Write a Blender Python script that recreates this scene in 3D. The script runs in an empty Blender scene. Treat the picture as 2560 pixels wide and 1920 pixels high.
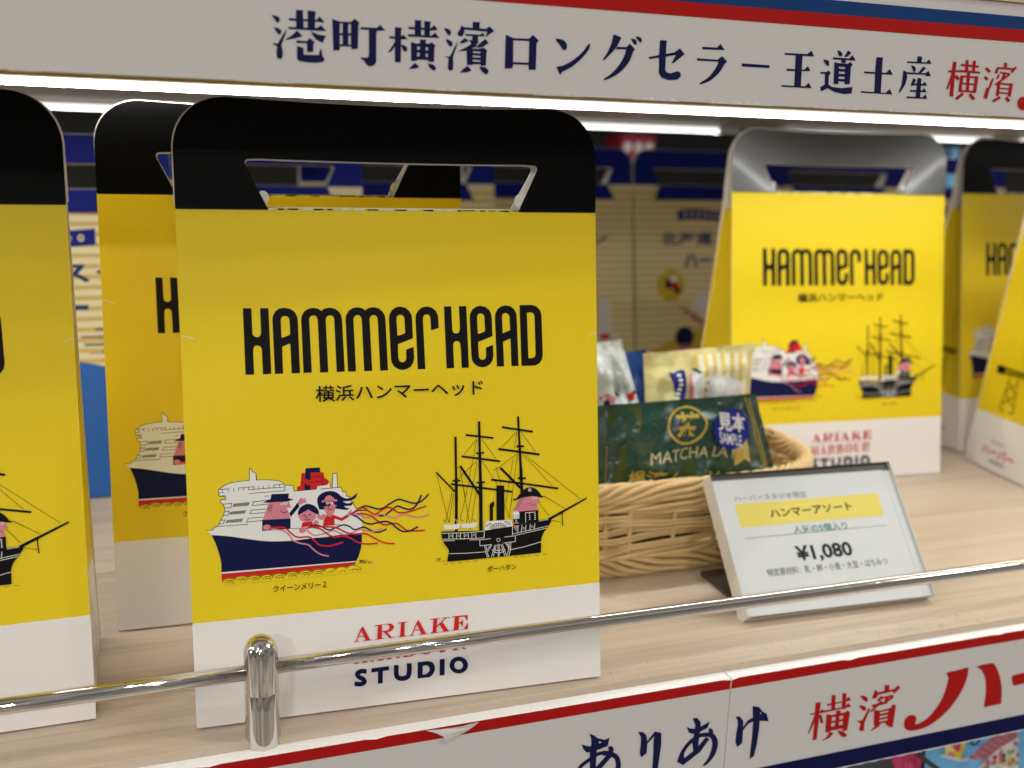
import bpy, bmesh, math, random
from mathutils import Vector, Matrix
from mathutils.geometry import tessellate_polygon

random.seed(7)
scene = bpy.context.scene
COL = scene.collection
rad = math.radians

# ------------------------------------------------------------------ camera
cam_d = bpy.data.cameras.new("camera")
cam = bpy.data.objects.new("camera", cam_d)
COL.objects.link(cam)
scene.camera = cam
cr = Vector((0.94066796, -0.33808835, 0.02898367))
cd = Vector((-0.04986844, -0.22222474, -0.97371931))
cf = Vector((0.33564404, 0.91450119, -0.22589963))
cam.matrix_world = Matrix(((cr.x, -cd.x, -cf.x, -0.012809), (cr.y, -cd.y, -cf.y, -0.348793), (cr.z, -cd.z, -cf.z, 0.214505), (0, 0, 0, 1)))
cam_d.sensor_width = 36.0
cam_d.lens = 36.0 * 2595.52 / 2560.0
cam_d.clip_start = 0.01
cam_d.clip_end = 50
cam_d.dof.use_dof = True
cam_d.dof.focus_distance = 0.398
cam_d.dof.aperture_fstop = 8.4

# ------------------------------------------------------------------ shop light around the shelf
scene.view_settings.view_transform = 'Standard'
scene.view_settings.look = 'None'
scene.view_settings.exposure = 0.0
scene.view_settings.gamma = 1.0
world = bpy.data.worlds.new("World")
scene.world = world
world.use_nodes = True
wn = world.node_tree.nodes
wl = world.node_tree.links
wn.clear()
w_out = wn.new('ShaderNodeOutputWorld')
w_bg = wn.new('ShaderNodeBackground')
w_tc = wn.new('ShaderNodeTexCoord')
w_vor = wn.new('ShaderNodeTexVoronoi')
w_vor.inputs['Scale'].default_value = 5.5
w_vor.inputs['Randomness'].default_value = 0.9
w_rmp = wn.new('ShaderNodeValToRGB')
w_rmp.color_ramp.elements[0].position = 0.120
w_rmp.color_ramp.elements[0].color = (1, 1, 1, 1)
w_rmp.color_ramp.elements[1].position = 0.135
w_rmp.color_ramp.elements[1].color = (0, 0, 0, 1)
w_sep = wn.new('ShaderNodeSeparateXYZ')
w_up = wn.new('ShaderNodeMapRange')          # lamps only in the upper part of the shop
w_up.inputs['From Min'].default_value = 0.12
w_up.inputs['From Max'].default_value = 0.2
w_dn = wn.new('ShaderNodeMapRange')          # and not straight overhead
w_dn.inputs['From Min'].default_value = 0.80
w_dn.inputs['From Max'].default_value = 0.60
w_ml2 = wn.new('ShaderNodeMath')
w_ml2.operation = 'MULTIPLY'
w_mul = wn.new('ShaderNodeMath')
w_mul.operation = 'MULTIPLY'
w_grad = wn.new('ShaderNodeValToRGB')        # floor, shelves, ceiling of the shop
e = w_grad.color_ramp.elements
e[0].position = 0.0
e[0].color = (0.24, 0.21, 0.17, 1)
e[1].position = 1.0
e[1].color = (0.16, 0.15, 0.14, 1)
x1 = e.new(0.40); x1.color = (0.10, 0.09, 0.08, 1)
x2 = e.new(0.56); x2.color = (0.075, 0.07, 0.065, 1)
w_map = wn.new('ShaderNodeMapRange')
w_map.inputs['From Min'].default_value = -1.0
w_noi = wn.new('ShaderNodeTexNoise')
w_noi.inputs['Scale'].default_value = 3.2
w_noi.inputs['Detail'].default_value = 4.0
w_nr = wn.new('ShaderNodeMapRange')
w_nr.inputs['From Min'].default_value = 0.35
w_nr.inputs['From Max'].default_value = 0.65
w_nr.inputs['To Min'].default_value = 0.35
w_nr.inputs['To Max'].default_value = 1.55
w_m2 = wn.new('ShaderNodeMixRGB')
w_m2.blend_type = 'MULTIPLY'
w_m2.inputs['Fac'].default_value = 1.0
w_add = wn.new('ShaderNodeMixRGB')
w_add.blend_type = 'ADD'
w_add.inputs['Fac'].default_value = 1.0
w_sc = wn.new('ShaderNodeMixRGB')
w_sc.blend_type = 'MULTIPLY'
w_sc.inputs['Fac'].default_value = 1.0
w_sc.inputs['Color2'].default_value = (156.0, 152.0, 146.0, 1)
wl.new(w_tc.outputs['Generated'], w_vor.inputs['Vector'])
wl.new(w_tc.outputs['Generated'], w_sep.inputs['Vector'])
wl.new(w_tc.outputs['Generated'], w_noi.inputs['Vector'])
wl.new(w_vor.outputs['Distance'], w_rmp.inputs['Fac'])
wl.new(w_sep.outputs['Z'], w_up.inputs['Value'])
wl.new(w_sep.outputs['Z'], w_map.inputs['Value'])
wl.new(w_map.outputs['Result'], w_grad.inputs['Fac'])
wl.new(w_noi.outputs['Fac'], w_nr.inputs['Value'])
wl.new(w_grad.outputs['Color'], w_m2.inputs['Color1'])
wl.new(w_nr.outputs['Result'], w_m2.inputs['Color2'])
wl.new(w_rmp.outputs['Color'], w_mul.inputs[0])
wl.new(w_sep.outputs['Z'], w_dn.inputs['Value'])
wl.new(w_up.outputs['Result'], w_ml2.inputs[0])
wl.new(w_dn.outputs['Result'], w_ml2.inputs[1])
wl.new(w_ml2.outputs['Value'], w_mul.inputs[1])
wl.new(w_mul.outputs['Value'], w_sc.inputs['Color1'])
wl.new(w_m2.outputs['Color'], w_add.inputs['Color1'])
wl.new(w_sc.outputs['Color'], w_add.inputs['Color2'])
wl.new(w_add.outputs['Color'], w_bg.inputs['Color'])
wl.new(w_bg.outputs['Background'], w_out.inputs['Surface'])
w_bg.inputs['Strength'].default_value = AMBIENT = 2.2
LED_POWER = 41.0
BACK_LED_POWER = 20.0

# ------------------------------------------------------------------ materials
def mat(name, col, rough=0.5, spec=0.5, metal=0.0, emit=0.0, coat=0.0, bump=None, mottle=0.0, sss=0.0):
    m = bpy.data.materials.new(name)
    m.use_nodes = True
    nt = m.node_tree
    b = nt.nodes['Principled BSDF']
    b.inputs['Base Color'].default_value = (*col, 1)
    b.inputs['Roughness'].default_value = rough
    b.inputs['Specular IOR Level'].default_value = spec
    b.inputs['Metallic'].default_value = metal
    b.inputs['Coat Weight'].default_value = coat
    b.inputs['Coat Roughness'].default_value = 0.12
    if emit:
        b.inputs['Emission Color'].default_value = (*col, 1)
        b.inputs['Emission Strength'].default_value = emit
    tc = nt.nodes.new('ShaderNodeTexCoord')
    if bump:
        n = nt.nodes.new('ShaderNodeTexNoise')
        n.inputs['Scale'].default_value = bump[0]
        n.inputs['Detail'].default_value = 5
        bp = nt.nodes.new('ShaderNodeBump')
        bp.inputs['Strength'].default_value = bump[1]
        bp.inputs['Distance'].default_value = bump[2]
        nt.links.new(tc.outputs['Object'], n.inputs['Vector'])
        nt.links.new(n.outputs['Fac'], bp.inputs['Height'])
        nt.links.new(bp.outputs['Normal'], b.inputs['Normal'])
    if mottle:
        n2 = nt.nodes.new('ShaderNodeTexNoise')
        n2.inputs['Scale'].default_value = 900
        n2.inputs['Detail'].default_value = 3
        mr = nt.nodes.new('ShaderNodeMapRange')
        mr.inputs['To Min'].default_value = 1 - mottle
        mr.inputs['To Max'].default_value = 1 + mottle
        mx = nt.nodes.new('ShaderNodeMixRGB')
        mx.blend_type = 'MULTIPLY'
        mx.inputs['Fac'].default_value = 1
        mx.inputs['Color1'].default_value = (*col, 1)
        nt.links.new(tc.outputs['Object'], n2.inputs['Vector'])
        nt.links.new(n2.outputs['Fac'], mr.inputs['Value'])
        nt.links.new(mr.outputs['Result'], mx.inputs['Color2'])
        nt.links.new(mx.outputs['Color'], b.inputs['Base Color'])
    return m

PAPER = dict(rough=0.45, spec=0.25, bump=(700, 0.08, 0.0006), mottle=0.035)
M = {
    'yellow': mat('yellow_card', (0.77, 0.575, 0.012), **PAPER),
    'paper': mat('white_card', (0.78, 0.75, 0.71), **PAPER),
    'black_card': mat('black_card', (0.003, 0.003, 0.003), rough=0.45, spec=0.06, bump=(60, 0.05, 0.002), mottle=0.2),
    'black_sheen': mat('black_card_sheen', (0.012, 0.012, 0.013), rough=0.46, spec=1.0, coat=0.3, bump=(40, 0.15, 0.004), mottle=0.2),  # same black card, paler and glossier to put a sheen on one handle
    'navy': mat('navy_ink', (0.005, 0.007, 0.05), rough=0.55, spec=0.12),
    'black': mat('black_ink', (0.004, 0.003, 0.003), rough=0.55, spec=0.15),
    'red': mat('red_ink', (0.55, 0.012, 0.012), rough=0.5, spec=0.25),
    'white': mat('white_ink', (0.76, 0.75, 0.70), rough=0.42),
    'pink': mat('pink_ink', (0.62, 0.20, 0.25), rough=0.42),
    'grey_ink': mat('grey_ink', (0.12, 0.12, 0.12), rough=0.5),
    'green_ink': mat('green_ink', (0.01, 0.22, 0.16), rough=0.5),
    'blue_card': mat('blue_card', (0.002, 0.010, 0.22), rough=0.5, spec=0.15),
    'cream': mat('cream_card', (0.74, 0.67, 0.44), rough=0.45, mottle=0.05),
    'cream_dark': mat('cream_stripe', (0.58, 0.43, 0.13), rough=0.45),
    'ochre': mat('ochre_ink', (0.55, 0.40, 0.02), rough=0.45),
    'sea_blue': mat('sea_blue_ink', (0.012, 0.11, 0.42), rough=0.45),
    'sky_blue': mat('sky_blue_ink', (0.16, 0.47, 0.78), rough=0.35),
    'ship_white': mat('ship_white_ink', (0.66, 0.66, 0.66), rough=0.45),
    'gold': mat('gold_ink', (0.62, 0.45, 0.08), rough=0.3, metal=0.2),
    'pale_gold': mat('pale_gold_ink', (0.66, 0.58, 0.34), rough=0.35),
    'olive': mat('olive_ink', (0.05, 0.075, 0.012), rough=0.25),
    'green_film': mat('green_film', (0.005, 0.060, 0.036), rough=0.09, spec=0.7, coat=0.8, bump=(70, 0.7, 0.010)),
    'white_film': mat('white_film', (0.74, 0.80, 0.80), rough=0.25, bump=(55, 0.55, 0.010)),
    'yellow_film': mat('yellow_film', (0.82, 0.72, 0.32), rough=0.25, bump=(60, 0.45, 0.008)),
    'yellow_stripe': mat('yellow_stripe_ink', (0.80, 0.60, 0.14), rough=0.3),
    'pale_film': mat('pale_film', (0.86, 0.83, 0.62), rough=0.3),
    'navy_film': mat('navy_film', (0.008, 0.045, 0.20), rough=0.3),
    'sticker_blue': mat('sticker_blue', (0.006, 0.012, 0.24), rough=0.25),
    'sign_white': mat('sign_white', (0.545, 0.525, 0.510), rough=0.45, spec=0.25, bump=(400, 0.05, 0.0005), mottle=0.04),
    'sign_red': mat('sign_red', (0.36, 0.006, 0.004), rough=0.55, spec=0.12),
    'sign_navy': mat('sign_navy', (0.002, 0.004, 0.050), rough=0.55, spec=0.10),
    'sign_blue': mat('sign_blue', (0.003, 0.035, 0.14), rough=0.55, spec=0.15),
    'foam': mat('white_foam', (0.80, 0.79, 0.76), rough=0.8, bump=(1500, 0.5, 0.0004), mottle=0.12),
    'tape': mat('torn_tape', (0.60, 0.58, 0.54), rough=0.3, bump=(300, 0.4, 0.001)),
    'underside': mat('shelf_underside', (0.46, 0.47, 0.49), rough=0.33, mottle=0.1),
    'lip': mat('shelf_lip', (0.50, 0.40, 0.24), rough=0.5),
    'dark': mat('dark_panel', (0.022, 0.022, 0.022), rough=0.6),
    'red_pack': mat('red_pack', (0.30, 0.008, 0.03), rough=0.35),
    'acrylic_edge': mat('acrylic_edge', (0.72, 0.71, 0.66), rough=0.15, spec=0.6, coat=0.5),
    'acrylic_back': mat('acrylic_back', (0.50, 0.49, 0.46), rough=0.3),
    'acrylic_refraction': mat('acrylic_refraction', (0.09, 0.085, 0.075), rough=0.2),  # dark colour imitates refraction along the top of the clear block
    'label_white': mat('label_white', (0.68, 0.69, 0.70), rough=0.55),
    'label_yellow': mat('label_yellow', (0.80, 0.66, 0.11), rough=0.55),
    'foot_dark': mat('dark_plastic', (0.035, 0.030, 0.026), rough=0.3),
    'wicker': mat('wicker', (0.66, 0.46, 0.21), rough=0.45, bump=(260, 0.2, 0.001), mottle=0.15),
    'led': mat('led_diffuser', (1.0, 0.995, 0.975), rough=0.5, emit=LED_POWER),
    'led_side': mat('led_diffuser_side', (1.0, 0.99, 0.96), rough=0.5, emit=1.5),
    'led_rear': mat('led_diffuser_rear', (1.0, 0.99, 0.97), rough=0.5, emit=11.0),
    'led_back': mat('led_diffuser_back', (0.96, 0.99, 1.0), rough=0.5, emit=BACK_LED_POWER),
    'led_cap': mat('led_end_cap', (0.75, 0.78, 0.78), rough=0.2, bump=(500, 0.8, 0.002)),
    'pink_pack': mat('pink_pack', (0.62, 0.05, 0.16), rough=0.3),
    'dusty_rose': mat('dusty_rose', (0.42, 0.13, 0.15), rough=0.35),
    'lime': mat('lime_ink', (0.32, 0.46, 0.10), rough=0.35),
    'grey_film': mat('grey_film', (0.06, 0.075, 0.085), rough=0.25, bump=(60, 0.3, 0.004)),
}

def chrome_mat():
    m = mat('chrome', (0.68, 0.66, 0.63), rough=0.07, metal=1.0)
    nt = m.node_tree
    b = nt.nodes['Principled BSDF']
    tc = nt.nodes.new('ShaderNodeTexCoord')
    n = nt.nodes.new('ShaderNodeTexNoise')
    n.inputs['Scale'].default_value = 700
    n.inputs['Detail'].default_value = 6
    r = nt.nodes.new('ShaderNodeMapRange')
    r.inputs['From Min'].default_value = 0.52
    r.inputs['From Max'].default_value = 0.75
    r.inputs['To Min'].default_value = 0.09
    r.inputs['To Max'].default_value = 0.20
    nt.links.new(tc.outputs['Object'], n.inputs['Vector'])
    nt.links.new(n.outputs['Fac'], r.inputs['Value'])
    nt.links.new(r.outputs['Result'], b.inputs['Roughness'])
    return m
M['chrome'] = chrome_mat()

def wood_mat():
    m = mat('pale_ash_wood', (0.5, 0.4, 0.3), rough=0.42, spec=0.35)
    nt = m.node_tree
    b = nt.nodes['Principled BSDF']
    tc = nt.nodes.new('ShaderNodeTexCoord')
    mp = nt.nodes.new('ShaderNodeMapping')
    mp.inputs['Scale'].default_value = (2.2, 95, 40)
    mp.inputs['Rotation'].default_value = (0, 0, 0.012)
    n = nt.nodes.new('ShaderNodeTexNoise')
    n.inputs['Scale'].default_value = 1.0
    n.inputs['Detail'].default_value = 7
    n.inputs['Roughness'].default_value = 0.62
    n.inputs['Distortion'].default_value = 0.5
    mp2 = nt.nodes.new('ShaderNodeMapping')
    mp2.inputs['Scale'].default_value = (14, 520, 200)
    n2 = nt.nodes.new('ShaderNodeTexNoise')
    n2.inputs['Scale'].default_value = 1.0
    n2.inputs['Detail'].default_value = 4
    ad = nt.nodes.new('ShaderNodeMath')
    ad.operation = 'MULTIPLY_ADD'
    ad.inputs[1].default_value = 0.45
    cr_ = nt.nodes.new('ShaderNodeValToRGB')
    el = cr_.color_ramp.elements
    el[0].position = 0.52
    el[0].color = (0.42, 0.325, 0.235, 1)
    el[1].position = 0.92
    el[1].color = (0.57, 0.47, 0.365, 1)
    mid = el.new(0.70); mid.color = (0.515, 0.41, 0.31, 1)
    bp = nt.nodes.new('ShaderNodeBump')
    bp.inputs['Strength'].default_value = 0.25
    bp.inputs['Distance'].default_value = 0.0004
    L = nt.links.new
    L(tc.outputs['Object'], mp.inputs['Vector']); L(mp.outputs['Vector'], n.inputs['Vector'])
    L(tc.outputs['Object'], mp2.inputs['Vector']); L(mp2.outputs['Vector'], n2.inputs['Vector'])
    L(n2.outputs['Fac'], ad.inputs[0]); L(n.outputs['Fac'], ad.inputs[2])
    L(ad.outputs['Value'], cr_.inputs['Fac']); L(cr_.outputs['Color'], b.inputs['Base Color'])
    L(ad.outputs['Value'], bp.inputs['Height']); L(bp.outputs['Normal'], b.inputs['Normal'])
    return m
M['wood'] = wood_mat()

def clear_mat():
    m = bpy.data.materials.new('clear_acrylic')
    m.use_nodes = True
    nt = m.node_tree
    nt.nodes.clear()
    o = nt.nodes.new('ShaderNodeOutputMaterial')
    mx = nt.nodes.new('ShaderNodeMixShader')
    lw = nt.nodes.new('ShaderNodeLayerWeight')
    pw = nt.nodes.new('ShaderNodeMath'); pw.operation = 'POWER'; pw.inputs[1].default_value = 5
    ma = nt.nodes.new('ShaderNodeMath'); ma.operation = 'MULTIPLY_ADD'; ma.inputs[1].default_value = 0.9; ma.inputs[2].default_value = 0.045
    nt.links.new(lw.outputs['Facing'], pw.inputs[0])
    nt.links.new(pw.outputs['Value'], ma.inputs[0])
    t = nt.nodes.new('ShaderNodeBsdfTransparent')
    t.inputs['Color'].default_value = (0.97, 0.98, 0.97, 1)
    g = nt.nodes.new('ShaderNodeBsdfGlossy')
    g.inputs['Roughness'].default_value = 0.03
    nt.links.new(ma.outputs['Value'], mx.inputs['Fac'])
    nt.links.new(t.outputs['BSDF'], mx.inputs[1])
    nt.links.new(g.outputs['BSDF'], mx.inputs[2])
    nt.links.new(mx.outputs['Shader'], o.inputs['Surface'])
    return m
M['clear'] = clear_mat()

# ------------------------------------------------------------------ mesh builder
class MB:
    def __init__(self):
        self.v = []; self.f = []; self.m = []; self.mats = []; self.sm = []
    def mi(self, m):
        if m not in self.mats:
            self.mats.append(m)
        return self.mats.index(m)
    def face(self, pts, m, smooth=False):
        k = len(self.v)
        self.v += [tuple(p) for p in pts]
        self.f.append(tuple(range(k, k + len(pts))))
        self.m.append(self.mi(m)); self.sm.append(smooth)
    def grid(self, fn, nu, nv, m, smooth=True, flip=False, mfn=None):
        k = len(self.v)
        for j in range(nv + 1):
            for i in range(nu + 1):
                self.v.append(tuple(fn(i / nu, j / nv)))
        for j in range(nv):
            for i in range(nu):
                a = k + j * (nu + 1) + i
                q = (a, a + 1, a + nu + 2, a + nu + 1)
                self.f.append(q[::-1] if flip else q)
                self.m.append(self.mi(mfn(i / nu + .5 / nu, j / nv + .5 / nv) if mfn else m)); self.sm.append(smooth)
    def box(self, a, b, m):
        (x0, y0, z0), (x1, y1, z1) = a, b
        P = [(x0, y0, z0), (x1, y0, z0), (x1, y1, z0), (x0, y1, z0), (x0, y0, z1), (x1, y0, z1), (x1, y1, z1), (x0, y1, z1)]
        ms = m if isinstance(m, (list, tuple)) else [m] * 6   # bottom, top, front, right, back, left
        for q, mm in zip(((0, 3, 2, 1), (4, 5, 6, 7), (0, 1, 5, 4), (1, 2, 6, 5), (2, 3, 7, 6), (3, 0, 4, 7)), ms):
            self.face([P[i] for i in q], mm)
    def tube(self, pts, r, m, n=8, closed=False, caps=True):
        k = len(self.v); N = len(pts); pts = [Vector(p) for p in pts]
        up = Vector((0, 0, 1)); prev = None
        for i in range(N):
            if closed:
                t = pts[(i + 1) % N] - pts[i - 1]
            else:
                t = pts[min(i + 1, N - 1)] - pts[max(i - 1, 0)]
            t.normalize()
            ref = prev if prev is not None else (up if abs(t.z) < .9 else Vector((1, 0, 0)))
            a = (ref - t * ref.dot(t)).normalized(); prev = a
            b = t.cross(a)
            rr = r[i] if isinstance(r, (list, tuple)) else r
            for j in range(n):
                an = 2 * math.pi * j / n
                self.v.append(tuple(pts[i] + (a * math.cos(an) + b * math.sin(an)) * rr))
        for i in range(N if closed else N - 1):
            for j in range(n):
                p = k + i * n; q = k + ((i + 1) % N) * n
                self.f.append((p + j, p + (j + 1) % n, q + (j + 1) % n, q + j))
                self.m.append(self.mi(m)); self.sm.append(True)
        if caps and not closed:
            self.f.append(tuple(k + j for j in range(n))[::-1]); self.m.append(self.mi(m)); self.sm.append(False)
            self.f.append(tuple(k + (N - 1) * n + j for j in range(n))); self.m.append(self.mi(m)); self.sm.append(False)
    def tri(self, a, b, c, m, fn, step, depth=0):
        e = (math.hypot(a[0] - b[0], a[1] - b[1]), math.hypot(b[0] - c[0], b[1] - c[1]), math.hypot(c[0] - a[0], c[1] - a[1]))
        k = e.index(max(e))
        if e[k] > step and depth < 9:
            if k == 1: a, b, c = b, c, a
            elif k == 2: a, b, c = c, a, b
            mid = ((a[0] + b[0]) / 2, (a[1] + b[1]) / 2)
            self.tri(a, mid, c, m, fn, step, depth + 1); self.tri(mid, b, c, m, fn, step, depth + 1)
        else:
            self.face([fn(*a), fn(*b), fn(*c)], m)
    def poly(self, loops, m, fn, step=9.0):
        """flat outline with holes, cut fine enough to follow a curved sheet"""
        loops = [l for l in loops if len(l) > 2]
        flat = [p for l in loops for p in l]
        for t in tessellate_polygon([[Vector((p[0], p[1], 0)) for p in l] for l in loops]):
            a, b, c = (flat[i] for i in t)
            if (b[0] - a[0]) * (c[1] - a[1]) - (b[1] - a[1]) * (c[0] - a[0]) < 0:
                b, c = c, b
            self.tri(a, b, c, m, fn, step)
    def build(self, name, parent=None):
        me = bpy.data.meshes.new(name)
        me.from_pydata(self.v, [], self.f)
        for m in self.mats:
            me.materials.append(m)
        for p, mi, s in zip(me.polygons, self.m, self.sm):
            p.material_index = mi; p.use_smooth = s
        me.update()
        o = bpy.data.objects.new(name, me)
        COL.objects.link(o)
        if parent:
            o.parent = parent
        return o

def thing(name, label, cat, loc=(0, 0, 0), rz=0, group=None):
    o = bpy.data.objects.new(name, None)
    o.empty_display_size = 0.02
    COL.objects.link(o)
    o.location = loc; o.rotation_euler = (0, 0, rz)
    o['label'] = label; o['category'] = cat
    if group:
        o['group'] = group
    return o
def tag(o, label, cat, group=None):
    o['label'] = label; o['category'] = cat
    if group:
        o['group'] = group
    return o
def structure(o):
    o['kind'] = 'structure'
    return o
def dup(root, loc, rz, label):
    r = root.copy(); COL.objects.link(r)
    r.location = loc; r.rotation_euler = (0, 0, rz); r['label'] = label
    for ch in list(root.children):
        c = ch.copy(); COL.objects.link(c); c.parent = r
        for g in list(ch.children):
            d = g.copy(); COL.objects.link(d); d.parent = c
    return r
def bevel(o, w, seg=2):
    md = o.modifiers.new('bevel', 'BEVEL'); md.width = w; md.segments = seg; md.limit_method = 'ANGLE'
    return o

# ------------------------------------------------------------------ print helpers
INK = ['navy', 'black', 'red', 'white', 'pink', 'yellow']
def decode(s):
    out = []
    for it in s.split(';'):
        h, d = it[:2], it[2:]
        loops = [[tuple(int(c) * 1e-5 for c in q.split(' ')) for q in p.split(',')] for p in d.split('|')]
        out.append((int(h[0]), INK[int(h[1])], loops))
    return out
def print_art(mb, items, fn, h0, dh, swap=None, step=9.0):
    """fn(u, v, h) -> point; painter's order, each shape a hair above the last"""
    for i, (t, c, loops) in enumerate(items):
        m = M[(swap or {}).get(c, c)]
        h = h0 + dh * i
        if t == 0:
            mb.poly(loops, m, lambda u, v: fn(u, v, h), step)
        else:
            l, r = loops
            for k in range(len(l) - 1):
                mb.face([fn(*l[k], h), fn(*l[k + 1], h), fn(*r[k + 1], h), fn(*r[k], h)], m)
_text = {}
def text_mesh(s, bold):
    key = (s, bold)
    if key not in _text:
        c = bpy.data.curves.new('lettering', 'FONT')
        c.body = s; c.offset = bold; c.resolution_u = 3
        o = bpy.data.objects.new('lettering', c)
        COL.objects.link(o)
        bpy.context.view_layer.update()
        me = bpy.data.meshes.new_from_object(o)
        vs = [(v.co.x, v.co.y) for v in me.vertices]
        fs = [tuple(p.vertices) for p in me.polygons]
        bpy.data.objects.remove(o); bpy.data.curves.remove(c); bpy.data.meshes.remove(me)
        x0 = min(v[0] for v in vs); x1 = max(v[0] for v in vs); y0 = min(v[1] for v in vs); y1 = max(v[1] for v in vs)
        _text[key] = ([((x - x0) / (x1 - x0), (y - y0) / (y1 - y0)) for x, y in vs], fs)
    return _text[key]
def put_text(mb, s, rect, m, fn, bold=0.0, slant=0.0, arc=0.0, step=None):
    """rect = u0, v0, u1, v1 of the lettering on the surface fn(u, v)"""
    vs, fs = text_mesh(s, bold)
    u0, v0, u1, v1 = rect
    if step:
        P2 = [(u0 + (u1 - u0) * x, v0 + (v1 - v0) * y + slant * x + arc * 4 * x * (1 - x)) for x, y in vs]
        for f in fs:
            for q in range(1, len(f) - 1):
                mb.tri(P2[f[0]], P2[f[q]], P2[f[q + 1]], m, fn, step)
        return
    k = len(mb.v)
    for x, y in vs:
        v = v0 + (v1 - v0) * y + slant * x + arc * 4 * x * (1 - x)
        mb.v.append(tuple(fn(u0 + (u1 - u0) * x, v)))
    mi = mb.mi(m)
    for f in fs:
        mb.f.append(tuple(k + i for i in f)); mb.m.append(mi); mb.sm.append(False)
def disc(cx, cy, rx, ry, n=28):
    return [(cx + rx * math.cos(2 * math.pi * i / n), cy + ry * math.sin(2 * math.pi * i / n)) for i in range(n)]

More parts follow.
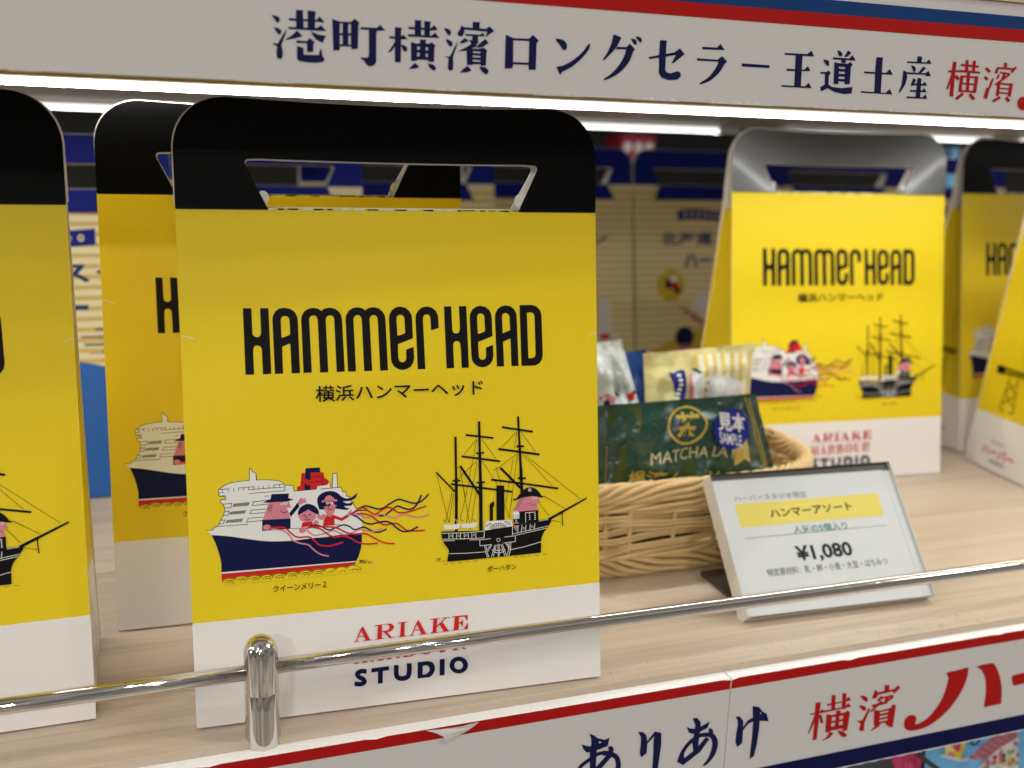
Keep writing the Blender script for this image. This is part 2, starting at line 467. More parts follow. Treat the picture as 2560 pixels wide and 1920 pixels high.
# ------------------------------------------------------------------ printed artwork outlines, in 1/100 mm on their own sheet
ART_BAG = (
    "01-5794 15434,-5495 15424,-5483 13008,-5787 13009;01-5187 15423,-4887 15418,-4869 13007,-5168 13004;01-5630 14649,-5502 14646,-5491 14514,-5471 14447,-5421 1439"
    "3,-5340 14364,-5259 14381,-5206 14432,-5183 14506,-5183 14638,-5039 14635,-5042 13785,-5172 13789,-5177 13922,-5198 13989,-5245 14044,-5327 14067,-5407 14054,-5"
    "461 13997,-5482 13918,-5481 13799,-5635 13804;01-4739 13002,-4759 14999,-4736 15131,-4653 15289,-4520 15392,-4323 15423,-4102 15379,-3949 15262,-3863 15087,-384"
    "6 14953,-3830 13001,-4134 13001,-4145 14079,-4184 14101,-4444 13994,-4444 13004|-4456 14341,-4461 14966,-4440 15059,-4386 15111,-4307 15123,-4216 15099,-4161 15"
    "034,-4148 14960,-4138 14466,-4174 14413,-4412 14334;01-3701 13004,-3721 14977,-3695 15123,-3593 15282,-3444 15372,-3271 15404,-3100 15371,-2982 15283,-2860 1536"
    "7,-2672 15404,-2459 15354,-2315 15230,-2239 15067,-2223 14945,-2184 13003,-2482 12995,-2512 14937,-2535 15046,-2601 15101,-2680 15116,-2756 15091,-2812 15025,-2"
    "825 14931,-2794 12998,-3094 12995,-3121 14951,-3149 15059,-3209 15113,-3280 15120,-3360 15098,-3415 15037,-3432 14944,-3400 13007;01-2062 12999,-2094 14942,-206"
    "7 15104,-1962 15277,-1811 15369,-1647 15393,-1471 15363,-1351 15274,-1225 15359,-1046 15388,-842 15343,-694 15212,-610 15047,-597 14910,-552 12991,-851 12991,-8"
    "89 14916,-914 15020,-978 15081,-1055 15094,-1132 15071,-1181 15004,-1197 14909,-1154 12993,-1457 12990,-1492 14929,-1521 15033,-1579 15094,-1655 15106,-1738 150"
    "78,-1788 15011,-1802 14908,-1763 12996;01-462 14934,-435 15112,-328 15274,-187 15367,-19 15391,175 15347,325 15220,411 15053,424 14915,439 14183,-148 13970,-145"
    " 13468,-120 13357,-60 13300,10 13281,94 13300,144 13376,163 13472,156 13749,451 13859,466 13449,430 13256,314 13093,157 13010,16 12987,-151 13021,-315 13129,-40"
    "9 13284,-431 13477|-159 14309,-176 14928,-154 15024,-97 15077,-27 15090,56 15066,116 14999,130 14921,142 14398,108 14366,-117 14294;01593 12992,557 14940,580 15"
    "091,691 15255,834 15348,999 15379,1202 15333,1355 15206,1436 15032,1447 14893,1453 14554,1152 14456,1140 14900,1115 15011,1059 15068,983 15083,906 15057,854 149"
    "83,843 14879,890 12989;011680 15366,1966 15367,2028 12988,1726 12988;012274 15367,2568 15367,2622 12984,2331 12983;011868 14578,1983 14575,1992 14463,2019 14384"
    ",2064 14341,2136 14320,2214 14337,2267 14395,2286 14470,2289 14596,2445 14592,2455 13750,2305 13755,2299 13881,2272 13966,2224 14015,2152 14034,2080 14013,2027 "
    "13959,2008 13889,2010 13735,1878 13739;012698 14923,2721 15076,2821 15242,2968 15338,3129 15369,3332 15326,3491 15202,3567 15045,3588 14904,3603 14178,3012 1396"
    "5,3031 13451,3052 13343,3109 13284,3182 13268,3262 13288,3313 13357,3330 13456,3324 13739,3617 13843,3629 13432,3590 13235,3478 13082,3329 13002,3182 12973,3007"
    " 13013,2849 13118,2750 13276,2731 13460|3010 14297,2994 14930,3014 15014,3064 15061,3131 15074,3216 15052,3276 14987,3289 14910,3307 14389,3269 14356,3048 14285"
    ";013762 12984,3720 14915,3744 15070,3844 15238,3993 15334,4171 15367,4378 15321,4524 15197,4602 15039,4617 14897,4658 12979,4365 12978,4340 14050,4304 14060,403"
    "5 13945,4059 12980|4024 14286,4009 14923,4032 15008,4083 15058,4157 15070,4239 15046,4303 14980,4320 14903,4331 14392,4047 14285;014736 15363,5230 15369,5440 15"
    "308,5588 15162,5646 14990,5650 14889,5681 13396,5647 13210,5539 13055,5371 12974,5190 12966,4784 12975|5039 15065,5210 15075,5300 15039,5349 14939,5356 14838,53"
    "78 13405,5346 13320,5270 13271,5074 13266;03-7372 7371,-7155 7368,-7097 7464,-7001 7485,-6915 7607,-6769 7853,-6708 8021,-6709 8164,-6753 8296,-6838 8360,-6850 "
    "8461,-6651 8466,-6660 8590,-6878 8600,-6902 8821,-6901 8835,-6874 8855,-6835 8882,-6790 8915,-6741 8948,-6691 8979,-6645 9003,-6601 9022,-6557 9037,-6513 9050,-"
    "6467 9060,-6419 9070,-6368 9079,-6312 9087,-6250 9093,-6186 9098,-6123 9103,-6063 9106,-6010 9109,-5963 9111,-5918 9112,-5878 9112,-5842 9112,-5812 9111,-5790 9"
    "111,-5774 9561,-5724 9558,-5681 9440,-5554 9369,-5532 9114,-5532 9114,-5487 9112,-5424 9110,-5349 9107,-5270 9103,-5192 9098,-5124 9093,-5062 9086,-5002 9079,-4"
    "944 9071,-4888 9062,-4837 9052,-4790 9041,-4748 9028,-4711 9014,-4677 8998,-4647 8982,-4621 8966,-4596 8950,-4575 8933,-4558 8914,-4544 8895,-4532 8877,-4523 88"
    "62,-4515 8851,-4220 8822,-4184 8601,-3386 8619,-3227 8611,-2441 8631,-2397 8448,-2269 8444,-2246 8271,-2124 8248,-2075 8050,-1969 7917,-1931 7803,-1808 7766,-18"
    "08 7766,-1796 7732,-1779 7687,-1758 7632,-1738 7569,-1720 7499,-1707 7423,-1700 7331,-1697 7219,-1696 7101,-1696 6987,-1697 6889,-1697 6821,-1697 6821,-2056 682"
    "2,-2468 6814,-2878 6787,-2985 6776,-3049 6775,-3137 6774,-3242 6773,-3356 6772,-3474 6770,-3588 6767,-3701 6763,-3818 6757,-3939 6751,-4061 6745,-4183 6741,-430"
    "3 6739,-4422 6741,-4544 6743,-4665 6748,-4784 6754,-4899 6761,-5008 6770,-5110 6781,-5206 6793,-5297 6807,-5387 6822,-5475 6838,-5565 6855,-5652 6873,-5737 6892"
    ",-5821 6913,-5906 6934,-5994 6956,-6087 6977,-6188 7000,-6294 7025,-6403 7050,-6512 7075,-6617 7097,-6715 7116,-6810 7133,-6906 7147,-6998 7160,-7082 7170,-7151"
    " 7179,-7203 7186;03-2745 9176,-2582 9165,-2577 8621,-2767 8623;03-3425 8754,-3223 8759,-3006 8794,-2868 8881,-2827 8611,-3437 8609;00-7203 7186,-7151 7179,-7082"
    " 7170,-6998 7160,-6906 7147,-6810 7133,-6715 7116,-6617 7097,-6512 7075,-6403 7050,-6294 7025,-6188 7000,-6087 6977,-5994 6956,-5906 6934,-5821 6913,-5737 6892,"
    "-5652 6873,-5565 6855,-5475 6838,-5387 6822,-5297 6807,-5206 6793,-5110 6781,-5008 6770,-4899 6761,-4784 6754,-4665 6748,-4544 6743,-4422 6741,-4303 6739,-4183 "
    "6741,-4061 6745,-3939 6751,-3818 6757,-3701 6763,-3588 6767,-3474 6770,-3356 6772,-3242 6773,-3137 6774,-3049 6775,-2985 6776,-2878 6787,-2468 6814,-2056 6822,-"
    "1697 6821,-1697 6821,-1701 6766,-1706 6689,-1712 6598,-1719 6502,-1728 6411,-1739 6333,-1751 6269,-1765 6209,-1780 6154,-1796 6102,-1814 6053,-1831 6005,-1850 5"
    "956,-1873 5907,-1896 5860,-1917 5818,-1936 5783,-1949 5757,-6907 5779,-6907 5779,-6906 5818,-6903 5872,-6900 5937,-6898 6006,-6898 6075,-6902 6139,-6909 6198,-6"
    "918 6257,-6930 6315,-6943 6374,-6957 6432,-6970 6491,-6984 6550,-6999 6609,-7014 6668,-7030 6727,-7047 6786,-7066 6844,-7088 6906,-7114 6972,-7140 7037,-7166 70"
    "98,-7187 7149,-7203 7186;03-6907 5776,-1949 5754,-1972 5720,-6909 5718;02-6909 5715,-1972 5717,-2038 5546,-2509 5422,-3328 5387,-6902 5388;02-3893 9266,-3093 92"
    "44,-3057 9036,-2944 8955,-2883 8878,-2921 8777,-3037 8741,-3325 8732,-3343 8616,-4085 8609,-4072 8748,-3951 8804;00-3745 9438,-3217 9433,-3199 9250,-3566 9260,-"
    "3600 8619,-3809 8619;11-3571 9076,-3069 9086|-3572 9094,-3070 9105;11-3591 8873,-3146 8901|-3593 8891,-3148 8919;11-3153 9013,-3146 8748|-3135 9012,-3129 8748;1"
    "1-3888 9141,-3797 9140|-3889 9159,-3798 9158;11-3913 8903,-3804 8907|-3914 8921,-3806 8926;11-7372 7360,-7149 7357,-7090 7454,-6995 7474,-6906 7600,-6760 7848,-"
    "6698 8018,-6698 8165,-6744 8303,-6828 8366,-6838 8450,-6639 8455,-6650 8600,-6868 8610,-6891 8821,-6891 8829,-6868 8846,-6829 8873,-6784 8905,-6735 8938,-6686 8"
    "969,-6640 8993,-6597 9011,-6554 9026,-6510 9039,-6465 9049,-6417 9059,-6367 9068,-6310 9076,-6249 9082,-6185 9087,-6122 9092,-6062 9095,-6010 9098,-5962 9100,-5"
    "918 9101,-5877 9101,-5842 9101,-5812 9100,-5779 9100,-5763 9549,-5731 9547,-5690 9433,-5564 9362,-5554 9113,-5532 9103,-5487 9101,-5424 9099,-5349 9095,-5270 90"
    "92,-5193 9087,-5125 9081,-5063 9075,-5003 9068,-4945 9060,-4890 9051,-4839 9041,-4792 9030,-4751 9018,-4715 9004,-4682 8988,-4652 8972,-4626 8956,-4603 8941,-45"
    "83 8924,-4566 8907,-4552 8888,-4541 8871,-4532 8856,-4521 8841,-4229 8812,-4194 8590,-3385 8607|-7372 7383,-7161 7379,-7104 7474,-7007 7495,-6924 7613,-6779 785"
    "8,-6719 8023,-6719 8162,-6761 8289,-6847 8353,-6862 8471,-6662 8477,-6670 8579,-6887 8589,-6912 8821,-6912 8842,-6880 8864,-6842 8892,-6796 8924,-6747 8957,-669"
    "7 8988,-6649 9013,-6604 9032,-6560 9048,-6516 9060,-6470 9071,-6422 9081,-6370 9090,-6313 9098,-6251 9104,-6187 9110,-6124 9114,-6064 9117,-6011 9120,-5964 9122"
    ",-5919 9123,-5878 9123,-5842 9123,-5812 9123,-5800 9122,-5784 9573,-5717 9569,-5673 9448,-5543 9376,-5511 9115,-5532 9125,-5487 9123,-5424 9121,-5349 9118,-5270"
    " 9114,-5192 9109,-5123 9104,-5062 9097,-5001 9090,-4942 9082,-4887 9073,-4835 9063,-4788 9052,-4745 9039,-4707 9024,-4673 9009,-4642 8992,-4615 8975,-4590 8959,"
    "-4568 8941,-4550 8921,-4535 8901,-4523 8883,-4514 8868,-4509 8862,-4210 8833,-4175 8613,-3386 8630;11-3227 8600,-2449 8619,-2406 8437,-2279 8433,-2257 8261,-213"
    "3 8238,-2085 8045,-1979 7912,-1940 7794,-1811 7755|-3228 8623,-2432 8643,-2388 8459,-2259 8456,-2236 8281,-2115 8258,-2064 8055,-1959 7922,-1922 7812,-1805 7777"
    ";11-2756 8622,-2734 9164,-2594 9155,-2588 8621|-2778 8624,-2756 9188,-2571 9176,-2566 8621;11-2879 8880,-2838 8610|-2857 8882,-2816 8612;11-6895 8838,-5908 8855"
    ",-4541 8883|-6896 8860,-5909 8878,-4543 8905;11-6886 8709,-5635 8764,-4517 8773|-6887 8731,-5636 8787,-4518 8796;11-6871 8594,-5640 8621,-4527 8630,-4499 8840|-"
    "6872 8616,-5641 8643,-4546 8652,-4521 8844;11-6849 8455,-5088 8480|-6850 8477,-5089 8503;11-7001 7473,-6454 7478,-5889 7470|-7002 7496,-6455 7501,-5890 7493;11-"
    "4344 7192,-4032 7175|-4344 7214,-4032 7198;11-6769 8860,-6769 8729|-6748 8860,-6748 8728;11-6565 8864,-6564 8734|-6544 8863,-6543 8734;11-6365 8867,-6364 8739|-"
    "6344 8867,-6343 8739;11-6195 8870,-6194 8744|-6173 8870,-6173 8743;11-6016 8873,-6015 8748|-5994 8873,-5993 8748;11-5842 8876,-5841 8753|-5821 8876,-5819 8752;1"
    "1-5665 8879,-5664 8757|-5643 8879,-5642 8757;11-5476 8883,-5475 8762|-5455 8882,-5453 8762;11-5309 8886,-5308 8766|-5288 8885,-5286 8766;11-5114 8889,-5112 8771"
    "|-5092 8888,-5091 8771;11-4932 8892,-4930 8776|-4910 8892,-4909 8776;11-4722 8896,-4720 8781|-4700 8895,-4698 8781;11-6364 8302,-6423 8177|-6337 8288,-6397 8163"
    ";11-6312 8304,-6371 8178|-6285 8290,-6345 8163;11-6260 8306,-6319 8178|-6233 8291,-6292 8164;11-6207 8308,-6267 8179|-6180 8293,-6240 8164;11-6155 8310,-6215 81"
    "79|-6128 8295,-6188 8165;11-6103 8311,-6162 8179|-6076 8297,-6135 8165;11-6050 8313,-6110 8180|-6023 8299,-6083 8166;11-5998 8315,-6058 8180|-5971 8301,-6031 81"
    "66;11-5945 8317,-6005 8180|-5918 8303,-5978 8166;11-5893 8319,-5953 8181|-5865 8305,-5926 8167;11-5840 8321,-5900 8181|-5813 8307,-5873 8167;11-6498 8011,-6557 "
    "7901|-6472 7996,-6531 7885;11-6446 8013,-6505 7901|-6420 7997,-6478 7886;11-6393 8015,-6452 7902|-6367 7999,-6426 7886;11-6341 8017,-6400 7902|-6315 8001,-6374 "
    "7886;11-6289 8018,-6348 7902|-6263 8003,-6322 7887;11-6237 8020,-6296 7902|-6210 8005,-6270 7887;11-6184 8022,-6244 7902|-6158 8007,-6217 7887;11-6132 8023,-619"
    "2 7903|-6105 8008,-6165 7888;11-6080 8025,-6139 7903|-6053 8010,-6113 7888;11-6027 8027,-6087 7903|-6000 8012,-6060 7888;11-5975 8029,-6034 7903|-5948 8014,-600"
    "8 7889;11-6632 7712,-6691 7601|-6606 7696,-6665 7585;11-6579 7713,-6637 7601|-6553 7697,-6611 7586;11-6525 7715,-6584 7601|-6499 7699,-6558 7586;11-6472 7716,-6"
    "531 7601|-6445 7701,-6505 7586;11-6418 7718,-6477 7601|-6392 7702,-6451 7586;11-6365 7719,-6424 7601|-6338 7704,-6397 7586;11-6311 7721,-6370 7601|-6284 7705,-6"
    "344 7586;11-6257 7722,-6317 7602|-6231 7707,-6290 7586;11-6204 7724,-6263 7602|-6177 7709,-6236 7586;11-6150 7725,-6209 7602|-6123 7710,-6183 7587;11-6096 7727,"
    "-6156 7602|-6069 7712,-6129 7587;11-5151 8348,-5688 8323,-5732 8165,-5141 8174|-5149 8325,-5672 8301,-5703 8187,-5142 8196;11-5218 8020,-5767 8017,-5837 7860,-5"
    "263 7870|-5217 7997,-5753 7995,-5803 7883,-5264 7893;11-5354 7726,-5888 7723,-5968 7562,-5385 7575|-5353 7703,-5874 7701,-5932 7585,-5386 7598;11-6752 8285,-645"
    "2 8304,-6493 8159,-6709 8169|-6754 8307,-6423 8328,-6477 8136,-6709 8147;11-6694 8008,-6573 8019,-6618 7881,-6754 7892|-6696 8031,-6542 8045,-6603 7858,-6755 78"
    "70;11-6842 7699,-6724 7708,-6786 7592,-6931 7576|-6844 7721,-6688 7731,-6773 7571,-6929 7554;04-5125 8248,-4394 8252,-4318 7999,-4474 7981,-4422 7846,-4360 7579"
    ",-5371 7600,-5249 7909;00-5017 8553,-4379 8528,-4420 8327,-5067 8325;00-5343 8249,-5150 8337,-5065 8365,-4419 8362,-4209 8282,-4394 8246,-5125 8242;00-5385 7607"
    ",-4354 7587,-4367 7193,-5077 7198,-5399 7190;00-4395 7786,-4056 8184,-4019 8006,-4344 7636;04-4056 8184,-3995 8311,-3914 8349,-3883 8273,-3781 8330,-3821 8240,-"
    "3726 8268,-3785 8193,-3729 8160,-3859 8125,-4003 8063;03-4581 8164,-4583 8149,-4590 8136,-4601 8124,-4615 8116,-4630 8112,-4647 8111,-4664 8114,-4679 8121,-4692"
    " 8131,-4702 8144,-4708 8158,-4710 8174,-4707 8188,-4700 8202,-4690 8213,-4676 8221,-4660 8226,-4643 8227,-4627 8224,-4611 8217,-4598 8207,-4588 8194,-4582 8179;"
    "03-4445 8169,-4447 8154,-4454 8140,-4464 8129,-4476 8120,-4491 8116,-4506 8115,-4521 8118,-4535 8125,-4547 8135,-4556 8148,-4562 8162,-4563 8177,-4561 8192,-455"
    "4 8206,-4545 8217,-4532 8225,-4518 8230,-4502 8231,-4487 8228,-4473 8221,-4461 8211,-4452 8198,-4446 8184;01-4620 8161,-4625 8146,-4638 8138,-4654 8139,-4666 81"
    "49,-4671 8165,-4665 8180,-4652 8188,-4637 8187,-4624 8177;01-4479 8165,-4484 8150,-4497 8142,-4513 8143,-4525 8153,-4530 8169,-4524 8184,-4511 8193,-4496 8191,-"
    "4483 8181;10-4732 8204,-4591 8214|-4735 8233,-4594 8243;10-4563 8221,-4450 8227|-4565 8250,-4452 8256;11-4723 7887,-4712 7879,-4697 7867,-4678 7852,-4656 7838,-"
    "4633 7825,-4608 7818,-4580 7816,-4550 7818,-4519 7822,-4489 7827,-4465 7832,-4447 7835|-4709 7909,-4697 7900,-4682 7888,-4664 7874,-4644 7861,-4624 7851,-4604 7"
    "844,-4581 7843,-4553 7845,-4524 7849,-4495 7854,-4470 7859,-4453 7862;11-4993 8163,-5006 8159,-5025 8153,-5048 8146,-5072 8137,-5094 8125,-5112 8111,-5125 8093,"
    "-5136 8073,-5144 8051,-5149 8028,-5150 8005,-5147 7983,-5135 7963,-5116 7945,-5096 7929,-5075 7916,-5058 7905,-5046 7897|-4984 8138,-4998 8133,-5017 8127,-5039 "
    "8120,-5061 8112,-5080 8102,-5093 8091,-5103 8078,-5112 8061,-5119 8042,-5123 8023,-5124 8005,-5122 7992,-5115 7980,-5100 7966,-5082 7952,-5062 7939,-5044 7927,-"
    "5032 7919;11-4995 8089,-5004 8085,-5018 8080,-5034 8074,-5051 8066,-5065 8057,-5074 8043,-5070 8025,-5060 8010,-5048 7996,-5035 7983,-5023 7972,-5016 7965|-4987"
    " 8068,-4996 8064,-5010 8059,-5026 8053,-5040 8046,-5049 8040,-5051 8038,-5050 8034,-5043 8024,-5032 8011,-5020 7999,-5009 7988,-5001 7980;04-5074 7309,-5079 728"
    "2,-5095 7258,-5119 7238,-5149 7224,-5185 7217,-5222 7216,-5260 7223,-5294 7236,-5324 7255,-5346 7278,-5360 7305,-5364 7332,-5358 7359,-5343 7383,-5319 7402,-528"
    "8 7417,-5253 7424,-5215 7425,-5178 7418,-5143 7405,-5114 7386,-5091 7362,-5078 7336;14-5320 7316,-5365 7227|-5275 7291,-5320 7201;14-5239 7277,-5264 7198|-5191 "
    "7259,-5216 7179;04-3412 7593,-3425 7534,-3459 7482,-3511 7438,-3579 7407,-3657 7390,-3740 7389,-3822 7403,-3898 7432,-3963 7474,-4012 7525,-4042 7582,-4051 7642"
    ",-4038 7700,-4005 7753,-3953 7796,-3886 7827,-3808 7844,-3725 7846,-3643 7832,-3566 7803,-3501 7762,-3452 7710,-3421 7653;00-4087 7674,-4083 7700,-4079 7737,-40"
    "73 7780,-4065 7825,-4053 7868,-4037 7905,-4015 7935,-3989 7964,-3959 7991,-3926 8015,-3893 8036,-3861 8052,-3830 8066,-3797 8076,-3764 8083,-3730 8086,-3696 808"
    "6,-3661 8081,-3623 8073,-3583 8059,-3543 8042,-3503 8022,-3467 8000,-3435 7977,-3407 7950,-3382 7921,-3360 7889,-3341 7856,-3325 7823,-3311 7791,-3301 7757,-329"
    "5 7720,-3292 7683,-3291 7648,-3290 7619,-3289 7598,-3500 7741,-3696 7867,-3899 7771;01-3823 7654,-3827 7638,-3838 7627,-3852 7624,-3866 7629,-3876 7642,-3880 76"
    "58,-3875 7674,-3865 7685,-3850 7688,-3836 7683,-3826 7670;01-3602 7666,-3607 7650,-3617 7639,-3632 7636,-3646 7642,-3656 7654,-3659 7671,-3655 7686,-3644 7697,-"
    "3630 7701,-3616 7695,-3606 7683;11-3841 7502,-3831 7496,-3816 7488,-3798 7478,-3779 7469,-3758 7461,-3737 7457,-3716 7459,-3695 7466,-3675 7474,-3656 7482,-3641"
    " 7490,-3630 7495|-3830 7526,-3819 7520,-3804 7512,-3787 7502,-3769 7494,-3752 7487,-3737 7485,-3722 7486,-3705 7492,-3686 7499,-3668 7507,-3653 7515,-3642 7520;"
    "11-3755 7655,-3761 7647,-3771 7635,-3782 7621,-3792 7606,-3800 7591,-3803 7574,-3790 7562,-3775 7557,-3759 7555,-3743 7554,-3729 7553,-3721 7552|-3737 7641,-374"
    "3 7632,-3753 7620,-3764 7607,-3773 7593,-3779 7583,-3779 7582,-3780 7582,-3771 7580,-3758 7578,-3742 7577,-3729 7576,-3719 7575;02-3925 7398,-3553 7404,-3543 72"
    "79,-3745 7222,-3968 7211;04-3809 7101,-3814 7074,-3828 7049,-3848 7029,-3875 7014,-3905 7006,-3938 7005,-3970 7012,-4000 7025,-4025 7044,-4045 7067,-4056 7094,-"
    "4060 7121,-4055 7148,-4041 7172,-4021 7193,-3994 7207,-3964 7215,-3931 7216,-3899 7210,-3869 7197,-3844 7178,-3824 7155,-3813 7128;14-4011 7095,-4056 7034|-3974"
    " 7066,-4019 7005;14-3944 7052,-3961 6989|-3900 7038,-3917 6975;04-3541 7338,-3451 7449,-3393 7473,-3381 7399,-3295 7407,-3341 7293,-3485 7281;00-3279 7835,-3287"
    " 7865,-3300 7906,-3314 7955,-3328 8007,-3339 8058,-3346 8102,-3349 8142,-3350 8181,-3348 8219,-3343 8254,-3333 8289,-3317 8320,-3296 8351,-3268 8380,-3236 8407,"
    "-3200 8432,-3163 8454,-3124 8472,-3083 8486,-3038 8498,-2991 8507,-2944 8512,-2897 8515,-2852 8513,-2809 8508,-2766 8499,-2724 8486,-2684 8471,-2645 8454,-2610 "
    "8435,-2579 8414,-2552 8389,-2527 8362,-2503 8334,-2478 8308,-2451 8286,-2422 8265,-2392 8245,-2361 8226,-2329 8209,-2297 8197,-2263 8189,-2228 8186,-2192 8187,-"
    "2155 8192,-2118 8201,-2080 8213,-2043 8229,-2003 8251,-1960 8280,-1916 8313,-1876 8346,-1842 8374,-1818 8393,-1906 8191,-1926 8179,-1953 8162,-1985 8143,-2021 8"
    "123,-2060 8106,-2101 8094,-2149 8088,-2205 8085,-2264 8085,-2321 8086,-2369 8088,-2403 8088,-2403 8088,-2383 8076,-2356 8057,-2325 8036,-2289 8015,-2252 7999,-2"
    "214 7991,-2172 7993,-2122 8003,-2071 8017,-2022 8033,-1981 8046,-1951 8055,-2080 7898,-2113 7898,-2161 7900,-2217 7901,-2272 7902,-2321 7903,-2353 7904,-2353 79"
    "04,-2345 7895,-2335 7883,-2322 7868,-2307 7853,-2291 7839,-2274 7829,-2253 7822,-2227 7816,-2200 7812,-2175 7809,-2153 7807,-2137 7805,-2249 7744,-2493 7790,-27"
    "10 7834,-2982 7827;04-2574 8018,-2587 7938,-2621 7865,-2674 7804,-2742 7759,-2820 7734,-2903 7730,-2986 7746,-3062 7783,-3126 7838,-3174 7906,-3204 7984,-3212 8"
    "065,-3199 8144,-3165 8217,-3112 8278,-3045 8322,-2967 8348,-2884 8353,-2802 8336,-2726 8300,-2661 8245,-2612 8177,-2582 8099;04-3128 7893,-2655 7857,-2771 7617,"
    "-2855 7540,-2963 7543,-3028 7651;03-2923 8052,-2925 8039,-2931 8027,-2939 8018,-2950 8011,-2963 8007,-2976 8006,-2989 8009,-3002 8014,-3012 8023,-3020 8034,-302"
    "5 8046,-3026 8059,-3024 8072,-3018 8084,-3010 8093,-2999 8100,-2986 8104,-2973 8105,-2960 8102,-2948 8097,-2937 8088,-2929 8077,-2925 8065;03-2766 8046,-2768 80"
    "33,-2774 8021,-2782 8012,-2793 8005,-2806 8001,-2819 8000,-2832 8002,-2845 8008,-2855 8017,-2863 8028,-2868 8040,-2869 8053,-2867 8066,-2861 8078,-2853 8087,-28"
    "42 8094,-2829 8098,-2816 8099,-2803 8096,-2791 8091,-2780 8082,-2772 8071,-2767 8059;01-2953 8054,-2958 8041,-2969 8034,-2982 8035,-2993 8044,-2996 8057,-2992 8"
    "070,-2981 8077,-2967 8076,-2957 8067;01-2796 8048,-2800 8035,-2812 8028,-2825 8029,-2835 8038,-2839 8051,-2835 8064,-2824 8071,-2810 8070,-2800 8061;11-2990 782"
    "9,-2980 7825,-2965 7819,-2947 7813,-2927 7806,-2907 7801,-2887 7798,-2868 7799,-2847 7802,-2827 7807,-2809 7812,-2794 7816,-2783 7819|-2983 7853,-2972 7849,-295"
    "7 7843,-2940 7837,-2921 7831,-2903 7826,-2887 7824,-2871 7825,-2853 7828,-2834 7832,-2816 7837,-2801 7841,-2790 7844;11-2903 8059,-2966 7897,-2898 7860|-2884 80"
    "51,-2939 7907,-2889 7879;11-3091 8096,-3082 8099,-3069 8105,-3055 8111,-3040 8116,-3025 8120,-3012 8122,-2999 8121,-2985 8119,-2970 8115,-2956 8110,-2944 8106,-"
    "2935 8103|-3099 8116,-3090 8119,-3078 8125,-3063 8131,-3047 8137,-3030 8141,-3014 8144,-2998 8143,-2981 8140,-2965 8135,-2950 8130,-2938 8126,-2930 8123;11-2848"
    " 8111,-2841 8112,-2830 8114,-2818 8117,-2806 8119,-2794 8120,-2784 8119,-2774 8116,-2762 8111,-2750 8105,-2738 8098,-2728 8092,-2720 8088|-2853 8132,-2846 8133,"
    "-2836 8135,-2823 8138,-2809 8140,-2795 8141,-2781 8140,-2767 8137,-2754 8131,-2740 8124,-2728 8117,-2718 8111,-2711 8107;02-3002 7621,-2963 7543,-2855 7540,-277"
    "1 7611,-2732 7545,-2729 7198,-3163 7219,-3130 7423;12-2781 7480,-2452 7334,-2172 7479|-2739 7586,-2460 7463,-2228 7583;04-2242 7520,-2196 7656,-2056 7757,-2087 "
    "7648,-2077 7536,-2174 7501;04-3310 7714,-3245 7612,-3136 7659,-3029 7623,-3101 7476,-3183 7428,-3317 7466,-3395 7555;11-3163 7210,-2538 7196|-3163 7227,-2538 72"
    "13;10-2071 7526,-2043 7548,-2006 7579,-1961 7614,-1914 7651,-1866 7685,-1821 7713,-1777 7737,-1732 7760,-1686 7781,-1641 7797,-1597 7809,-1555 7814,-1513 7812,-"
    "1470 7803,-1425 7789,-1380 7771,-1334 7754,-1291 7739,-1252 7726,-1215 7711,-1179 7696,-1142 7682,-1103 7671,-1063 7665,-1024 7663,-985 7665,-947 7670,-908 7679"
    ",-868 7691,-825 7706,-779 7728,-731 7754,-682 7784,-633 7815,-585 7844,-538 7869,-490 7893,-443 7918,-397 7941,-351 7960,-308 7973,-266 7980,-225 7977,-184 7968"
    ",-142 7953,-97 7934,-48 7914,3 7896,56 7878,112 7857,171 7834,231 7814,291 7798,349 7790,403 7790,455 7795,506 7805,555 7821,604 7841,653 7867,706 7903,761 7949"
    ",816 8000,865 8050,907 8092,937 8121|-2109 7575,-2082 7596,-2045 7627,-2000 7663,-1951 7701,-1901 7737,-1853 7767,-1806 7792,-1759 7816,-1711 7838,-1661 7856,-1"
    "611 7869,-1560 7876,-1508 7873,-1457 7862,-1408 7847,-1360 7829,-1316 7812,-1274 7797,-1233 7784,-1195 7768,-1159 7753,-1125 7741,-1093 7731,-1060 7726,-1027 77"
    "25,-994 7727,-960 7731,-926 7739,-889 7749,-850 7764,-808 7783,-763 7808,-716 7837,-667 7868,-617 7898,-568 7924,-521 7948,-473 7973,-424 7997,-375 8018,-324 80"
    "34,-272 8042,-219 8039,-170 8028,-122 8011,-75 7991,-29 7972,20 7955,74 7936,132 7915,189 7893,246 7874,300 7859,350 7853,397 7852,443 7857,487 7866,531 7879,57"
    "5 7898,619 7921,666 7953,718 7997,771 8046,820 8095,861 8137,892 8166;10-1072 7413,-1048 7410,-1015 7403,-975 7396,-929 7390,-882 7390,-837 7396,-795 7411,-756 "
    "7432,-718 7456,-680 7483,-641 7510,-600 7538,-554 7570,-504 7608,-454 7646,-405 7681,-360 7708,-323 7723,-295 7725,-271 7720,-246 7708,-217 7690,-184 7670,-147 "
    "7654,-107 7638,-64 7621,-20 7604,26 7587,72 7574,115 7567,156 7566,194 7569,231 7576,267 7587,302 7602,335 7622,367 7646,397 7674,425 7706,452 7741,478 7778,505"
    " 7817,533 7863,562 7918,591 7975,618 8028,640 8074,656 8106|-1066 7474,-1041 7470,-1007 7464,-969 7457,-928 7452,-889 7452,-855 7457,-822 7468,-789 7486,-754 75"
    "08,-717 7534,-678 7562,-636 7590,-591 7621,-543 7658,-492 7697,-440 7734,-390 7764,-340 7784,-294 7788,-253 7779,-218 7762,-187 7743,-158 7725,-126 7711,-87 769"
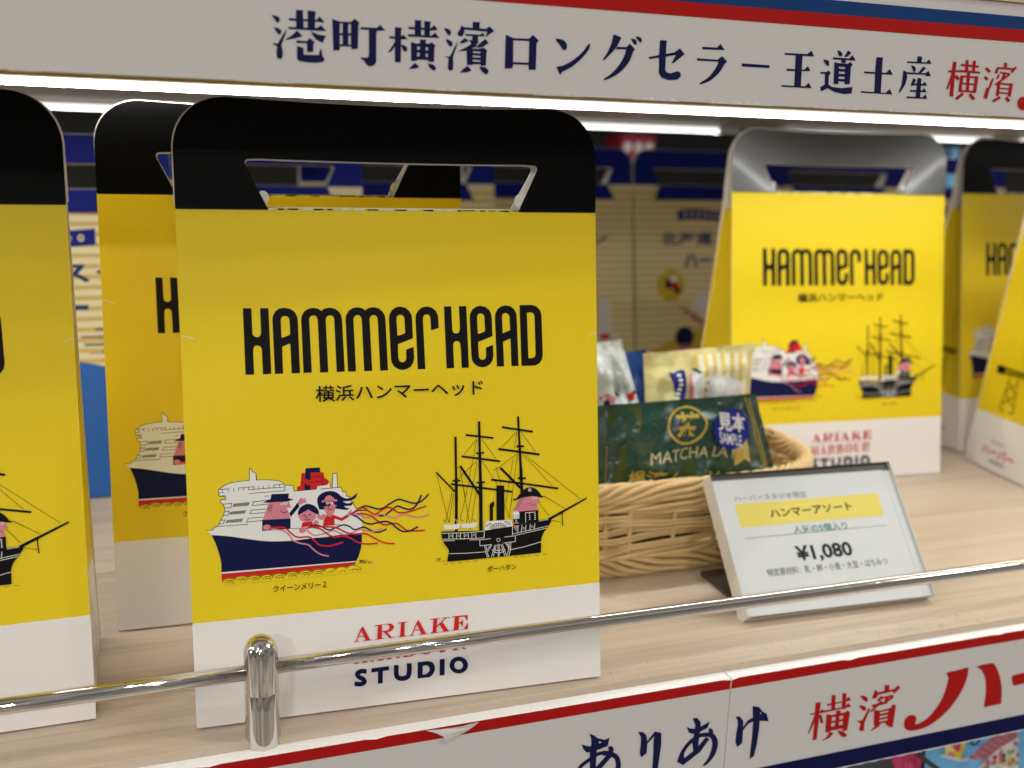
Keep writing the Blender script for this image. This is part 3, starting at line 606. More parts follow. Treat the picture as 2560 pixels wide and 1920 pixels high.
    "6,-44 7679,0 7662,42 7646,82 7635,118 7629,151 7628,183 7631,213 7637,242 7646,271 7658,298 7674,325 7694,351 7719,376 7747,401 7779,426 7815,451 7852,478 7896,"
    "506 7949,535 8005,561 8058,583 8104,599 8136;10-2024 7557,-2003 7570,-1975 7588,-1943 7609,-1907 7630,-1870 7648,-1833 7660,-1792 7667,-1746 7672,-1697 7673,-16"
    "49 7673,-1603 7670,-1564 7666,-1530 7660,-1499 7649,-1470 7637,-1444 7624,-1422 7613,-1405 7605|-2045 7591,-2025 7603,-1997 7621,-1964 7643,-1926 7665,-1886 768"
    "4,-1844 7698,-1799 7706,-1750 7711,-1700 7712,-1649 7712,-1602 7709,-1560 7705,-1522 7698,-1487 7686,-1455 7673,-1428 7659,-1406 7648,-1390 7641;12-2101 7540,-2"
    "069 7559,-2026 7585,-1975 7616,-1921 7648,-1869 7676,-1824 7698,-1784 7715,-1747 7731,-1712 7743,-1680 7751,-1650 7753,-1621 7749,-1591 7737,-1559 7717,-1525 76"
    "89,-1489 7657,-1452 7625,-1414 7598,-1378 7574,-1343 7548,-1306 7522,-1266 7499,-1223 7482,-1175 7477,-1127 7487,-1081 7509,-1036 7537,-992 7566,-950 7594,-909 "
    "7615,-867 7634,-823 7653,-779 7671,-738 7686,-700 7696,-667 7700,-642 7698,-620 7691,-599 7680,-576 7665,-549 7647,-519 7628,-487 7606,-453 7580,-416 7551,-377 "
    "7522,-335 7495,-292 7475,-248 7462,-206 7454,-163 7450,-119 7449,-73 7450,-24 7454,28 7459,81 7467,136 7477,195 7489,257 7503,323 7519,401 7539,492 7564,587 759"
    "0,676 7616,753 7638,807 7653|-2133 7593,-2102 7612,-2059 7638,-2007 7670,-1952 7702,-1898 7731,-1851 7754,-1809 7772,-1770 7788,-1732 7802,-1692 7811,-1652 7815"
    ",-1609 7809,-1565 7792,-1525 7766,-1487 7735,-1451 7703,-1416 7673,-1381 7648,-1345 7624,-1309 7597,-1275 7573,-1242 7554,-1211 7543,-1181 7539,-1149 7546,-1112"
    " 7564,-1071 7589,-1028 7618,-983 7647,-938 7671,-894 7691,-849 7710,-803 7729,-758 7745,-714 7757,-672 7762,-633 7759,-599 7749,-570 7734,-543 7716,-517 7698,-4"
    "87 7679,-453 7656,-417 7628,-380 7600,-343 7572,-308 7550,-272 7533,-237 7523,-200 7516,-162 7512,-122 7511,-79 7513,-32 7516,17 7521,68 7528,121 7538,178 7550,"
    "239 7564,305 7580,383 7599,473 7624,567 7650,656 7676,733 7698,787 7713;14-1984 7531,-1957 7525,-1919 7517,-1875 7507,-1827 7496,-1781 7484,-1741 7471,-1706 745"
    "6,-1672 7438,-1638 7417,-1601 7397,-1561 7380,-1517 7369,-1471 7367,-1423 7370,-1374 7377,-1326 7386,-1278 7395,-1230 7404,-1183 7414,-1135 7427,-1089 7440,-104"
    "3 7451,-1000 7457,-957 7457,-914 7449,-868 7434,-822 7414,-775 7392,-730 7371,-687 7353,-651 7339,-619 7325,-589 7311,-557 7299,-522 7291,-482 7288,-440 7293,-3"
    "96 7303,-351 7317,-307 7331,-264 7344,-223 7354,-181 7360,-140 7367,-99 7372,-58 7375,-18 7375,23 7370,66 7360,110 7344,156 7325,204 7304,253 7284,303 7270,351 "
    "7259,398 7251,446 7244,494 7240,544 7239,596 7241,654 7250,717 7263,781 7280,840 7297,890 7312,926 7322|-1975 7580,-1948 7574,-1911 7566,-1866 7556,-1818 7545,-"
    "1770 7532,-1726 7519,-1686 7502,-1649 7481,-1615 7460,-1581 7442,-1548 7428,-1513 7419,-1473 7417,-1430 7420,-1385 7427,-1337 7435,-1289 7445,-1242 7453,-1197 7"
    "463,-1151 7475,-1104 7489,-1055 7501,-1006 7508,-955 7508,-904 7498,-853 7481,-803 7460,-756 7438,-711 7417,-671 7400,-634 7386,-601 7371,-572 7358,-544 7348,-5"
    "17 7342,-486 7339,-450 7343,-411 7352,-369 7365,-325 7380,-279 7394,-235 7404,-192 7411,-149 7417,-107 7423,-63 7426,-18 7426,29 7421,78 7409,126 7392,174 7371,"
    "221 7351,268 7333,313 7319,358 7309,404 7301,449 7295,494 7291,541 7290,588 7292,642 7300,702 7313,765 7330,823 7347,874 7362,910 7372;12-1897 7547,-1867 7545,-"
    "1825 7542,-1777 7540,-1725 7535,-1673 7529,-1626 7521,-1581 7510,-1535 7497,-1489 7482,-1444 7465,-1401 7446,-1361 7425,-1325 7401,-1292 7373,-1258 7342,-1224 7"
    "310,-1188 7276,-1148 7242,-1105 7208,-1060 7170,-1013 7131,-964 7095,-914 7063,-864 7040,-814 7029,-766 7028,-720 7033,-677 7041,-637 7048,-598 7052,-559 7055,-"
    "519 7060,-482 7064,-447 7066,-415 7065,-385 7058,-356 7046,-327 7028,-297 7006,-266 6980,-234 6953,-202 6927,-172 6902,-143 6874,-112 6845,-79 6815,-42 6788,-1 "
    "6765,43 6749,88 6736,135 6727,184 6721,236 6716,294 6711,362 6707,443 6705,527 6704,608 6704,676 6704,724 6704|-1896 7608,-1866 7606,-1825 7604,-1775 7601,-1722"
    " 7597,-1667 7590,-1616 7581,-1569 7569,-1520 7556,-1472 7540,-1424 7522,-1377 7501,-1332 7478,-1291 7450,-1253 7419,-1218 7387,-1184 7354,-1149 7321,-1111 7289,"
    "-1068 7255,-1023 7217,-977 7180,-931 7145,-887 7118,-847 7099,-810 7091,-772 7090,-732 7095,-691 7102,-649 7110,-607 7114,-568 7117,-529 7122,-491 7126,-451 712"
    "8,-410 7127,-370 7118,-330 7101,-294 7079,-260 7054,-228 7027,-196 7000,-164 6975,-132 6947,-101 6918,-71 6889,-42 6863,-11 6840,23 6822,59 6808,99 6797,141 678"
    "9,187 6783,238 6778,294 6773,361 6770,440 6768,524 6767,604 6767,672 6767,721 6767;10-2047 7505,-2026 7495,-1998 7483,-1966 7468,-1931 7451,-1895 7431,-1863 740"
    "9,-1832 7383,-1799 7350,-1764 7314,-1728 7276,-1688 7240,-1645 7209,-1601 7184,-1554 7162,-1506 7143,-1457 7127,-1407 7115,-1357 7107,-1307 7105,-1258 7109,-121"
    "0 7117,-1162 7126,-1116 7135,-1071 7141,-1023 7147,-975 7155,-927 7161,-881 7167,-838 7169,-798 7167,-760 7160,-725 7151,-691 7140,-658 7125,-625 7106,-591 7084"
    ",-557 7057,-522 7023,-486 6984,-450 6944,-412 6905,-373 6871,-336 6841,-300 6813,-263 6786,-224 6762,-183 6742,-138 6727,-91 6717,-43 6712,7 6711,58 6714,109 67"
    "21,161 6732,218 6749,281 6774,343 6802,400 6830,449 6854,484 6870|-2024 7560,-2004 7551,-1976 7539,-1942 7523,-1905 7505,-1866 7483,-1828 7458,-1792 7428,-1757 "
    "7392,-1722 7356,-1687 7320,-1652 7288,-1615 7261,-1575 7239,-1532 7219,-1488 7201,-1443 7187,-1398 7176,-1354 7169,-1312 7167,-1268 7170,-1223 7178,-1177 7187,-"
    "1129 7196,-1082 7202,-1035 7209,-987 7216,-938 7223,-889 7228,-841 7231,-794 7228,-751 7221,-710 7211,-671 7197,-633 7180,-595 7159,-557 7134,-517 7103,-479 706"
    "5,-442 7025,-406 6985,-370 6949,-335 6917,-300 6889,-265 6862,-231 6837,-197 6816,-162 6800,-125 6787,-85 6779,-43 6775,2 6774,48 6777,95 6783,143 6793,195 6808"
    ",253 6832,314 6859,371 6886,419 6910,454 6927;10-3704 7155,-3682 7165,-3652 7181,-3618 7198,-3580 7214,-3543 7227,-3508 7233,-3474 7234,-3439 7231,-3403 7226,-3"
    "365 7217,-3324 7204,-3281 7188,-3234 7164,-3183 7131,-3128 7094,-3070 7057,-3013 7026,-2955 7008,-2900 7005,-2849 7014,-2801 7031,-2756 7050,-2712 7069,-2668 70"
    "84,-2622 7098,-2574 7114,-2527 7130,-2482 7144,-2439 7154,-2401 7157,-2365 7155,-2331 7148,-2298 7136,-2265 7122,-2232 7105,-2198 7088,-2166 7068,-2135 7041,-21"
    "01 7011,-2064 6981,-2022 6955,-1971 6941,-1914 6943,-1854 6957,-1793 6976,-1734 6995,-1680 7009,-1636 7012,-1599 7004,-1566 6990,-1534 6970,-1501 6947,-1467 692"
    "2,-1430 6900,-1394 6879,-1358 6857,-1321 6834,-1283 6812,-1244 6794,-1203 6780,-1162 6773,-1122 6771,-1082 6772,-1043 6776,-1005 6783,-967 6790,-926 6801,-884 6"
    "816,-842 6833,-804 6849,-773 6863,-750 6873|-3728 7205,-3707 7215,-3678 7231,-3641 7248,-3601 7266,-3558 7280,-3516 7288,-3476 7289,-3436 7286,-3395 7280,-3353 "
    "7270,-3309 7256,-3262 7239,-3210 7212,-3155 7178,-3100 7140,-3045 7105,-2994 7077,-2948 7063,-2906 7061,-2865 7068,-2822 7083,-2779 7101,-2733 7121,-2687 7137,-"
    "2640 7151,-2593 7167,-2546 7183,-2498 7198,-2450 7209,-2404 7213,-2360 7210,-2319 7201,-2281 7188,-2245 7172,-2209 7155,-2172 7136,-2135 7112,-2100 7082,-2067 7"
    "053,-2035 7026,-2002 7007,-1967 6997,-1924 6998,-1871 7011,-1812 7029,-1752 7049,-1692 7064,-1635 7068,-1586 7058,-1543 7040,-1505 7017,-1471 6992,-1438 6969,-1"
    "404 6948,-1368 6927,-1331 6904,-1295 6882,-1260 6862,-1226 6846,-1193 6835,-1159 6829,-1124 6827,-1089 6828,-1053 6832,-1017 6838,-982 6845,-945 6855,-906 6869,"
    "-866 6885,-829 6901,-797 6915,-774 6925;14-3802 7085,-3782 7066,-3754 7039,-3721 7006,-3685 6973,-3649 6941,-3617 6917,-3590 6898,-3567 6881,-3542 6867,-3515 68"
    "55,-3483 6847,-3444 6843,-3397 6843,-3344 6848,-3287 6855,-3228 6864,-3169 6875,-3112 6886,-3055 6900,-2997 6918,-2939 6937,-2884 6954,-2833 6966,-2790 6969,-27"
    "52 6964,-2719 6951,-2687 6933,-2655 6912,-2621 6890,-2585 6871,-2549 6854,-2514 6836,-2478 6818,-2441 6802,-2402 6789,-2360 6781,-2319 6778,-2277 6780,-2235 678"
    "6,-2192 6794,-2149 6805,-2102 6817,-2053 6834,-2001 6857,-1948 6881,-1896 6904,-1846 6921,-1801 6930,-1757 6930,-1715 6922,-1671 6910,-1627 6894,-1581 6879,-153"
    "4 6867,-1488 6856,-1443 6844,-1397 6832,-1350 6822,-1301 6815,-1250 6815,-1193 6823,-1133 6838,-1072 6857,-1016 6876,-968 6892,-934 6903|-3770 7121,-3750 7102,-"
    "3722 7074,-3689 7042,-3654 7009,-3620 6980,-3590 6956,-3564 6938,-3543 6923,-3523 6911,-3502 6903,-3477 6896,-3444 6893,-3402 6893,-3352 6897,-3296 6904,-3238 6"
    "914,-3180 6924,-3124 6935,-3070 6948,-3013 6966,-2956 6985,-2898 7003,-2843 7015,-2790 7019,-2743 7012,-2701 6997,-2664 6976,-2630 6954,-2598 6933,-2565 6916,-2"
    "530 6899,-2494 6881,-2460 6864,-2425 6849,-2392 6837,-2357 6831,-2321 6829,-2284 6830,-2245 6835,-2205 6843,-2163 6853,-2119 6865,-2072 6881,-2023 6903,-1970 69"
    "28,-1916 6951,-1862 6970,-1808 6981,-1755 6980,-1706 6971,-1658 6958,-1613 6942,-1569 6927,-1524 6916,-1479 6905,-1433 6893,-1389 6881,-1344 6872,-1300 6866,-12"
    "56 6866,-1205 6873,-1148 6887,-1090 6905,-1034 6924,-986 6941,-952 6952;12-3806 7130,-3769 7136,-3718 7144,-3657 7153,-3594 7162,-3535 7169,-3484 7173,-3447 717"
    "4,-3420 7173,-3395 7171,-3366 7168,-3328 7162,-3274 7156,-3200 7148,-3110 7139,-3011 7129,-2911 7117,-2817 7102,-2738 7085,-2674 7063,-2616 7037,-2564 7008,-251"
    "5 6978,-2468 6949,-2423 6922,-2381 6900,-2346 6878,-2312 6857,-2278 6838,-2242 6820,-2201 6805,-2157 6792,-2112 6783,-2066 6775,-2019 6770,-1970 6765,-1919 6761"
    ",-1865 6759,-1808 6761,-1751 6763,-1695 6765,-1642 6762,-1593 6754,-1549 6739,-1506 6719,-1464 6695,-1421 6667,-1376 6638,-1329 6609,-1281 6578,-1232 6545,-1181"
    " 6510,-1130 6475,-1078 6442,-1025 6413,-972 6388,-919 6365,-866 6345,-813 6327,-761 6312,-712 6299,-661 6290,-610 6286,-561 6284,-516 6283,-480 6283,-453 6283|-"
    "3816 7190,-3780 7196,-3729 7204,-3668 7213,-3604 7222,-3543 7229,-3490 7234,-3450 7235,-3419 7234,-3391 7232,-3361 7228,-3323 7223,-3270 7216,-3197 7208,-3107 7"
    "200,-3007 7190,-2906 7177,-2809 7162,-2725 7144,-2655 7120,-2592 7092,-2536 7061,-2486 7030,-2440 7001,-2396 6976,-2354 6953,-2317 6930,-2284 6910,-2253 6892,-2"
    "221 6876,-2185 6863,-2146 6852,-2104 6843,-2061 6836,-2015 6831,-1968 6826,-1919 6822,-1868 6821,-1814 6822,-1756 6825,-1697 6826,-1639 6824,-1582 6814,-1529 67"
    "96,-1480 6774,-1434 6747,-1390 6719,-1345 6690,-1299 6661,-1250 6630,-1200 6596,-1149 6561,-1099 6526,-1049 6495,-1000 6468,-950 6444,-899 6423,-848 6403,-798 6"
    "386,-749 6372,-702 6360,-657 6352,-609 6348,-563 6346,-519 6346,-483 6346,-455 6345;12-3547 7150,-3517 7143,-3476 7134,-3427 7123,-3376 7109,-3328 7094,-3287 70"
    "76,-3252 7055,-3220 7030,-3188 7002,-3155 6971,-3119 6940,-3081 6909,-3041 6879,-3001 6846,-2958 6812,-2911 6779,-2860 6750,-2803 6729,-2740 6718,-2673 6716,-26"
    "04 6719,-2536 6722,-2473 6723,-2418 6719,-2369 6709,-2324 6696,-2282 6680,-2241 6663,-2200 6643,-2157 6621,-2115 6596,-2073 6567,-2031 6535,-1986 6502,-1937 647"
    "0,-1884 6443,-1828 6421,-1770 6401,-1709 6383,-1647 6368,-1583 6355,-1518 6346,-1446 6340,-1368 6339,-1289 6340,-1216 6343,-1154 6346,-1109 6347|-3536 7209,-350"
    "7 7202,-3465 7193,-3416 7182,-3363 7168,-3310 7151,-3262 7130,-3221 7105,-3184 7077,-3150 7047,-3117 7016,-3083 6986,-3046 6957,-3006 6926,-2965 6893,-2924 6860"
    ",-2882 6831,-2838 6806,-2791 6788,-2737 6779,-2676 6777,-2609 6780,-2541 6783,-2474 6785,-2412 6779,-2358 6768,-2309 6754,-2263 6738,-2219 6719,-2176 6698,-2130"
    " 6675,-2084 6648,-2040 6617,-1997 6584,-1954 6552,-1909 6524,-1862 6499,-1810 6479,-1755 6460,-1697 6443,-1637 6428,-1576 6416,-1514 6407,-1447 6402,-1372 6401,"
    "-1294 6402,-1222 6405,-1159 6408,-1115 6409;12-5132 7265,-5101 7264,-5056 7263,-5004 7262,-4949 7261,-4894 7258,-4844 7255,-4798 7253,-4752 7252,-4709 7251,-466"
    "8 7247,-4630 7238,-4593 7223,-4557 7199,-4520 7166,-4483 7126,-4445 7084,-4407 7041,-4368 7004,-4333 6971,-4300 6938,-4266 6905,-4229 6875,-4186 6848,-4135 6827"
    ",-4075 6815,-4008 6811,-3938 6812,-3870 6813,-3809 6813,-3760 6809,-3723 6801,-3696 6793,-3675 6783,-3656 6771,-3633 6754,-3606 6732,-3573 6703,-3537 6665,-3498"
    " 6622,-3459 6578,-3420 6538,-3383 6505,-3349 6481,-3317 6464,-3287 6450,-3257 6440,-3226 6432,-3192 6423,-3153 6415,-3111 6407,-3068 6401,-3024 6397,-2982 6394,"
    "-2942 6393,-2907 6393,-2876 6396,-2847 6399,-2817 6405,-2784 6411,-2745 6419,-2694 6429,-2634 6443,-2570 6458,-2508 6473,-2456 6485,-2419 6494|-5133 7325,-5102 "
    "7324,-5058 7323,-5005 7322,-4949 7321,-4894 7318,-4843 7315,-4798 7313,-4754 7313,-4708 7311,-4662 7307,-4615 7296,-4568 7277,-4523 7247,-4481 7209,-4441 7167,-"
    "4403 7124,-4367 7083,-4330 7048,-4294 7014,-4261 6981,-4229 6951,-4197 6924,-4162 6902,-4121 6885,-4071 6875,-4009 6872,-3941 6872,-3873 6874,-3809 6874,-3754 6"
    "869,-3712 6860,-3678 6850,-3650 6837,-3625 6822,-3600 6803,-3569 6779,-3533 6746,-3495 6706,-3456 6662,-3417 6619,-3381 6582,-3348 6553,-3319 6533,-3293 6518,-3"
    "268 6507,-3242 6499,-3214 6491,-3182 6483,-3145 6475,-3106 6468,-3064 6462,-3022 6458,-2982 6455,-2945 6454,-2913 6455,-2885 6457,-2859 6460,-2830 6465,-2798 64"
    "71,-2759 6479,-2710 6489,-2650 6503,-2586 6518,-2525 6533,-2473 6545,-2436 6554;14-5086 7223,-5035 7213,-4962 7200,-4878 7184,-4791 7165,-4711 7144,-4647 7120,-"
    "4598 7093,-4555 7061,-4518 7025,-4484 6988,-4454 6951,-4426 6918,-4406 6889,-4393 6863,-4383 6835,-4371 6804,-4352 6771,-4321 6740,-4281 6711,-4234 6683,-4182 6"
    "656,-4128 6631,-4075 6608,-4024 6587,-3974 6570,-3923 6558,-3875 6549,-3829 6539,-3787 6527,-3749 6509,-3716 6486,-3686 6457,-3656 6425,-3627 6389,-3595 6352,-3"
    "559 6317,-3523 6283,-3486 6248,-3448 6213,-3407 6178,-3363 6146,-3316 6117,-3262 6091,-3201 6068,-3138 6048,-3079 6031,-3030 6017,-2994 6006|-5078 7277,-5028 72"
    "67,-4955 7254,-4870 7238,-4781 7219,-4697 7196,-4627 7170,-4571 7139,-4523 7102,-4481 7063,-4446 7024,-4414 6986,-4385 6951,-4361 6916,-4345 6883,-4334 6853,-43"
    "24 6827,-4310 6805,-4288 6782,-4254 6757,-4210 6731,-4161 6706,-4109 6681,-4057 6658,-4008 6638,-3962 6623,-3915 6612,-3867 6603,-3818 6593,-3771 6579,-3725 655"
    "8,-3684 6529,-3649 6496,-3617 6460,-3587 6424,-3557 6389,-3524 6356,-3488 6323,-3451 6288,-3414 6254,-3375 6222,-3335 6192,-3293 6166,-3244 6142,-3186 6121,-312"
    "5 6101,-3067 6084,-3017 6070,-2982 6059;11-1816 5647,-1811 5659,-1803 5675,-1794 5695,-1785 5714,-1777 5730,-1772 5742|-1839 5660,-1834 5671,-1826 5688,-1817 57"
    "07,-1808 5726,-1800 5743,-1795 5754;11-1850 5736,-1832 5739,-1806 5743,-1776 5748,-1746 5753,-1719 5756,-1701 5755,-1689 5752,-1679 5747,-1673 5741,-1670 5735,-"
    "1669 5733,-1669 5733,-1676 5730,-1696 5727,-1721 5724,-1747 5720,-1769 5715,-1787 5700,-1776 5678,-1758 5663,-1737 5648,-1714 5634,-1695 5623,-1682 5615|-1855 5"
    "761,-1837 5764,-1812 5769,-1781 5774,-1750 5779,-1722 5782,-1699 5782,-1680 5777,-1665 5768,-1653 5756,-1645 5743,-1643 5727,-1650 5712,-1667 5705,-1690 5701,-1"
    "716 5698,-1740 5695,-1756 5691,-1755 5692,-1756 5694,-1744 5684,-1724 5670,-1702 5657,-1682 5645,-1670 5637;11-1657 5731,-1654 5724,-1649 5713,-1644 5701,-1638 "
    "5689,-1634 5679,-1631 5672|-1633 5740,-1630 5733,-1626 5723,-1620 5711,-1615 5699,-1610 5689,-1607 5682;11-1550 5762,-1561 5746,-1578 5723,-1597 5696,-1617 5669"
    ",-1633 5646,-1645 5630|-1528 5746,-1540 5730,-1557 5707,-1576 5680,-1596 5653,-1612 5630,-1624 5614;01-1377 5660,-1380 5648,-1386 5637,-1396 5628,-1409 5622,-14"
    "24 5618,-1440 5618,-1456 5621,-1470 5627,-1483 5636,-1492 5647,-1498 5659,-1500 5672,-1497 5684,-1491 5695,-1481 5704,-1468 5710,-1453 5714,-1437 5714,-1421 571"
    "1,-1407 5705,-1394 5696,-1385 5685,-1379 5673|-1397 5662,-1399 5654,-1403 5647,-1410 5641,-1418 5637,-1429 5635,-1439 5635,-1450 5637,-1460 5641,-1469 5647,-147"
    "5 5654,-1479 5662,-1480 5670,-1479 5678,-1474 5685,-1467 5691,-1459 5695,-1448 5697,-1438 5697,-1427 5695,-1417 5691,-1408 5685,-1402 5678,-1398 5670;01-1303 56"
    "31,-1308 5620,-1320 5616,-1332 5622,-1336 5634,-1331 5646,-1319 5649,-1308 5643;05-6938 5314,-6930 5364,-6911 5411,-6881 5453,-6842 5488,-6794 5516,-6740 5535,-"
    "6682 5544,-6622 5544,-6562 5533,-6505 5513,-6453 5483,-6408 5447,-6371 5403,-6344 5356,-6328 5305,-6324 5254;11-6877 5378,-6855 5421,-6823 5456,-6782 5485,-6733"
    " 5505,-6679 5515,-6623 5515,-6567 5504,-6515 5484,-6468 5455,-6428 5418,-6399 5377,-6380 5330|-6898 5391,-6875 5436,-6839 5476,-6794 5508,-6741 5529,-6683 5540,"
    "-6622 5540,-6562 5529,-6505 5507,-6454 5475,-6411 5435,-6378 5388,-6358 5339;11-6776 5349,-6761 5377,-6740 5401,-6713 5420,-6681 5433,-6646 5439,-6608 5439,-657"
    "1 5432,-6537 5419,-6506 5400,-6480 5376,-6461 5348,-6448 5317|-6797 5362,-6781 5393,-6756 5421,-6725 5442,-6689 5457,-6649 5465,-6607 5464,-6566 5457,-6527 5442"
    ",-6492 5420,-6463 5392,-6440 5360,-6426 5326;11-6687 5324,-6679 5339,-6668 5352,-6653 5362,-6636 5369,-6616 5373,-6595 5373,-6575 5369,-6556 5362,-6539 5351,-65"
    "25 5338,-6515 5323,-6508 5306|-6709 5337,-6699 5355,-6684 5372,-6665 5385,-6643 5394,-6619 5398,-6595 5398,-6570 5394,-6547 5385,-6525 5372,-6508 5355,-6494 533"
    "5,-6486 5315;05-6497 5358,-6489 5408,-6470 5455,-6440 5497,-6400 5533,-6352 5561,-6298 5580,-6240 5589,-6179 5588,-6119 5578,-6061 5557,-6009 5528,-5963 5491,-5"
    "926 5448,-5899 5400,-5883 5349,-5879 5298;11-6436 5422,-6414 5465,-6381 5501,-6340 5530,-6291 5550,-6237 5560,-6180 5560,-6124 5549,-6071 5529,-6023 5499,-5984 "
    "5463,-5954 5421,-5935 5374|-6457 5436,-6433 5481,-6397 5521,-6352 5552,-6298 5574,-6240 5585,-6179 5585,-6119 5574,-6061 5552,-6010 5520,-5966 5480,-5933 5433,-"
    "5913 5383;11-6334 5393,-6319 5422,-6298 5445,-6271 5464,-6238 5477,-6203 5484,-6165 5484,-6128 5477,-6093 5463,-6062 5444,-6036 5420,-6016 5393,-6004 5362|-6355"
    " 5407,-6339 5437,-6314 5465,-6283 5487,-6246 5502,-6206 5509,-6164 5509,-6123 5501,-6084 5486,-6048 5464,-6018 5437,-5995 5404,-5982 5371;11-6245 5368,-6236 538"
    "4,-6225 5396,-6210 5407,-6192 5414,-6173 5417,-6152 5417,-6132 5413,-6112 5406,-6095 5395,-6081 5382,-6071 5368,-6064 5350|-6266 5381,-6256 5399,-6241 5416,-622"
    "2 5429,-6200 5438,-6176 5443,-6151 5443,-6126 5438,-6103 5429,-6082 5416,-6064 5399,-6050 5380,-6042 5359;05-6041 5343,-6033 5393,-6014 5440,-5984 5483,-5944 55"
    "19,-5895 5547,-5841 5566,-5782 5575,-5721 5574,-5661 5563,-5603 5543,-5550 5514,-5504 5477,-5466 5433,-5439 5385,-5423 5334,-5419 5282;11-5980 5408,-5957 5450,-"
    "5925 5486,-5883 5515,-5834 5535,-5779 5545,-5722 5545,-5666 5535,-5612 5514,-5564 5485,-5525 5448,-5495 5406,-5475 5359|-6001 5421,-5977 5466,-5941 5506,-5895 5"
    "538,-5841 5560,-5783 5571,-5721 5571,-5661 5559,-5603 5537,-5551 5505,-5507 5465,-5474 5418,-5453 5368;11-5877 5378,-5862 5407,-5841 5430,-5813 5449,-5781 5463,"
    "-5745 5469,-5707 5469,-5670 5462,-5634 5449,-5603 5429,-5577 5405,-5557 5378,-5544 5346|-5898 5392,-5882 5423,-5857 5450,-5825 5472,-5789 5487,-5748 5495,-5706 "
    "5495,-5665 5487,-5625 5472,-5589 5450,-5559 5422,-5536 5390,-5522 5355;11-5787 5353,-5779 5369,-5767 5381,-5752 5392,-5735 5399,-5715 5403,-5694 5402,-5673 5399"
    ",-5654 5391,-5637 5381,-5622 5367,-5612 5353,-5605 5335|-5808 5366,-5799 5385,-5784 5401,-5764 5415,-5742 5424,-5718 5428,-5693 5428,-5668 5423,-5644 5414,-5623"
    " 5401,-5605 5384,-5591 5365,-5583 5344;05-5596 5329,-5588 5379,-5569 5427,-5538 5469,-5498 5505,-5450 5533,-5395 5553,-5336 5562,-5274 5561,-5213 5550,-5155 553"
    "0,-5101 5500,-5055 5463,-5017 5420,-4990 5371,-4973 5320,-4969 5268;11-5534 5394,-5512 5437,-5479 5473,-5437 5502,-5387 5522,-5333 5532,-5275 5532,-5218 5521,-5"
    "164 5501,-5116 5471,-5076 5435,-5046 5393,-5026 5345|-5556 5407,-5532 5453,-5495 5493,-5449 5525,-5395 5547,-5336 5558,-5274 5558,-5213 5546,-5155 5524,-5103 54"
    "92,-5058 5452,-5025 5404,-5004 5354;11-5431 5365,-5416 5393,-5395 5417,-5367 5436,-5334 5449,-5298 5456,-5260 5456,-5222 5449,-5187 5435,-5155 5416,-5129 5391,-"
    "5109 5364,-5096 5333|-5452 5378,-5436 5409,-5411 5437,-5379 5459,-5342 5474,-5301 5481,-5259 5481,-5217 5473,-5177 5458,-5141 5436,-5111 5408,-5088 5376,-5074 5"
    "342;11-5340 5339,-5332 5355,-5320 5368,-5305 5378,-5287 5385,-5267 5389,-5247 5389,-5226 5385,-5206 5377,-5189 5367,-5174 5354,-5164 5339,-5157 5321|-5362 5352,"
    "-5352 5371,-5337 5388,-5317 5401,-5295 5410,-5271 5414,-5246 5414,-5221 5410,-5197 5401,-5175 5387,-5157 5371,-5143 5351,-5134 5330;05-5147 5329,-5140 5380,-512"
    "0 5428,-5089 5470,-5049 5507,-5000 5535,-4945 5554,-4885 5563,-4824 5563,-4762 5552,-4704 5531,-4650 5502,-4603 5464,-4565 5421,-4537 5372,-4521 5321,-4516 5269"
    ";11-5085 5395,-5063 5438,-5030 5474,-4988 5503,-4938 5523,-4882 5534,-4825 5533,-4767 5523,-4713 5502,-4664 5473,-4624 5436,-4594 5393,-4574 5346|-5107 5408,-50"
    "83 5454,-5046 5494,-5000 5526,-4945 5548,-4886 5559,-4824 5559,-4762 5548,-4703 5525,-4651 5493,-4606 5453,-4572 5405,-4551 5355;11-4981 5366,-4966 5394,-4945 5"
    "418,-4917 5437,-4884 5450,-4847 5457,-4809 5457,-4771 5450,-4735 5436,-4703 5417,-4677 5392,-4657 5365,-4644 5333|-5003 5379,-4986 5410,-4961 5438,-4929 5460,-4"
    "892 5475,-4851 5483,-4808 5482,-4766 5475,-4726 5459,-4690 5437,-4659 5409,-4636 5377,-4621 5342;11-4890 5340,-4882 5356,-4870 5369,-4855 5379,-4837 5386,-4817 "
    "5390,-4796 5390,-4775 5386,-4755 5378,-4737 5368,-4723 5354,-4712 5340,-4705 5322|-4912 5353,-4902 5372,-4886 5389,-4867 5402,-4845 5411,-4820 5416,-4795 5415,-"
    "4769 5411,-4745 5402,-4724 5388,-4705 5371,-4691 5352,-4683 5331;05-4667 5348,-4659 5399,-4639 5447,-4609 5490,-4568 5526,-4519 5554,-4463 5573,-4403 5583,-4341"
    " 5582,-4279 5571,-4220 5551,-4166 5521,-4118 5483,-4080 5440,-4052 5391,-4036 5340,-4031 5287;11-4604 5414,-4582 5457,-4549 5493,-4506 5522,-4456 5543,-4400 555"
    "3,-4342 5553,-4284 5542,-4229 5521,-4181 5492,-4140 5455,-4109 5412,-4089 5365|-4626 5427,-4602 5473,-4565 5514,-4518 5546,-4464 5568,-4404 5579,-4341 5579,-427"
    "9 5567,-4220 5545,-4167 5512,-4122 5472,-4088 5424,-4067 5374;11-4499 5384,-4484 5413,-4463 5437,-4435 5456,-4401 5469,-4365 5476,-4326 5476,-4288 5469,-4252 54"
    "55,-4220 5436,-4193 5411,-4173 5383,-4160 5352|-4521 5398,-4505 5429,-4479 5457,-4447 5479,-4409 5494,-4368 5502,-4325 5502,-4283 5494,-4242 5478,-4206 5456,-41"
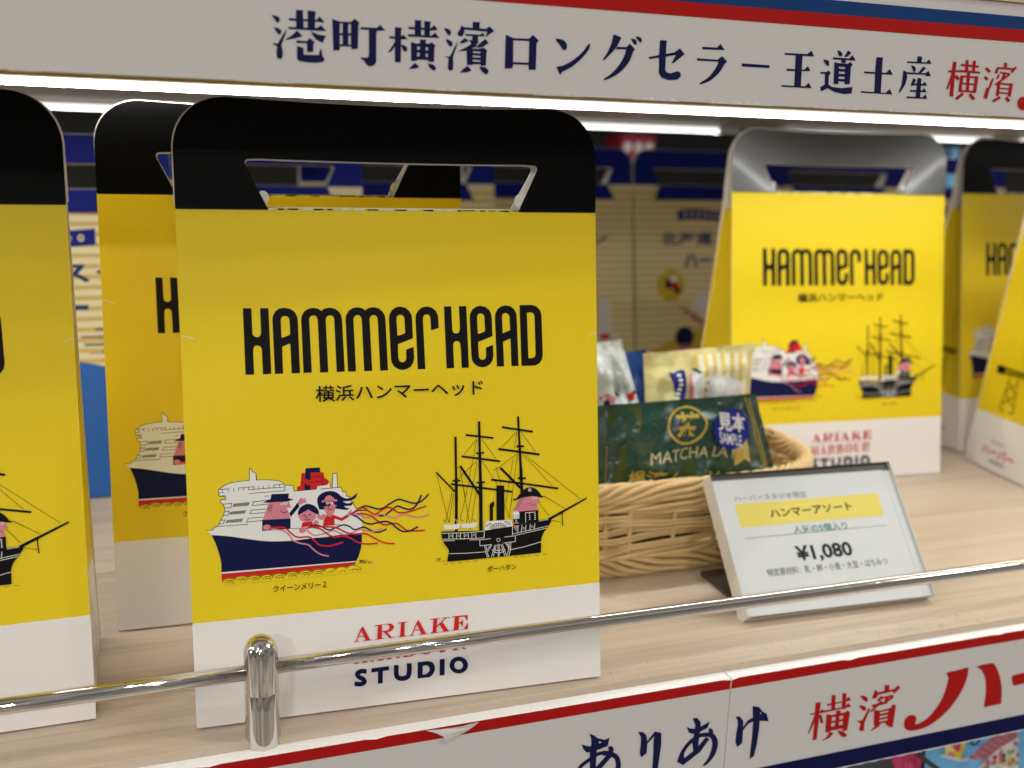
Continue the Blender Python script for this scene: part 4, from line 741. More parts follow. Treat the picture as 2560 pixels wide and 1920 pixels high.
    "75 5428,-4151 5395,-4137 5361;11-4407 5358,-4399 5374,-4387 5387,-4372 5398,-4354 5405,-4334 5409,-4313 5409,-4291 5405,-4272 5397,-4254 5386,-4239 5373,-4229 5"
    "358,-4221 5341|-4429 5372,-4420 5390,-4404 5407,-4385 5421,-4362 5430,-4337 5434,-4312 5434,-4286 5430,-4262 5420,-4240 5407,-4222 5390,-4207 5370,-4199 5350;05"
    "-4183 5355,-4175 5406,-4156 5454,-4125 5497,-4084 5533,-4034 5562,-3978 5581,-3918 5591,-3855 5590,-3793 5579,-3733 5558,-3679 5529,-3631 5491,-3592 5447,-3564 "
    "5398,-3547 5346,-3543 5294;11-4120 5421,-4097 5464,-4064 5501,-4021 5530,-3971 5550,-3915 5561,-3856 5560,-3798 5550,-3743 5529,-3693 5499,-3652 5462,-3622 5419"
    ",-3602 5372|-4142 5434,-4118 5480,-4081 5521,-4034 5553,-3979 5575,-3918 5586,-3855 5586,-3793 5575,-3733 5552,-3680 5520,-3634 5479,-3600 5432,-3579 5381;11-40"
    "15 5391,-3999 5420,-3978 5444,-3949 5463,-3916 5477,-3879 5483,-3840 5483,-3802 5476,-3765 5462,-3733 5443,-3706 5418,-3686 5390,-3672 5359|-4037 5405,-4020 543"
    "6,-3994 5464,-3962 5486,-3924 5502,-3883 5509,-3839 5509,-3797 5501,-3756 5486,-3719 5464,-3688 5435,-3664 5403,-3650 5368;11-3922 5365,-3914 5381,-3902 5394,-3"
    "886 5405,-3868 5412,-3848 5416,-3826 5416,-3805 5412,-3785 5404,-3767 5393,-3753 5380,-3742 5365,-3734 5348|-3944 5379,-3934 5398,-3919 5415,-3899 5428,-3876 54"
    "37,-3851 5442,-3826 5442,-3800 5437,-3776 5428,-3753 5414,-3735 5397,-3720 5377,-3712 5357;05-3697 5344,-3689 5395,-3669 5444,-3638 5487,-3597 5523,-3547 5552,-"
    "3490 5571,-3429 5581,-3366 5580,-3304 5569,-3244 5548,-3188 5518,-3140 5481,-3101 5436,-3073 5387,-3056 5336,-3051 5283;11-3633 5410,-3610 5454,-3577 5491,-3534"
    " 5520,-3483 5540,-3426 5551,-3367 5550,-3309 5540,-3253 5519,-3203 5489,-3162 5452,-3131 5409,-3111 5361|-3655 5424,-3631 5470,-3594 5511,-3546 5543,-3491 5565,"
    "-3430 5576,-3367 5576,-3303 5565,-3243 5542,-3189 5510,-3144 5469,-3109 5421,-3088 5370;11-3527 5381,-3512 5410,-3490 5434,-3461 5453,-3428 5466,-3390 5473,-335"
    "1 5473,-3312 5466,-3276 5452,-3243 5432,-3216 5408,-3196 5380,-3182 5348|-3549 5394,-3532 5426,-3507 5454,-3474 5476,-3436 5491,-3394 5499,-3351 5499,-3307 5491"
    ",-3266 5475,-3229 5453,-3198 5425,-3174 5392,-3159 5357;11-3434 5355,-3425 5371,-3413 5384,-3398 5394,-3379 5401,-3359 5405,-3337 5405,-3316 5401,-3296 5394,-32"
    "78 5383,-3263 5369,-3252 5354,-3245 5337|-3456 5368,-3446 5387,-3430 5404,-3410 5417,-3387 5427,-3362 5431,-3336 5431,-3311 5426,-3286 5417,-3264 5404,-3245 538"
    "7,-3230 5367,-3222 5346;05-3252 5367,-3244 5419,-3224 5467,-3193 5510,-3151 5547,-3101 5576,-3044 5595,-2983 5605,-2920 5604,-2856 5593,-2796 5572,-2740 5542,-2"
    "692 5504,-2653 5460,-2624 5411,-2607 5359,-2602 5306;11-3188 5434,-3165 5477,-3131 5514,-3088 5544,-3037 5564,-2980 5574,-2921 5574,-2861 5563,-2805 5543,-2755 "
    "5513,-2714 5475,-2682 5432,-2662 5384|-3210 5447,-3186 5494,-3148 5535,-3101 5567,-3045 5589,-2984 5600,-2920 5600,-2856 5589,-2796 5566,-2741 5534,-2696 5492,-"
    "2661 5445,-2639 5394;11-3081 5404,-3066 5433,-3044 5457,-3015 5476,-2981 5490,-2944 5497,-2904 5497,-2865 5489,-2828 5476,-2795 5456,-2768 5431,-2747 5403,-2734"
    " 5371|-3103 5417,-3086 5449,-3061 5477,-3028 5500,-2989 5515,-2947 5523,-2903 5523,-2860 5515,-2819 5499,-2781 5477,-2750 5448,-2726 5415,-2711 5381;11-2987 537"
    "8,-2978 5394,-2967 5407,-2951 5417,-2932 5425,-2912 5429,-2890 5429,-2868 5425,-2848 5417,-2830 5406,-2815 5393,-2804 5378,-2797 5360|-3009 5391,-2999 5410,-298"
    "4 5427,-2964 5441,-2941 5450,-2915 5455,-2889 5455,-2863 5450,-2838 5440,-2816 5427,-2797 5410,-2782 5390,-2774 5369;05-2840 5361,-2832 5413,-2812 5461,-2780 55"
    "05,-2739 5541,-2688 5570,-2631 5590,-2570 5599,-2506 5599,-2442 5587,-2381 5567,-2325 5537,-2277 5499,-2237 5454,-2208 5405,-2191 5353,-2186 5300;11-2776 5428,-"
    "2753 5472,-2719 5509,-2675 5538,-2624 5559,-2566 5569,-2507 5569,-2447 5558,-2391 5537,-2341 5507,-2299 5469,-2267 5426,-2246 5378|-2798 5441,-2774 5488,-2736 5"
    "529,-2688 5561,-2632 5584,-2570 5595,-2506 5595,-2442 5583,-2381 5561,-2326 5528,-2280 5487,-2245 5439,-2223 5388;11-2668 5398,-2652 5427,-2630 5451,-2602 5471,"
    "-2568 5484,-2530 5491,-2490 5491,-2451 5484,-2414 5470,-2381 5450,-2353 5425,-2332 5397,-2319 5365|-2690 5411,-2674 5443,-2647 5472,-2614 5494,-2576 5509,-2534 "
    "5517,-2490 5517,-2446 5509,-2404 5493,-2366 5471,-2335 5443,-2310 5409,-2295 5374;11-2573 5372,-2565 5388,-2553 5401,-2537 5412,-2519 5419,-2498 5423,-2476 5423"
    ",-2454 5419,-2434 5411,-2416 5400,-2401 5387,-2390 5372,-2382 5354|-2596 5385,-2586 5404,-2570 5421,-2550 5435,-2527 5444,-2501 5449,-2475 5449,-2449 5444,-2424"
    " 5435,-2402 5421,-2382 5404,-2368 5384,-2359 5363;05-2389 5379,-2382 5430,-2361 5479,-2330 5523,-2288 5559,-2237 5588,-2180 5608,-2118 5617,-2053 5617,-1989 560"
    "6,-1928 5585,-1872 5555,-1823 5516,-1783 5472,-1754 5422,-1736 5370,-1732 5317;11-2325 5445,-2302 5489,-2268 5526,-2224 5556,-2172 5577,-2114 5587,-2054 5587,-1"
    "994 5576,-1938 5555,-1887 5525,-1845 5487,-1813 5444,-1792 5396|-2348 5459,-2323 5506,-2285 5547,-2237 5579,-2180 5602,-2118 5613,-2054 5613,-1989 5601,-1928 55"
    "79,-1873 5546,-1826 5505,-1791 5456,-1769 5405;11-2216 5416,-2201 5445,-2179 5469,-2150 5488,-2116 5502,-2078 5509,-2038 5509,-1998 5502,-1961 5488,-1927 5468,-"
    "1900 5443,-1879 5415,-1865 5383|-2239 5429,-2222 5461,-2196 5489,-2163 5512,-2124 5527,-2081 5535,-2037 5535,-1993 5527,-1951 5511,-1913 5489,-1881 5460,-1857 5"
    "427,-1842 5392;11-2121 5389,-2113 5406,-2101 5419,-2085 5429,-2066 5437,-2045 5440,-2023 5440,-2001 5436,-1981 5429,-1962 5418,-1947 5404,-1936 5389,-1929 5371|"
    "-2144 5403,-2134 5422,-2118 5439,-2098 5453,-2074 5462,-2049 5467,-2022 5466,-1996 5462,-1971 5452,-1948 5439,-1929 5422,-1914 5401,-1905 5381;111244 8844,1445 "
    "7944|1260 8847,1461 7947;112873 10183,2346 9607|2886 10172,2358 9596;113077 10162,3636 9351|3091 10171,3650 9359;112859 10118,2361 7902|2875 10114,2377 7898;112"
    "856 9325,2069 8662|2867 9312,2081 8649;112852 9278,2575 7887|2869 9275,2592 7883;113070 9301,3670 8322|3084 9309,3685 8330;112160 9025,2361 7899|2177 9028,2377 "
    "7901;113628 9037,3811 8304|3645 9040,3828 8307;111976 10321,1964 8641|2069 10317,2057 8636;111954 8684,1949 7803|2069 8678,2065 7797;112937 10869,2937 9628|3036"
    " 10866,3036 9624;112927 9650,2928 8471|3047 9645,3049 8465;112918 8492,2920 7732|3061 8486,3062 7725;112428 10328,3556 10145|2438 10402,3566 10220;112838 9585,3"
    "166 9593|2833 9652,3162 9660;112248 9495,3803 9204|2260 9573,3815 9283;112834 8426,3170 8420|2832 8498,3167 8492;111788 8439,3039 8203,4291 7958|1799 8513,3050 "
    "8278,4303 8033;111861 8563,2192 8556|1860 8630,2190 8623;111198 8951,1922 8150|1248 8994,1972 8193;112142 9138,2912 7940|2222 9186,2993 7987;114528 10393,3895 9"
    "805|4540 10381,3907 9793;114513 10331,4406 9736|4529 10328,4422 9733;114672 10386,5286 9528|4685 10395,5300 9537;114501 9504,3834 9059,3522 8895|4511 9491,3843 "
    "9045,3530 8881;114338 9300,4006 7558|4354 9297,4022 7555;114522 9509,4207 7406|4539 9506,4224 7403;114740 9455,5987 8112|4753 9465,5999 8123;114849 9424,6396 81"
    "31,7197 7470|4860 9436,6407 8143,7208 7482;115602 7738,6359 7237|5611 7752,6368 7250;114554 10984,4589 9838|4641 10984,4676 9837;114580 9861,4611 8908|4686 9860"
    ",4717 8906;114600 8933,4618 7930|4730 8929,4749 7925;113913 10551,5195 10299|3928 10632,5209 10381;114495 9751,4818 9744|4494 9825,4817 9818;113742 9695,5460 93"
    "69|3756 9781,5474 9456;114537 8476,4868 8463|4536 8555,4867 8543;113418 8505,4612 8278,6237 7948|3430 8582,4624 8356,6249 8026;113778 8953,4590 8098|3850 9017,4"
    "663 8162;111343 8405,1669 6964|1361 8408,1686 6967;111862 8327,1541 6978|1880 8322,1559 6973;111880 8097,1680 6966|1898 8093,1698 6962;112270 8341,2538 6618|228"
    "8 8343,2556 6620;112430 8173,2126 7070|2448 8168,2143 7064;112643 8227,2355 6867|2661 8222,2373 6862;112806 8169,2580 6918|2824 8165,2598 6914;113958 7527,4151 "
    "6906|3976 7531,4169 6910;114278 7926,4128 6959|4296 7923,4146 6955;115412 7416,5809 6915|5427 7427,5824 6926;115615 7717,6157 7371,6495 7145|5625 7732,6167 7386"
    ",6506 7159;115922 6714,6366 6584|5927 6732,6370 6602;111957 8433,1909 6591|2073 8425,2025 6581;112918 8367,2893 6556|3064 8358,3039 6545;013635 8297,3957 8275,3"
    "943 6890,3608 6900;013339 7529,3359 7574,3408 7628,3528 7682,3524 7457,3476 7461,3465 6893,3327 6904;111436 7065,1488 7061,1541 6970|1437 7086,1500 7081,1559 69"
    "80;131866 7054,1965 7047,2004 6983,1992 6907|1866 7076,1977 7067,2027 6986,2013 6903;112133 7022,2220 7015,2251 6949|2134 7043,2234 7035,2270 6957;112636 6994,2"
    "714 6977,2757 6919|2639 7015,2726 6996,2774 6931;031467 6890,1873 6869,2037 6902,2142 6901,2116 6746,1986 6688,1463 6703;032177 6891,2647 6865,2741 6885,2836 69"
    "19,2785 6715,2690 6688,2185 6708;033125 6549,3130 6780,3155 6848,3203 6884,3310 6901,4147 6881,4215 6862,4247 6820,4268 6608;113334 6586,3351 6628,3378 6667,341"
    "5 6700,3460 6729,3512 6750,3570 6765,3632 6771,3696 6769,3759 6759,3820 6742,3876 6717,3927 6685,3969 6649,4003 6609,4027 6565,4040 6519|3310 6596,3328 6641,335"
    "8 6684,3398 6721,3447 6751,3503 6774,3564 6790,3630 6796,3696 6794,3763 6784,3827 6765,3888 6739,3941 6706,3988 6666,4025 6622,4051 6574,4065 6525;113413 6567,3"
    "433 6608,3466 6644,3511 6672,3566 6692,3628 6702,3693 6701,3758 6690,3818 6669,3871 6639,3914 6602,3943 6561,3959 6516|3393 6577,3414 6621,3451 6661,3500 6692,3"
    "559 6713,3625 6724,3694 6723,3762 6711,3827 6688,3884 6656,3930 6616,3963 6570,3980 6522;113554 6552,3354 6641|3546 6532,3346 6621;113578 6560,3411 6704|3564 65"
    "44,3397 6688;113612 6565,3493 6750|3594 6554,3474 6739;113653 6565,3592 6774|3632 6560,3571 6769;113696 6560,3701 6774|3674 6562,3678 6776;113739 6552,3808 6751"
    "|3718 6560,3787 6759;113777 6539,3903 6705|3758 6553,3885 6719;113806 6525,3979 6641|3792 6543,3966 6660;113823 6509,4027 6566|3816 6530,4020 6587;113197 6680,3"
    "222 6765,3354 6808,3374 6786,3182 6692|3177 6686,3204 6782,3359 6833,3409 6779,3192 6674;113931 6811,4048 6818,4158 6762,4147 6693,3936 6830|3929 6832,4052 6839"
    ",4181 6773,4164 6657,3924 6813;011357 6642,3101 6539,4263 6620,4651 6659,5384 6765,5753 6795,5938 6805,5899 6654,5879 6626,5852 6588,5820 6542,5786 6494,5752 64"
    "48,5722 6408,5695 6375,5668 6346,5642 6319,5616 6291,5593 6263,5572 6231,5552 6196,5535 6159,5518 6120,5504 6081,5492 6041,5482 6002,5475 5961,5471 5916,5468 58"
    "71,5467 5828,5467 5793,5466 5767,5456 5437,1573 5422,1612 5637,1618 5661,1625 5694,1634 5733,1643 5773,1649 5811,1652 5841,1652 5862,1650 5877,1647 5889,1640 59"
    "01,1631 5915,1619 5936,1602 5962,1580 5993,1555 6026,1530 6061,1505 6097,1484 6132,1466 6169,1448 6209,1432 6251,1417 6289,1405 6322,1396 6346;015716 6786,7451 "
    "7533,7486 7474,5776 6687;116355 7043,6391 6447|6395 7043,6431 6447;016438 6979,6429 6954,6405 6936,6373 6932,6341 6941,6318 6962,6309 6989,6318 7014,6342 7031,6"
    "375 7036,6407 7026,6430 7006;014491 7198,5366 7190,5364 6743,4554 6655;044548 7684,4558 7690,4571 7699,4586 7709,4604 7719,4624 7729,4646 7736,4668 7741,4692 77"
    "44,4718 7747,4747 7749,4779 7750,4815 7751,4857 7753,4905 7755,4955 7757,5007 7758,5059 7757,5107 7754,5156 7748,5208 7739,5259 7728,5306 7717,5346 7708,5375 77"
    "02,5469 7465,5285 7467,5366 7179,4467 7188,4395 7217,4385 7225,4371 7237,4356 7250,4339 7265,4324 7279,4312 7293,4302 7308,4294 7324,4287 7341,4281 7356,4276 73"
    "69,4272 7378,4348 7314,4356 7321,4365 7330,4377 7340,4391 7355,4406 7375,4422 7402,4442 7441,4465 7492,4490 7549,4513 7604,4534 7651,4548 7684;014307 7725,4320 "
    "7722,4337 7717,4357 7711,4379 7707,4403 7708,4428 7716,4453 7733,4481 7757,4510 7786,4540 7818,4570 7849,4600 7879,4628 7909,4655 7940,4681 7972,4709 8003,4739 "
    "8030,4772 8054,4809 8073,4848 8090,4890 8105,4932 8116,4975 8123,5016 8125,5057 8123,5100 8116,5142 8105,5183 8091,5222 8074,5258 8055,5292 8033,5323 8006,5353 "
    "7977,5380 7947,5404 7917,5427 7891,5445 7865,5460 7839,5473 7814,5485 7791,5496 7771,5510 7756,5527 7745,5545 7740,5564 7738,5582 7737,5597 7738,5608 7737,5570 "
    "7669,5375 7707,5346 7713,5306 7724,5259 7735,5208 7747,5156 7756,5107 7761,5060 7762,5013 7760,4964 7755,4915 7749,4866 7742,4815 7735,4762 7727,4704 7717,4647 "
    "7707,4591 7696,4541 7685,4499 7676,4467 7668,4440 7659,4419 7651,4402 7644,4389 7638,4378 7634,4306 7667;035094 8008,5092 7992,5084 7977,5072 7965,5057 7956,503"
    "9 7951,5020 7950,5002 7953,4984 7961,4969 7972,4958 7986,4951 8001,4949 8018,4951 8034,4959 8049,4971 8061,4986 8070,5004 8075,5023 8076,5041 8072,5059 8065,507"
    "4 8054,5085 8040,5092 8024|5070 8009,5068 7999,5063 7989,5055 7981,5045 7975,5033 7971,5021 7971,5008 7973,4997 7978,4987 7985,4979 7995,4974 8005,4973 8016,497"
    "5 8027,4980 8037,4988 8045,4998 8051,5010 8054,5022 8055,5035 8053,5046 8048,5056 8040,5064 8031,5069 8020;035046 8011,5041 7999,5029 7992,5014 7993,5002 8002,4"
    "997 8014,5002 8027,5014 8033,5029 8032,5041 8024;035213 7660,5211 7649,5206 7639,5199 7631,5189 7625,5178 7621,5166 7621,5154 7623,5143 7628,5133 7636,5126 7645"
    ",5122 7655,5120 7666,5122 7677,5127 7687,5134 7695,5144 7701,5155 7705,5167 7705,5179 7703,5190 7698,5200 7690,5207 7681,5211 7671;035335 7670,5333 7659,5329 76"
    "49,5321 7641,5311 7635,5300 7631,5288 7631,5276 7633,5265 7638,5256 7645,5248 7655,5244 7665,5242 7676,5244 7687,5249 7697,5256 7705,5266 7711,5277 7714,5289 77"
    "15,5301 7713,5313 7708,5322 7700,5329 7691,5334 7681;015186 7662,5182 7651,5172 7645,5160 7646,5151 7653,5147 7664,5151 7675,5161 7681,5173 7680,5183 7673;01530"
    "8 7671,5304 7661,5294 7655,5282 7655,5273 7663,5269 7674,5273 7685,5283 7691,5295 7690,5305 7683;114910 7452,5130 7506|4905 7466,5125 7520;115004 7398,5284 7382"
    "|5004 7413,5284 7396;114663 7715,4649 7693,4631 7662,4608 7627,4584 7588,4561 7549,4538 7514,4516 7478,4492 7439,4468 7400,4446 7365,4427 7334,4414 7313|4676 77"
    "07,4662 7685,4644 7654,4621 7619,4597 7580,4573 7541,4551 7506,4529 7470,4505 7431,4481 7392,4459 7357,4440 7326,4427 7305;114760 7731,4744 7707,4721 7674,4693 "
    "7634,4664 7591,4636 7548,4611 7508,4587 7468,4563 7425,4539 7382,4517 7342,4499 7308,4486 7284|4773 7723,4756 7698,4733 7665,4706 7625,4677 7583,4649 7540,4624 "
    "7500,4600 7460,4576 7417,4552 7374,4531 7334,4512 7301,4499 7276;034285 7144,4346 7193,4419 7204,4515 7185,4567 7134,4558 6896,4292 6907;114312 7083,4314 6915|4"
    "327 7082,4329 6914;114384 7066,4386 6909|4399 7065,4401 6908;114457 7060,4459 6903|4472 7060,4474 6903;114517 7068,4514 6899|4532 7066,4529 6898;014305 6909,455"
    "8 6896,4546 6639,4324 6634;134338 6721,4544 6724|4337 6740,4542 6743;134397 6780,4424 6842,4449 6781|4377 6790,4425 6886,4470 6788;044336 6637,4537 6640,4503 65"
    "26,4468 6580,4442 6477,4395 6562,4358 6507,4315 6534;035020 7076,5015 7061,5001 7053,4985 7054,4972 7064,4967 7080,4972 7095,4986 7103,5002 7102,5015 7091;03501"
    "9 6994,5013 6979,5000 6971,4983 6972,4970 6982,4965 6998,4971 7013,4984 7021,5001 7020,5014 7009;035022 6911,5017 6896,5003 6888,4987 6889,4974 6900,4969 6915,4"
    "974 6930,4988 6939,5004 6937,5017 6927;035026 6829,5020 6814,5007 6806,4990 6807,4977 6817,4972 6833,4978 6848,4991 6856,5008 6855,5021 6844;035244 7047,5239 70"
    "32,5225 7024,5209 7025,5195 7035,5191 7051,5196 7066,5209 7074,5226 7073,5239 7062;035243 6972,5238 6957,5224 6949,5207 6950,5194 6960,5189 6976,5195 6991,5208 "
    "6999,5225 6998,5238 6987;035247 6894,5241 6879,5228 6871,5211 6872,5198 6882,5193 6898,5198 6913,5212 6921,5228 6920,5242 6909;035245 6819,5240 6804,5226 6796,5"
    "210 6797,5197 6807,5192 6823,5197 6838,5211 6846,5227 6845,5240 6834;131367 6555,2263 6504,3089 6506|1367 6577,2263 6526,3088 6528;131419 6322,2258 6267,3084 62"
    "40|1419 6343,2258 6289,3083 6261;131429 6252,2893 6186|1429 6273,2892 6208;133090 6540,3072 6252|3112 6538,3094 6249;132905 6173,4365 6213,4361 6001,2922 5956,2"
    "915 6184|2903 6195,4388 6235,4384 5979,2900 5933,2893 6185;134252 6621,4246 6270|4274 6619,4268 6268;134260 6294,5775 6488|4255 6315,5771 6509;134404 6235,5725 "
    "6409|4399 6256,5720 6431;135385 6719,5791 6758|5382 6741,5788 6780;134176 5668,4759 5735,5471 5875|4171 5690,4754 5757,5465 5896;131638 5728,2363 5687,3120 5678"
    "|1638 5749,2362 5708,3119 5700;133090 5946,3121 5687,3199 5445|3112 5947,3142 5690,3220 5451;133149 5941,3180 5681,3259 5452|3171 5942,3202 5685,3280 5457;13418"
    "0 5972,4150 5671,4086 5443|4202 5969,4172 5665,4108 5436;134107 5955,4066 5678,4014 5449|4129 5951,4088 5673,4035 5443;133639 5959,3641 5444|3661 5957,3663 5443"
    ";133691 5954,3684 5441|3714 5953,3706 5439;133519 5937,3355 5462|3540 5929,3376 5453;133567 5933,3438 5454|3588 5926,3459 5447;133759 5933,3917 5440|3780 5939,3"
    "939 5445;133819 5940,3990 5445|3840 5945,4011 5451;133389 5951,3205 5687|3408 5938,3224 5674;133330 5945,3183 5760|3348 5931,3201 5746;133953 5949,4140 5675|397"
    "1 5960,4159 5686;134001 5944,4154 5755|4018 5957,4172 5768;134805 7115,4811 6716|4828 7114,4833 6715;134817 7104,5243 7099|4816 7126,5242 7121;133937 5720,3900 "
    "5682,3859 5652,3814 5628,3767 5613,3717 5605,3667 5605,3617 5614,3568 5630,3521 5654,3478 5685,3439 5722,3404 5766|3953 5704,3916 5665,3872 5633,3824 5608,3774 "
    "5591,3721 5583,3667 5583,3613 5593,3560 5610,3511 5636,3464 5669,3422 5709,3387 5754;133873 5786,3845 5757,3814 5734,3780 5716,3744 5704,3707 5698,3669 5699,363"
    "1 5705,3594 5717,3558 5735,3525 5759,3495 5787,3469 5821|3890 5770,3861 5740,3827 5715,3791 5696,3751 5683,3710 5677,3668 5677,3627 5684,3586 5697,3548 5717,351"
    "2 5743,3479 5773,3452 5808;033749 6113,3746 6095,3737 6078,3725 6064,3708 6054,3689 6048,3668 6047,3648 6052,3629 6060,3613 6073,3601 6089,3593 6107,3591 6126,3"
    "594 6145,3602 6161,3615 6175,3631 6185,3651 6191,3671 6192,3691 6188,3710 6179,3726 6166,3739 6150,3746 6132|3732 6114,3730 6100,3723 6087,3713 6076,3700 6069,3"
    "685 6064,3669 6064,3653 6067,3638 6074,3625 6084,3615 6096,3609 6110,3608 6125,3610 6139,3616 6152,3627 6163,3640 6171,3655 6175,3671 6176,3687 6172,3702 6165,3"
    "714 6155,3724 6143,3730 6129;031803 6431,1798 6414,1785 6400,1767 6394,1748 6395,1730 6405,1718 6420,1714 6439,1719 6456,1732 6469,1750 6476,1769 6474,1787 6465"
    ",1799 6449|1789 6432,1786 6421,1777 6412,1765 6407,1751 6409,1739 6415,1731 6425,1728 6437,1732 6449,1740 6458,1752 6462,1766 6461,1778 6455,1786 6445;032106 64"
    "06,2101 6388,2088 6375,2070 6368,2051 6370,2033 6380,2021 6395,2017 6413,2022 6431,2035 6444,2052 6451,2072 6449,2090 6440,2102 6424|2092 6407,2089 6395,2080 63"
    "87,2068 6382,2054 6383,2042 6390,2034 6400,2031 6412,2034 6424,2043 6433,2055 6437,2069 6436,2081 6430,2089 6419;032411 6404,2406 6386,2393 6373,2375 6366,2355 "
    "6368,2338 6377,2326 6393,2322 6411,2326 6429,2339 6442,2357 6449,2377 6447,2395 6438,2407 6422|2397 6405,2393 6393,2385 6384,2372 6380,2359 6381,2347 6387,2338 "
    "6398,2336 6410,2339 6422,2348 6431,2360 6435,2374 6434,2386 6427,2394 6417;032717 6401,2712 6384,2699 6370,2681 6364,2661 6365,2644 6375,2632 6390,2628 6409,263"
    "2 6427,2645 6440,2663 6447,2683 6445,2701 6435,2713 6420|2703 6403,2700 6391,2691 6382,2679 6378,2665 6379,2653 6385,2644 6395,2642 6408,2645 6419,2654 6428,266"
    "6 6433,2680 6432,2692 6425,2700 6415;034779 6489,4774 6471,4761 6458,4742 6451,4722 6453,4704 6462,4691 6478,4687 6497,4692 6515,4705 6528,4723 6535,4744 6533,4"
    "762 6524,4775 6508|4764 6490,4761 6478,4752 6469,4739 6465,4725 6466,4713 6472,4704 6483,4701 6495,4705 6507,4714 6516,4726 6521,4740 6520,4753 6513,4762 6503;0"
    "35145 6530,5140 6512,5127 6498,5109 6492,5088 6493,5069 6503,5057 6519,5053 6538,5057 6556,5071 6569,5089 6576,5110 6574,5128 6565,5141 6549|5131 6531,5127 6519"
    ",5118 6510,5105 6506,5091 6507,5079 6513,5070 6524,5067 6536,5071 6548,5080 6557,5092 6562,5106 6561,5119 6554,5128 6544;034463 6463,4458 6445,4445 6432,4427 64"
    "25,4406 6427,4388 6436,4376 6452,4372 6471,4376 6488,4389 6502,4408 6509,4428 6507,4447 6497,4459 6482|4449 6464,4445 6452,4437 6443,4424 6439,4410 6440,4397 64"
    "47,4389 6457,4386 6469,4389 6481,4398 6490,4411 6495,4425 6494,4437 6487,4446 6477;131657 6546,1657 6324|1679 6545,1678 6322;131820 6538,1820 6313|1842 6537,184"
    "1 6312;131960 6531,1959 6304|1981 6529,1981 6303;132123 6522,2123 6294|2145 6521,2145 6292;132271 6514,2270 6284|2292 6513,2292 6283;132435 6505,2435 6274|2457 "
    "6504,2457 6272;132576 6498,2576 6265|2598 6497,2598 6263;132741 6489,2741 6254|2763 6488,2763 6253;134493 6614,4465 6359|4516 6610,4487 6355;134651 6626,4622 63"
    "70|4674 6622,4645 6366;134821 6638,4793 6382|4844 6635,4815 6379;135004 6652,4975 6396|5027 6648,4998 6392;135200 6667,5171 6410|5222 6663,5194 6406;111431 5328"
    ",1594 5320|1431 5343,1594 5335;111746 5330,1874 5325|1745 5344,1874 5339;112003 5336,2179 5336|2002 5351,2178 5351;112332 5339,2474 5344|2331 5353,2472 5359;112"
    "662 5346,2816 5341|2662 5360,2815 5356;114301 5332,4459 5341|4299 5346,4457 5356;114568 5348,4774 5343|4567 5362,4774 5358;114872 5351,5007 5356|4871 5366,5005 "
    "5370;115202 5353,5361 5348|5201 5367,5361 5363;115521 5372,5705 5348|5522 5386,5706 5363;111125 5582,1151 5582,1190 5583,1235 5583,1279 5584,1318 5584,1345 5585"
    "|1124 5596,1150 5596,1189 5597,1233 5597,1278 5598,1317 5599,1344 5599;111186 5585,1183 5571,1179 5551,1173 5528,1168 5505,1164 5485,1161 5472|1200 5580,1197 55"
    "67,1193 5547,1187 5524,1182 5501,1178 5481,1175 5468;111215 5562,1228 5560,1246 5557,1267 5554,1286 5550,1300 5546,1295 5549,1300 5552,1286 5549,1267 5546,1246 "
    "5542,1229 5536,1218 5524,1225 5508,1239 5493,1257 5477,1275 5462,1291 5449,1302 5441|1217 5576,1229 5574,1247 5571,1268 5568,1288 5564,1305 5560,1322 5549,1306 "
    "5539,1290 5535,1270 5532,1251 5528,1237 5523,1235 5520,1237 5515,1249 5502,1266 5488,1284 5473,1300 5460,1310 5451;111394 5511,1387 5502,1377 5489,1365 5473,135"
    "2 5458,1342 5445,1335 5436|1406 5502,1399 5493,1388 5479,1376 5464,1364 5449,1353 5436,1346 5427;011506 5467,1501 5454,1487 5445,1468 5443,1450 5448,1437 5459,1"
    "432 5474,1437 5487,1451 5496,1470 5498,1488 5492,1502 5481|1497 5468,1493 5459,1483 5453,1469 5452,1455 5456,1445 5463,1441 5473,1445 5482,1456 5487,1469 5489,1"
    "483 5485,1493 5477;02-1874 3099,-1781 3214,-1517 2653,-1429 2638,-1430 2619,-1780 2610,-1779 2634,-1691 2644,-1852 3060;02-1860 3122,-1823 3069,-2029 2646,-1958"
    " 2645,-1928 2627,-2153 2612,-2152 2633,-2069 2658;12-1962 2799,-1732 2802|-1964 2830,-1735 2834;02295 3112,390 3229,665 2659,756 2644,756 2624,395 2615,395 2640"
    ",486 2649,318 3073;02310 3135,348 3082,137 2652,210 2651,241 2632,10 2617,10 2639,96 2663;12206 2807,443 2810|203 2839,440 2842;02-1326 3196,-780 3202,-767 3199"
    ",-748 3196,-725 3193,-702 3188,-679 3181,-661 3172,-645 3160,-629 3146,-615 3130,-602 3113,-593 3096,-586 3079,-583 3061,-582 3043,-584 3024,-589 3006,-596 2988"
    ",-606 2971,-619 2955,-635 2938,-653 2922,-674 2908,-695 2896,-716 2886,-740 2880,-767 2877,-796 2877,-822 2877,-845 2878,-861 2878,-675 2650,-530 2646,-531 2622"
    ",-760 2616,-980 2891,-1052 2906,-1063 2657,-963 2646,-964 2622,-1342 2616,-1341 2640,-1239 2641,-1200 3158,-1327 3165|-1040 3172,-1018 3173,-988 3176,-952 3178,"
    "-915 3180,-881 3180,-853 3176,-831 3169,-812 3159,-796 3147,-783 3133,-772 3118,-764 3103,-758 3086,-754 3066,-754 3044,-756 3024,-760 3005,-767 2989,-776 2976,"
    "-787 2965,-801 2956,-818 2949,-837 2943,-859 2938,-887 2936,-922 2935,-959 2936,-994 2937,-1025 2939,-1046 2940;02-424 3202,-51 3208,-52 3179,-154 3165,-179 265"
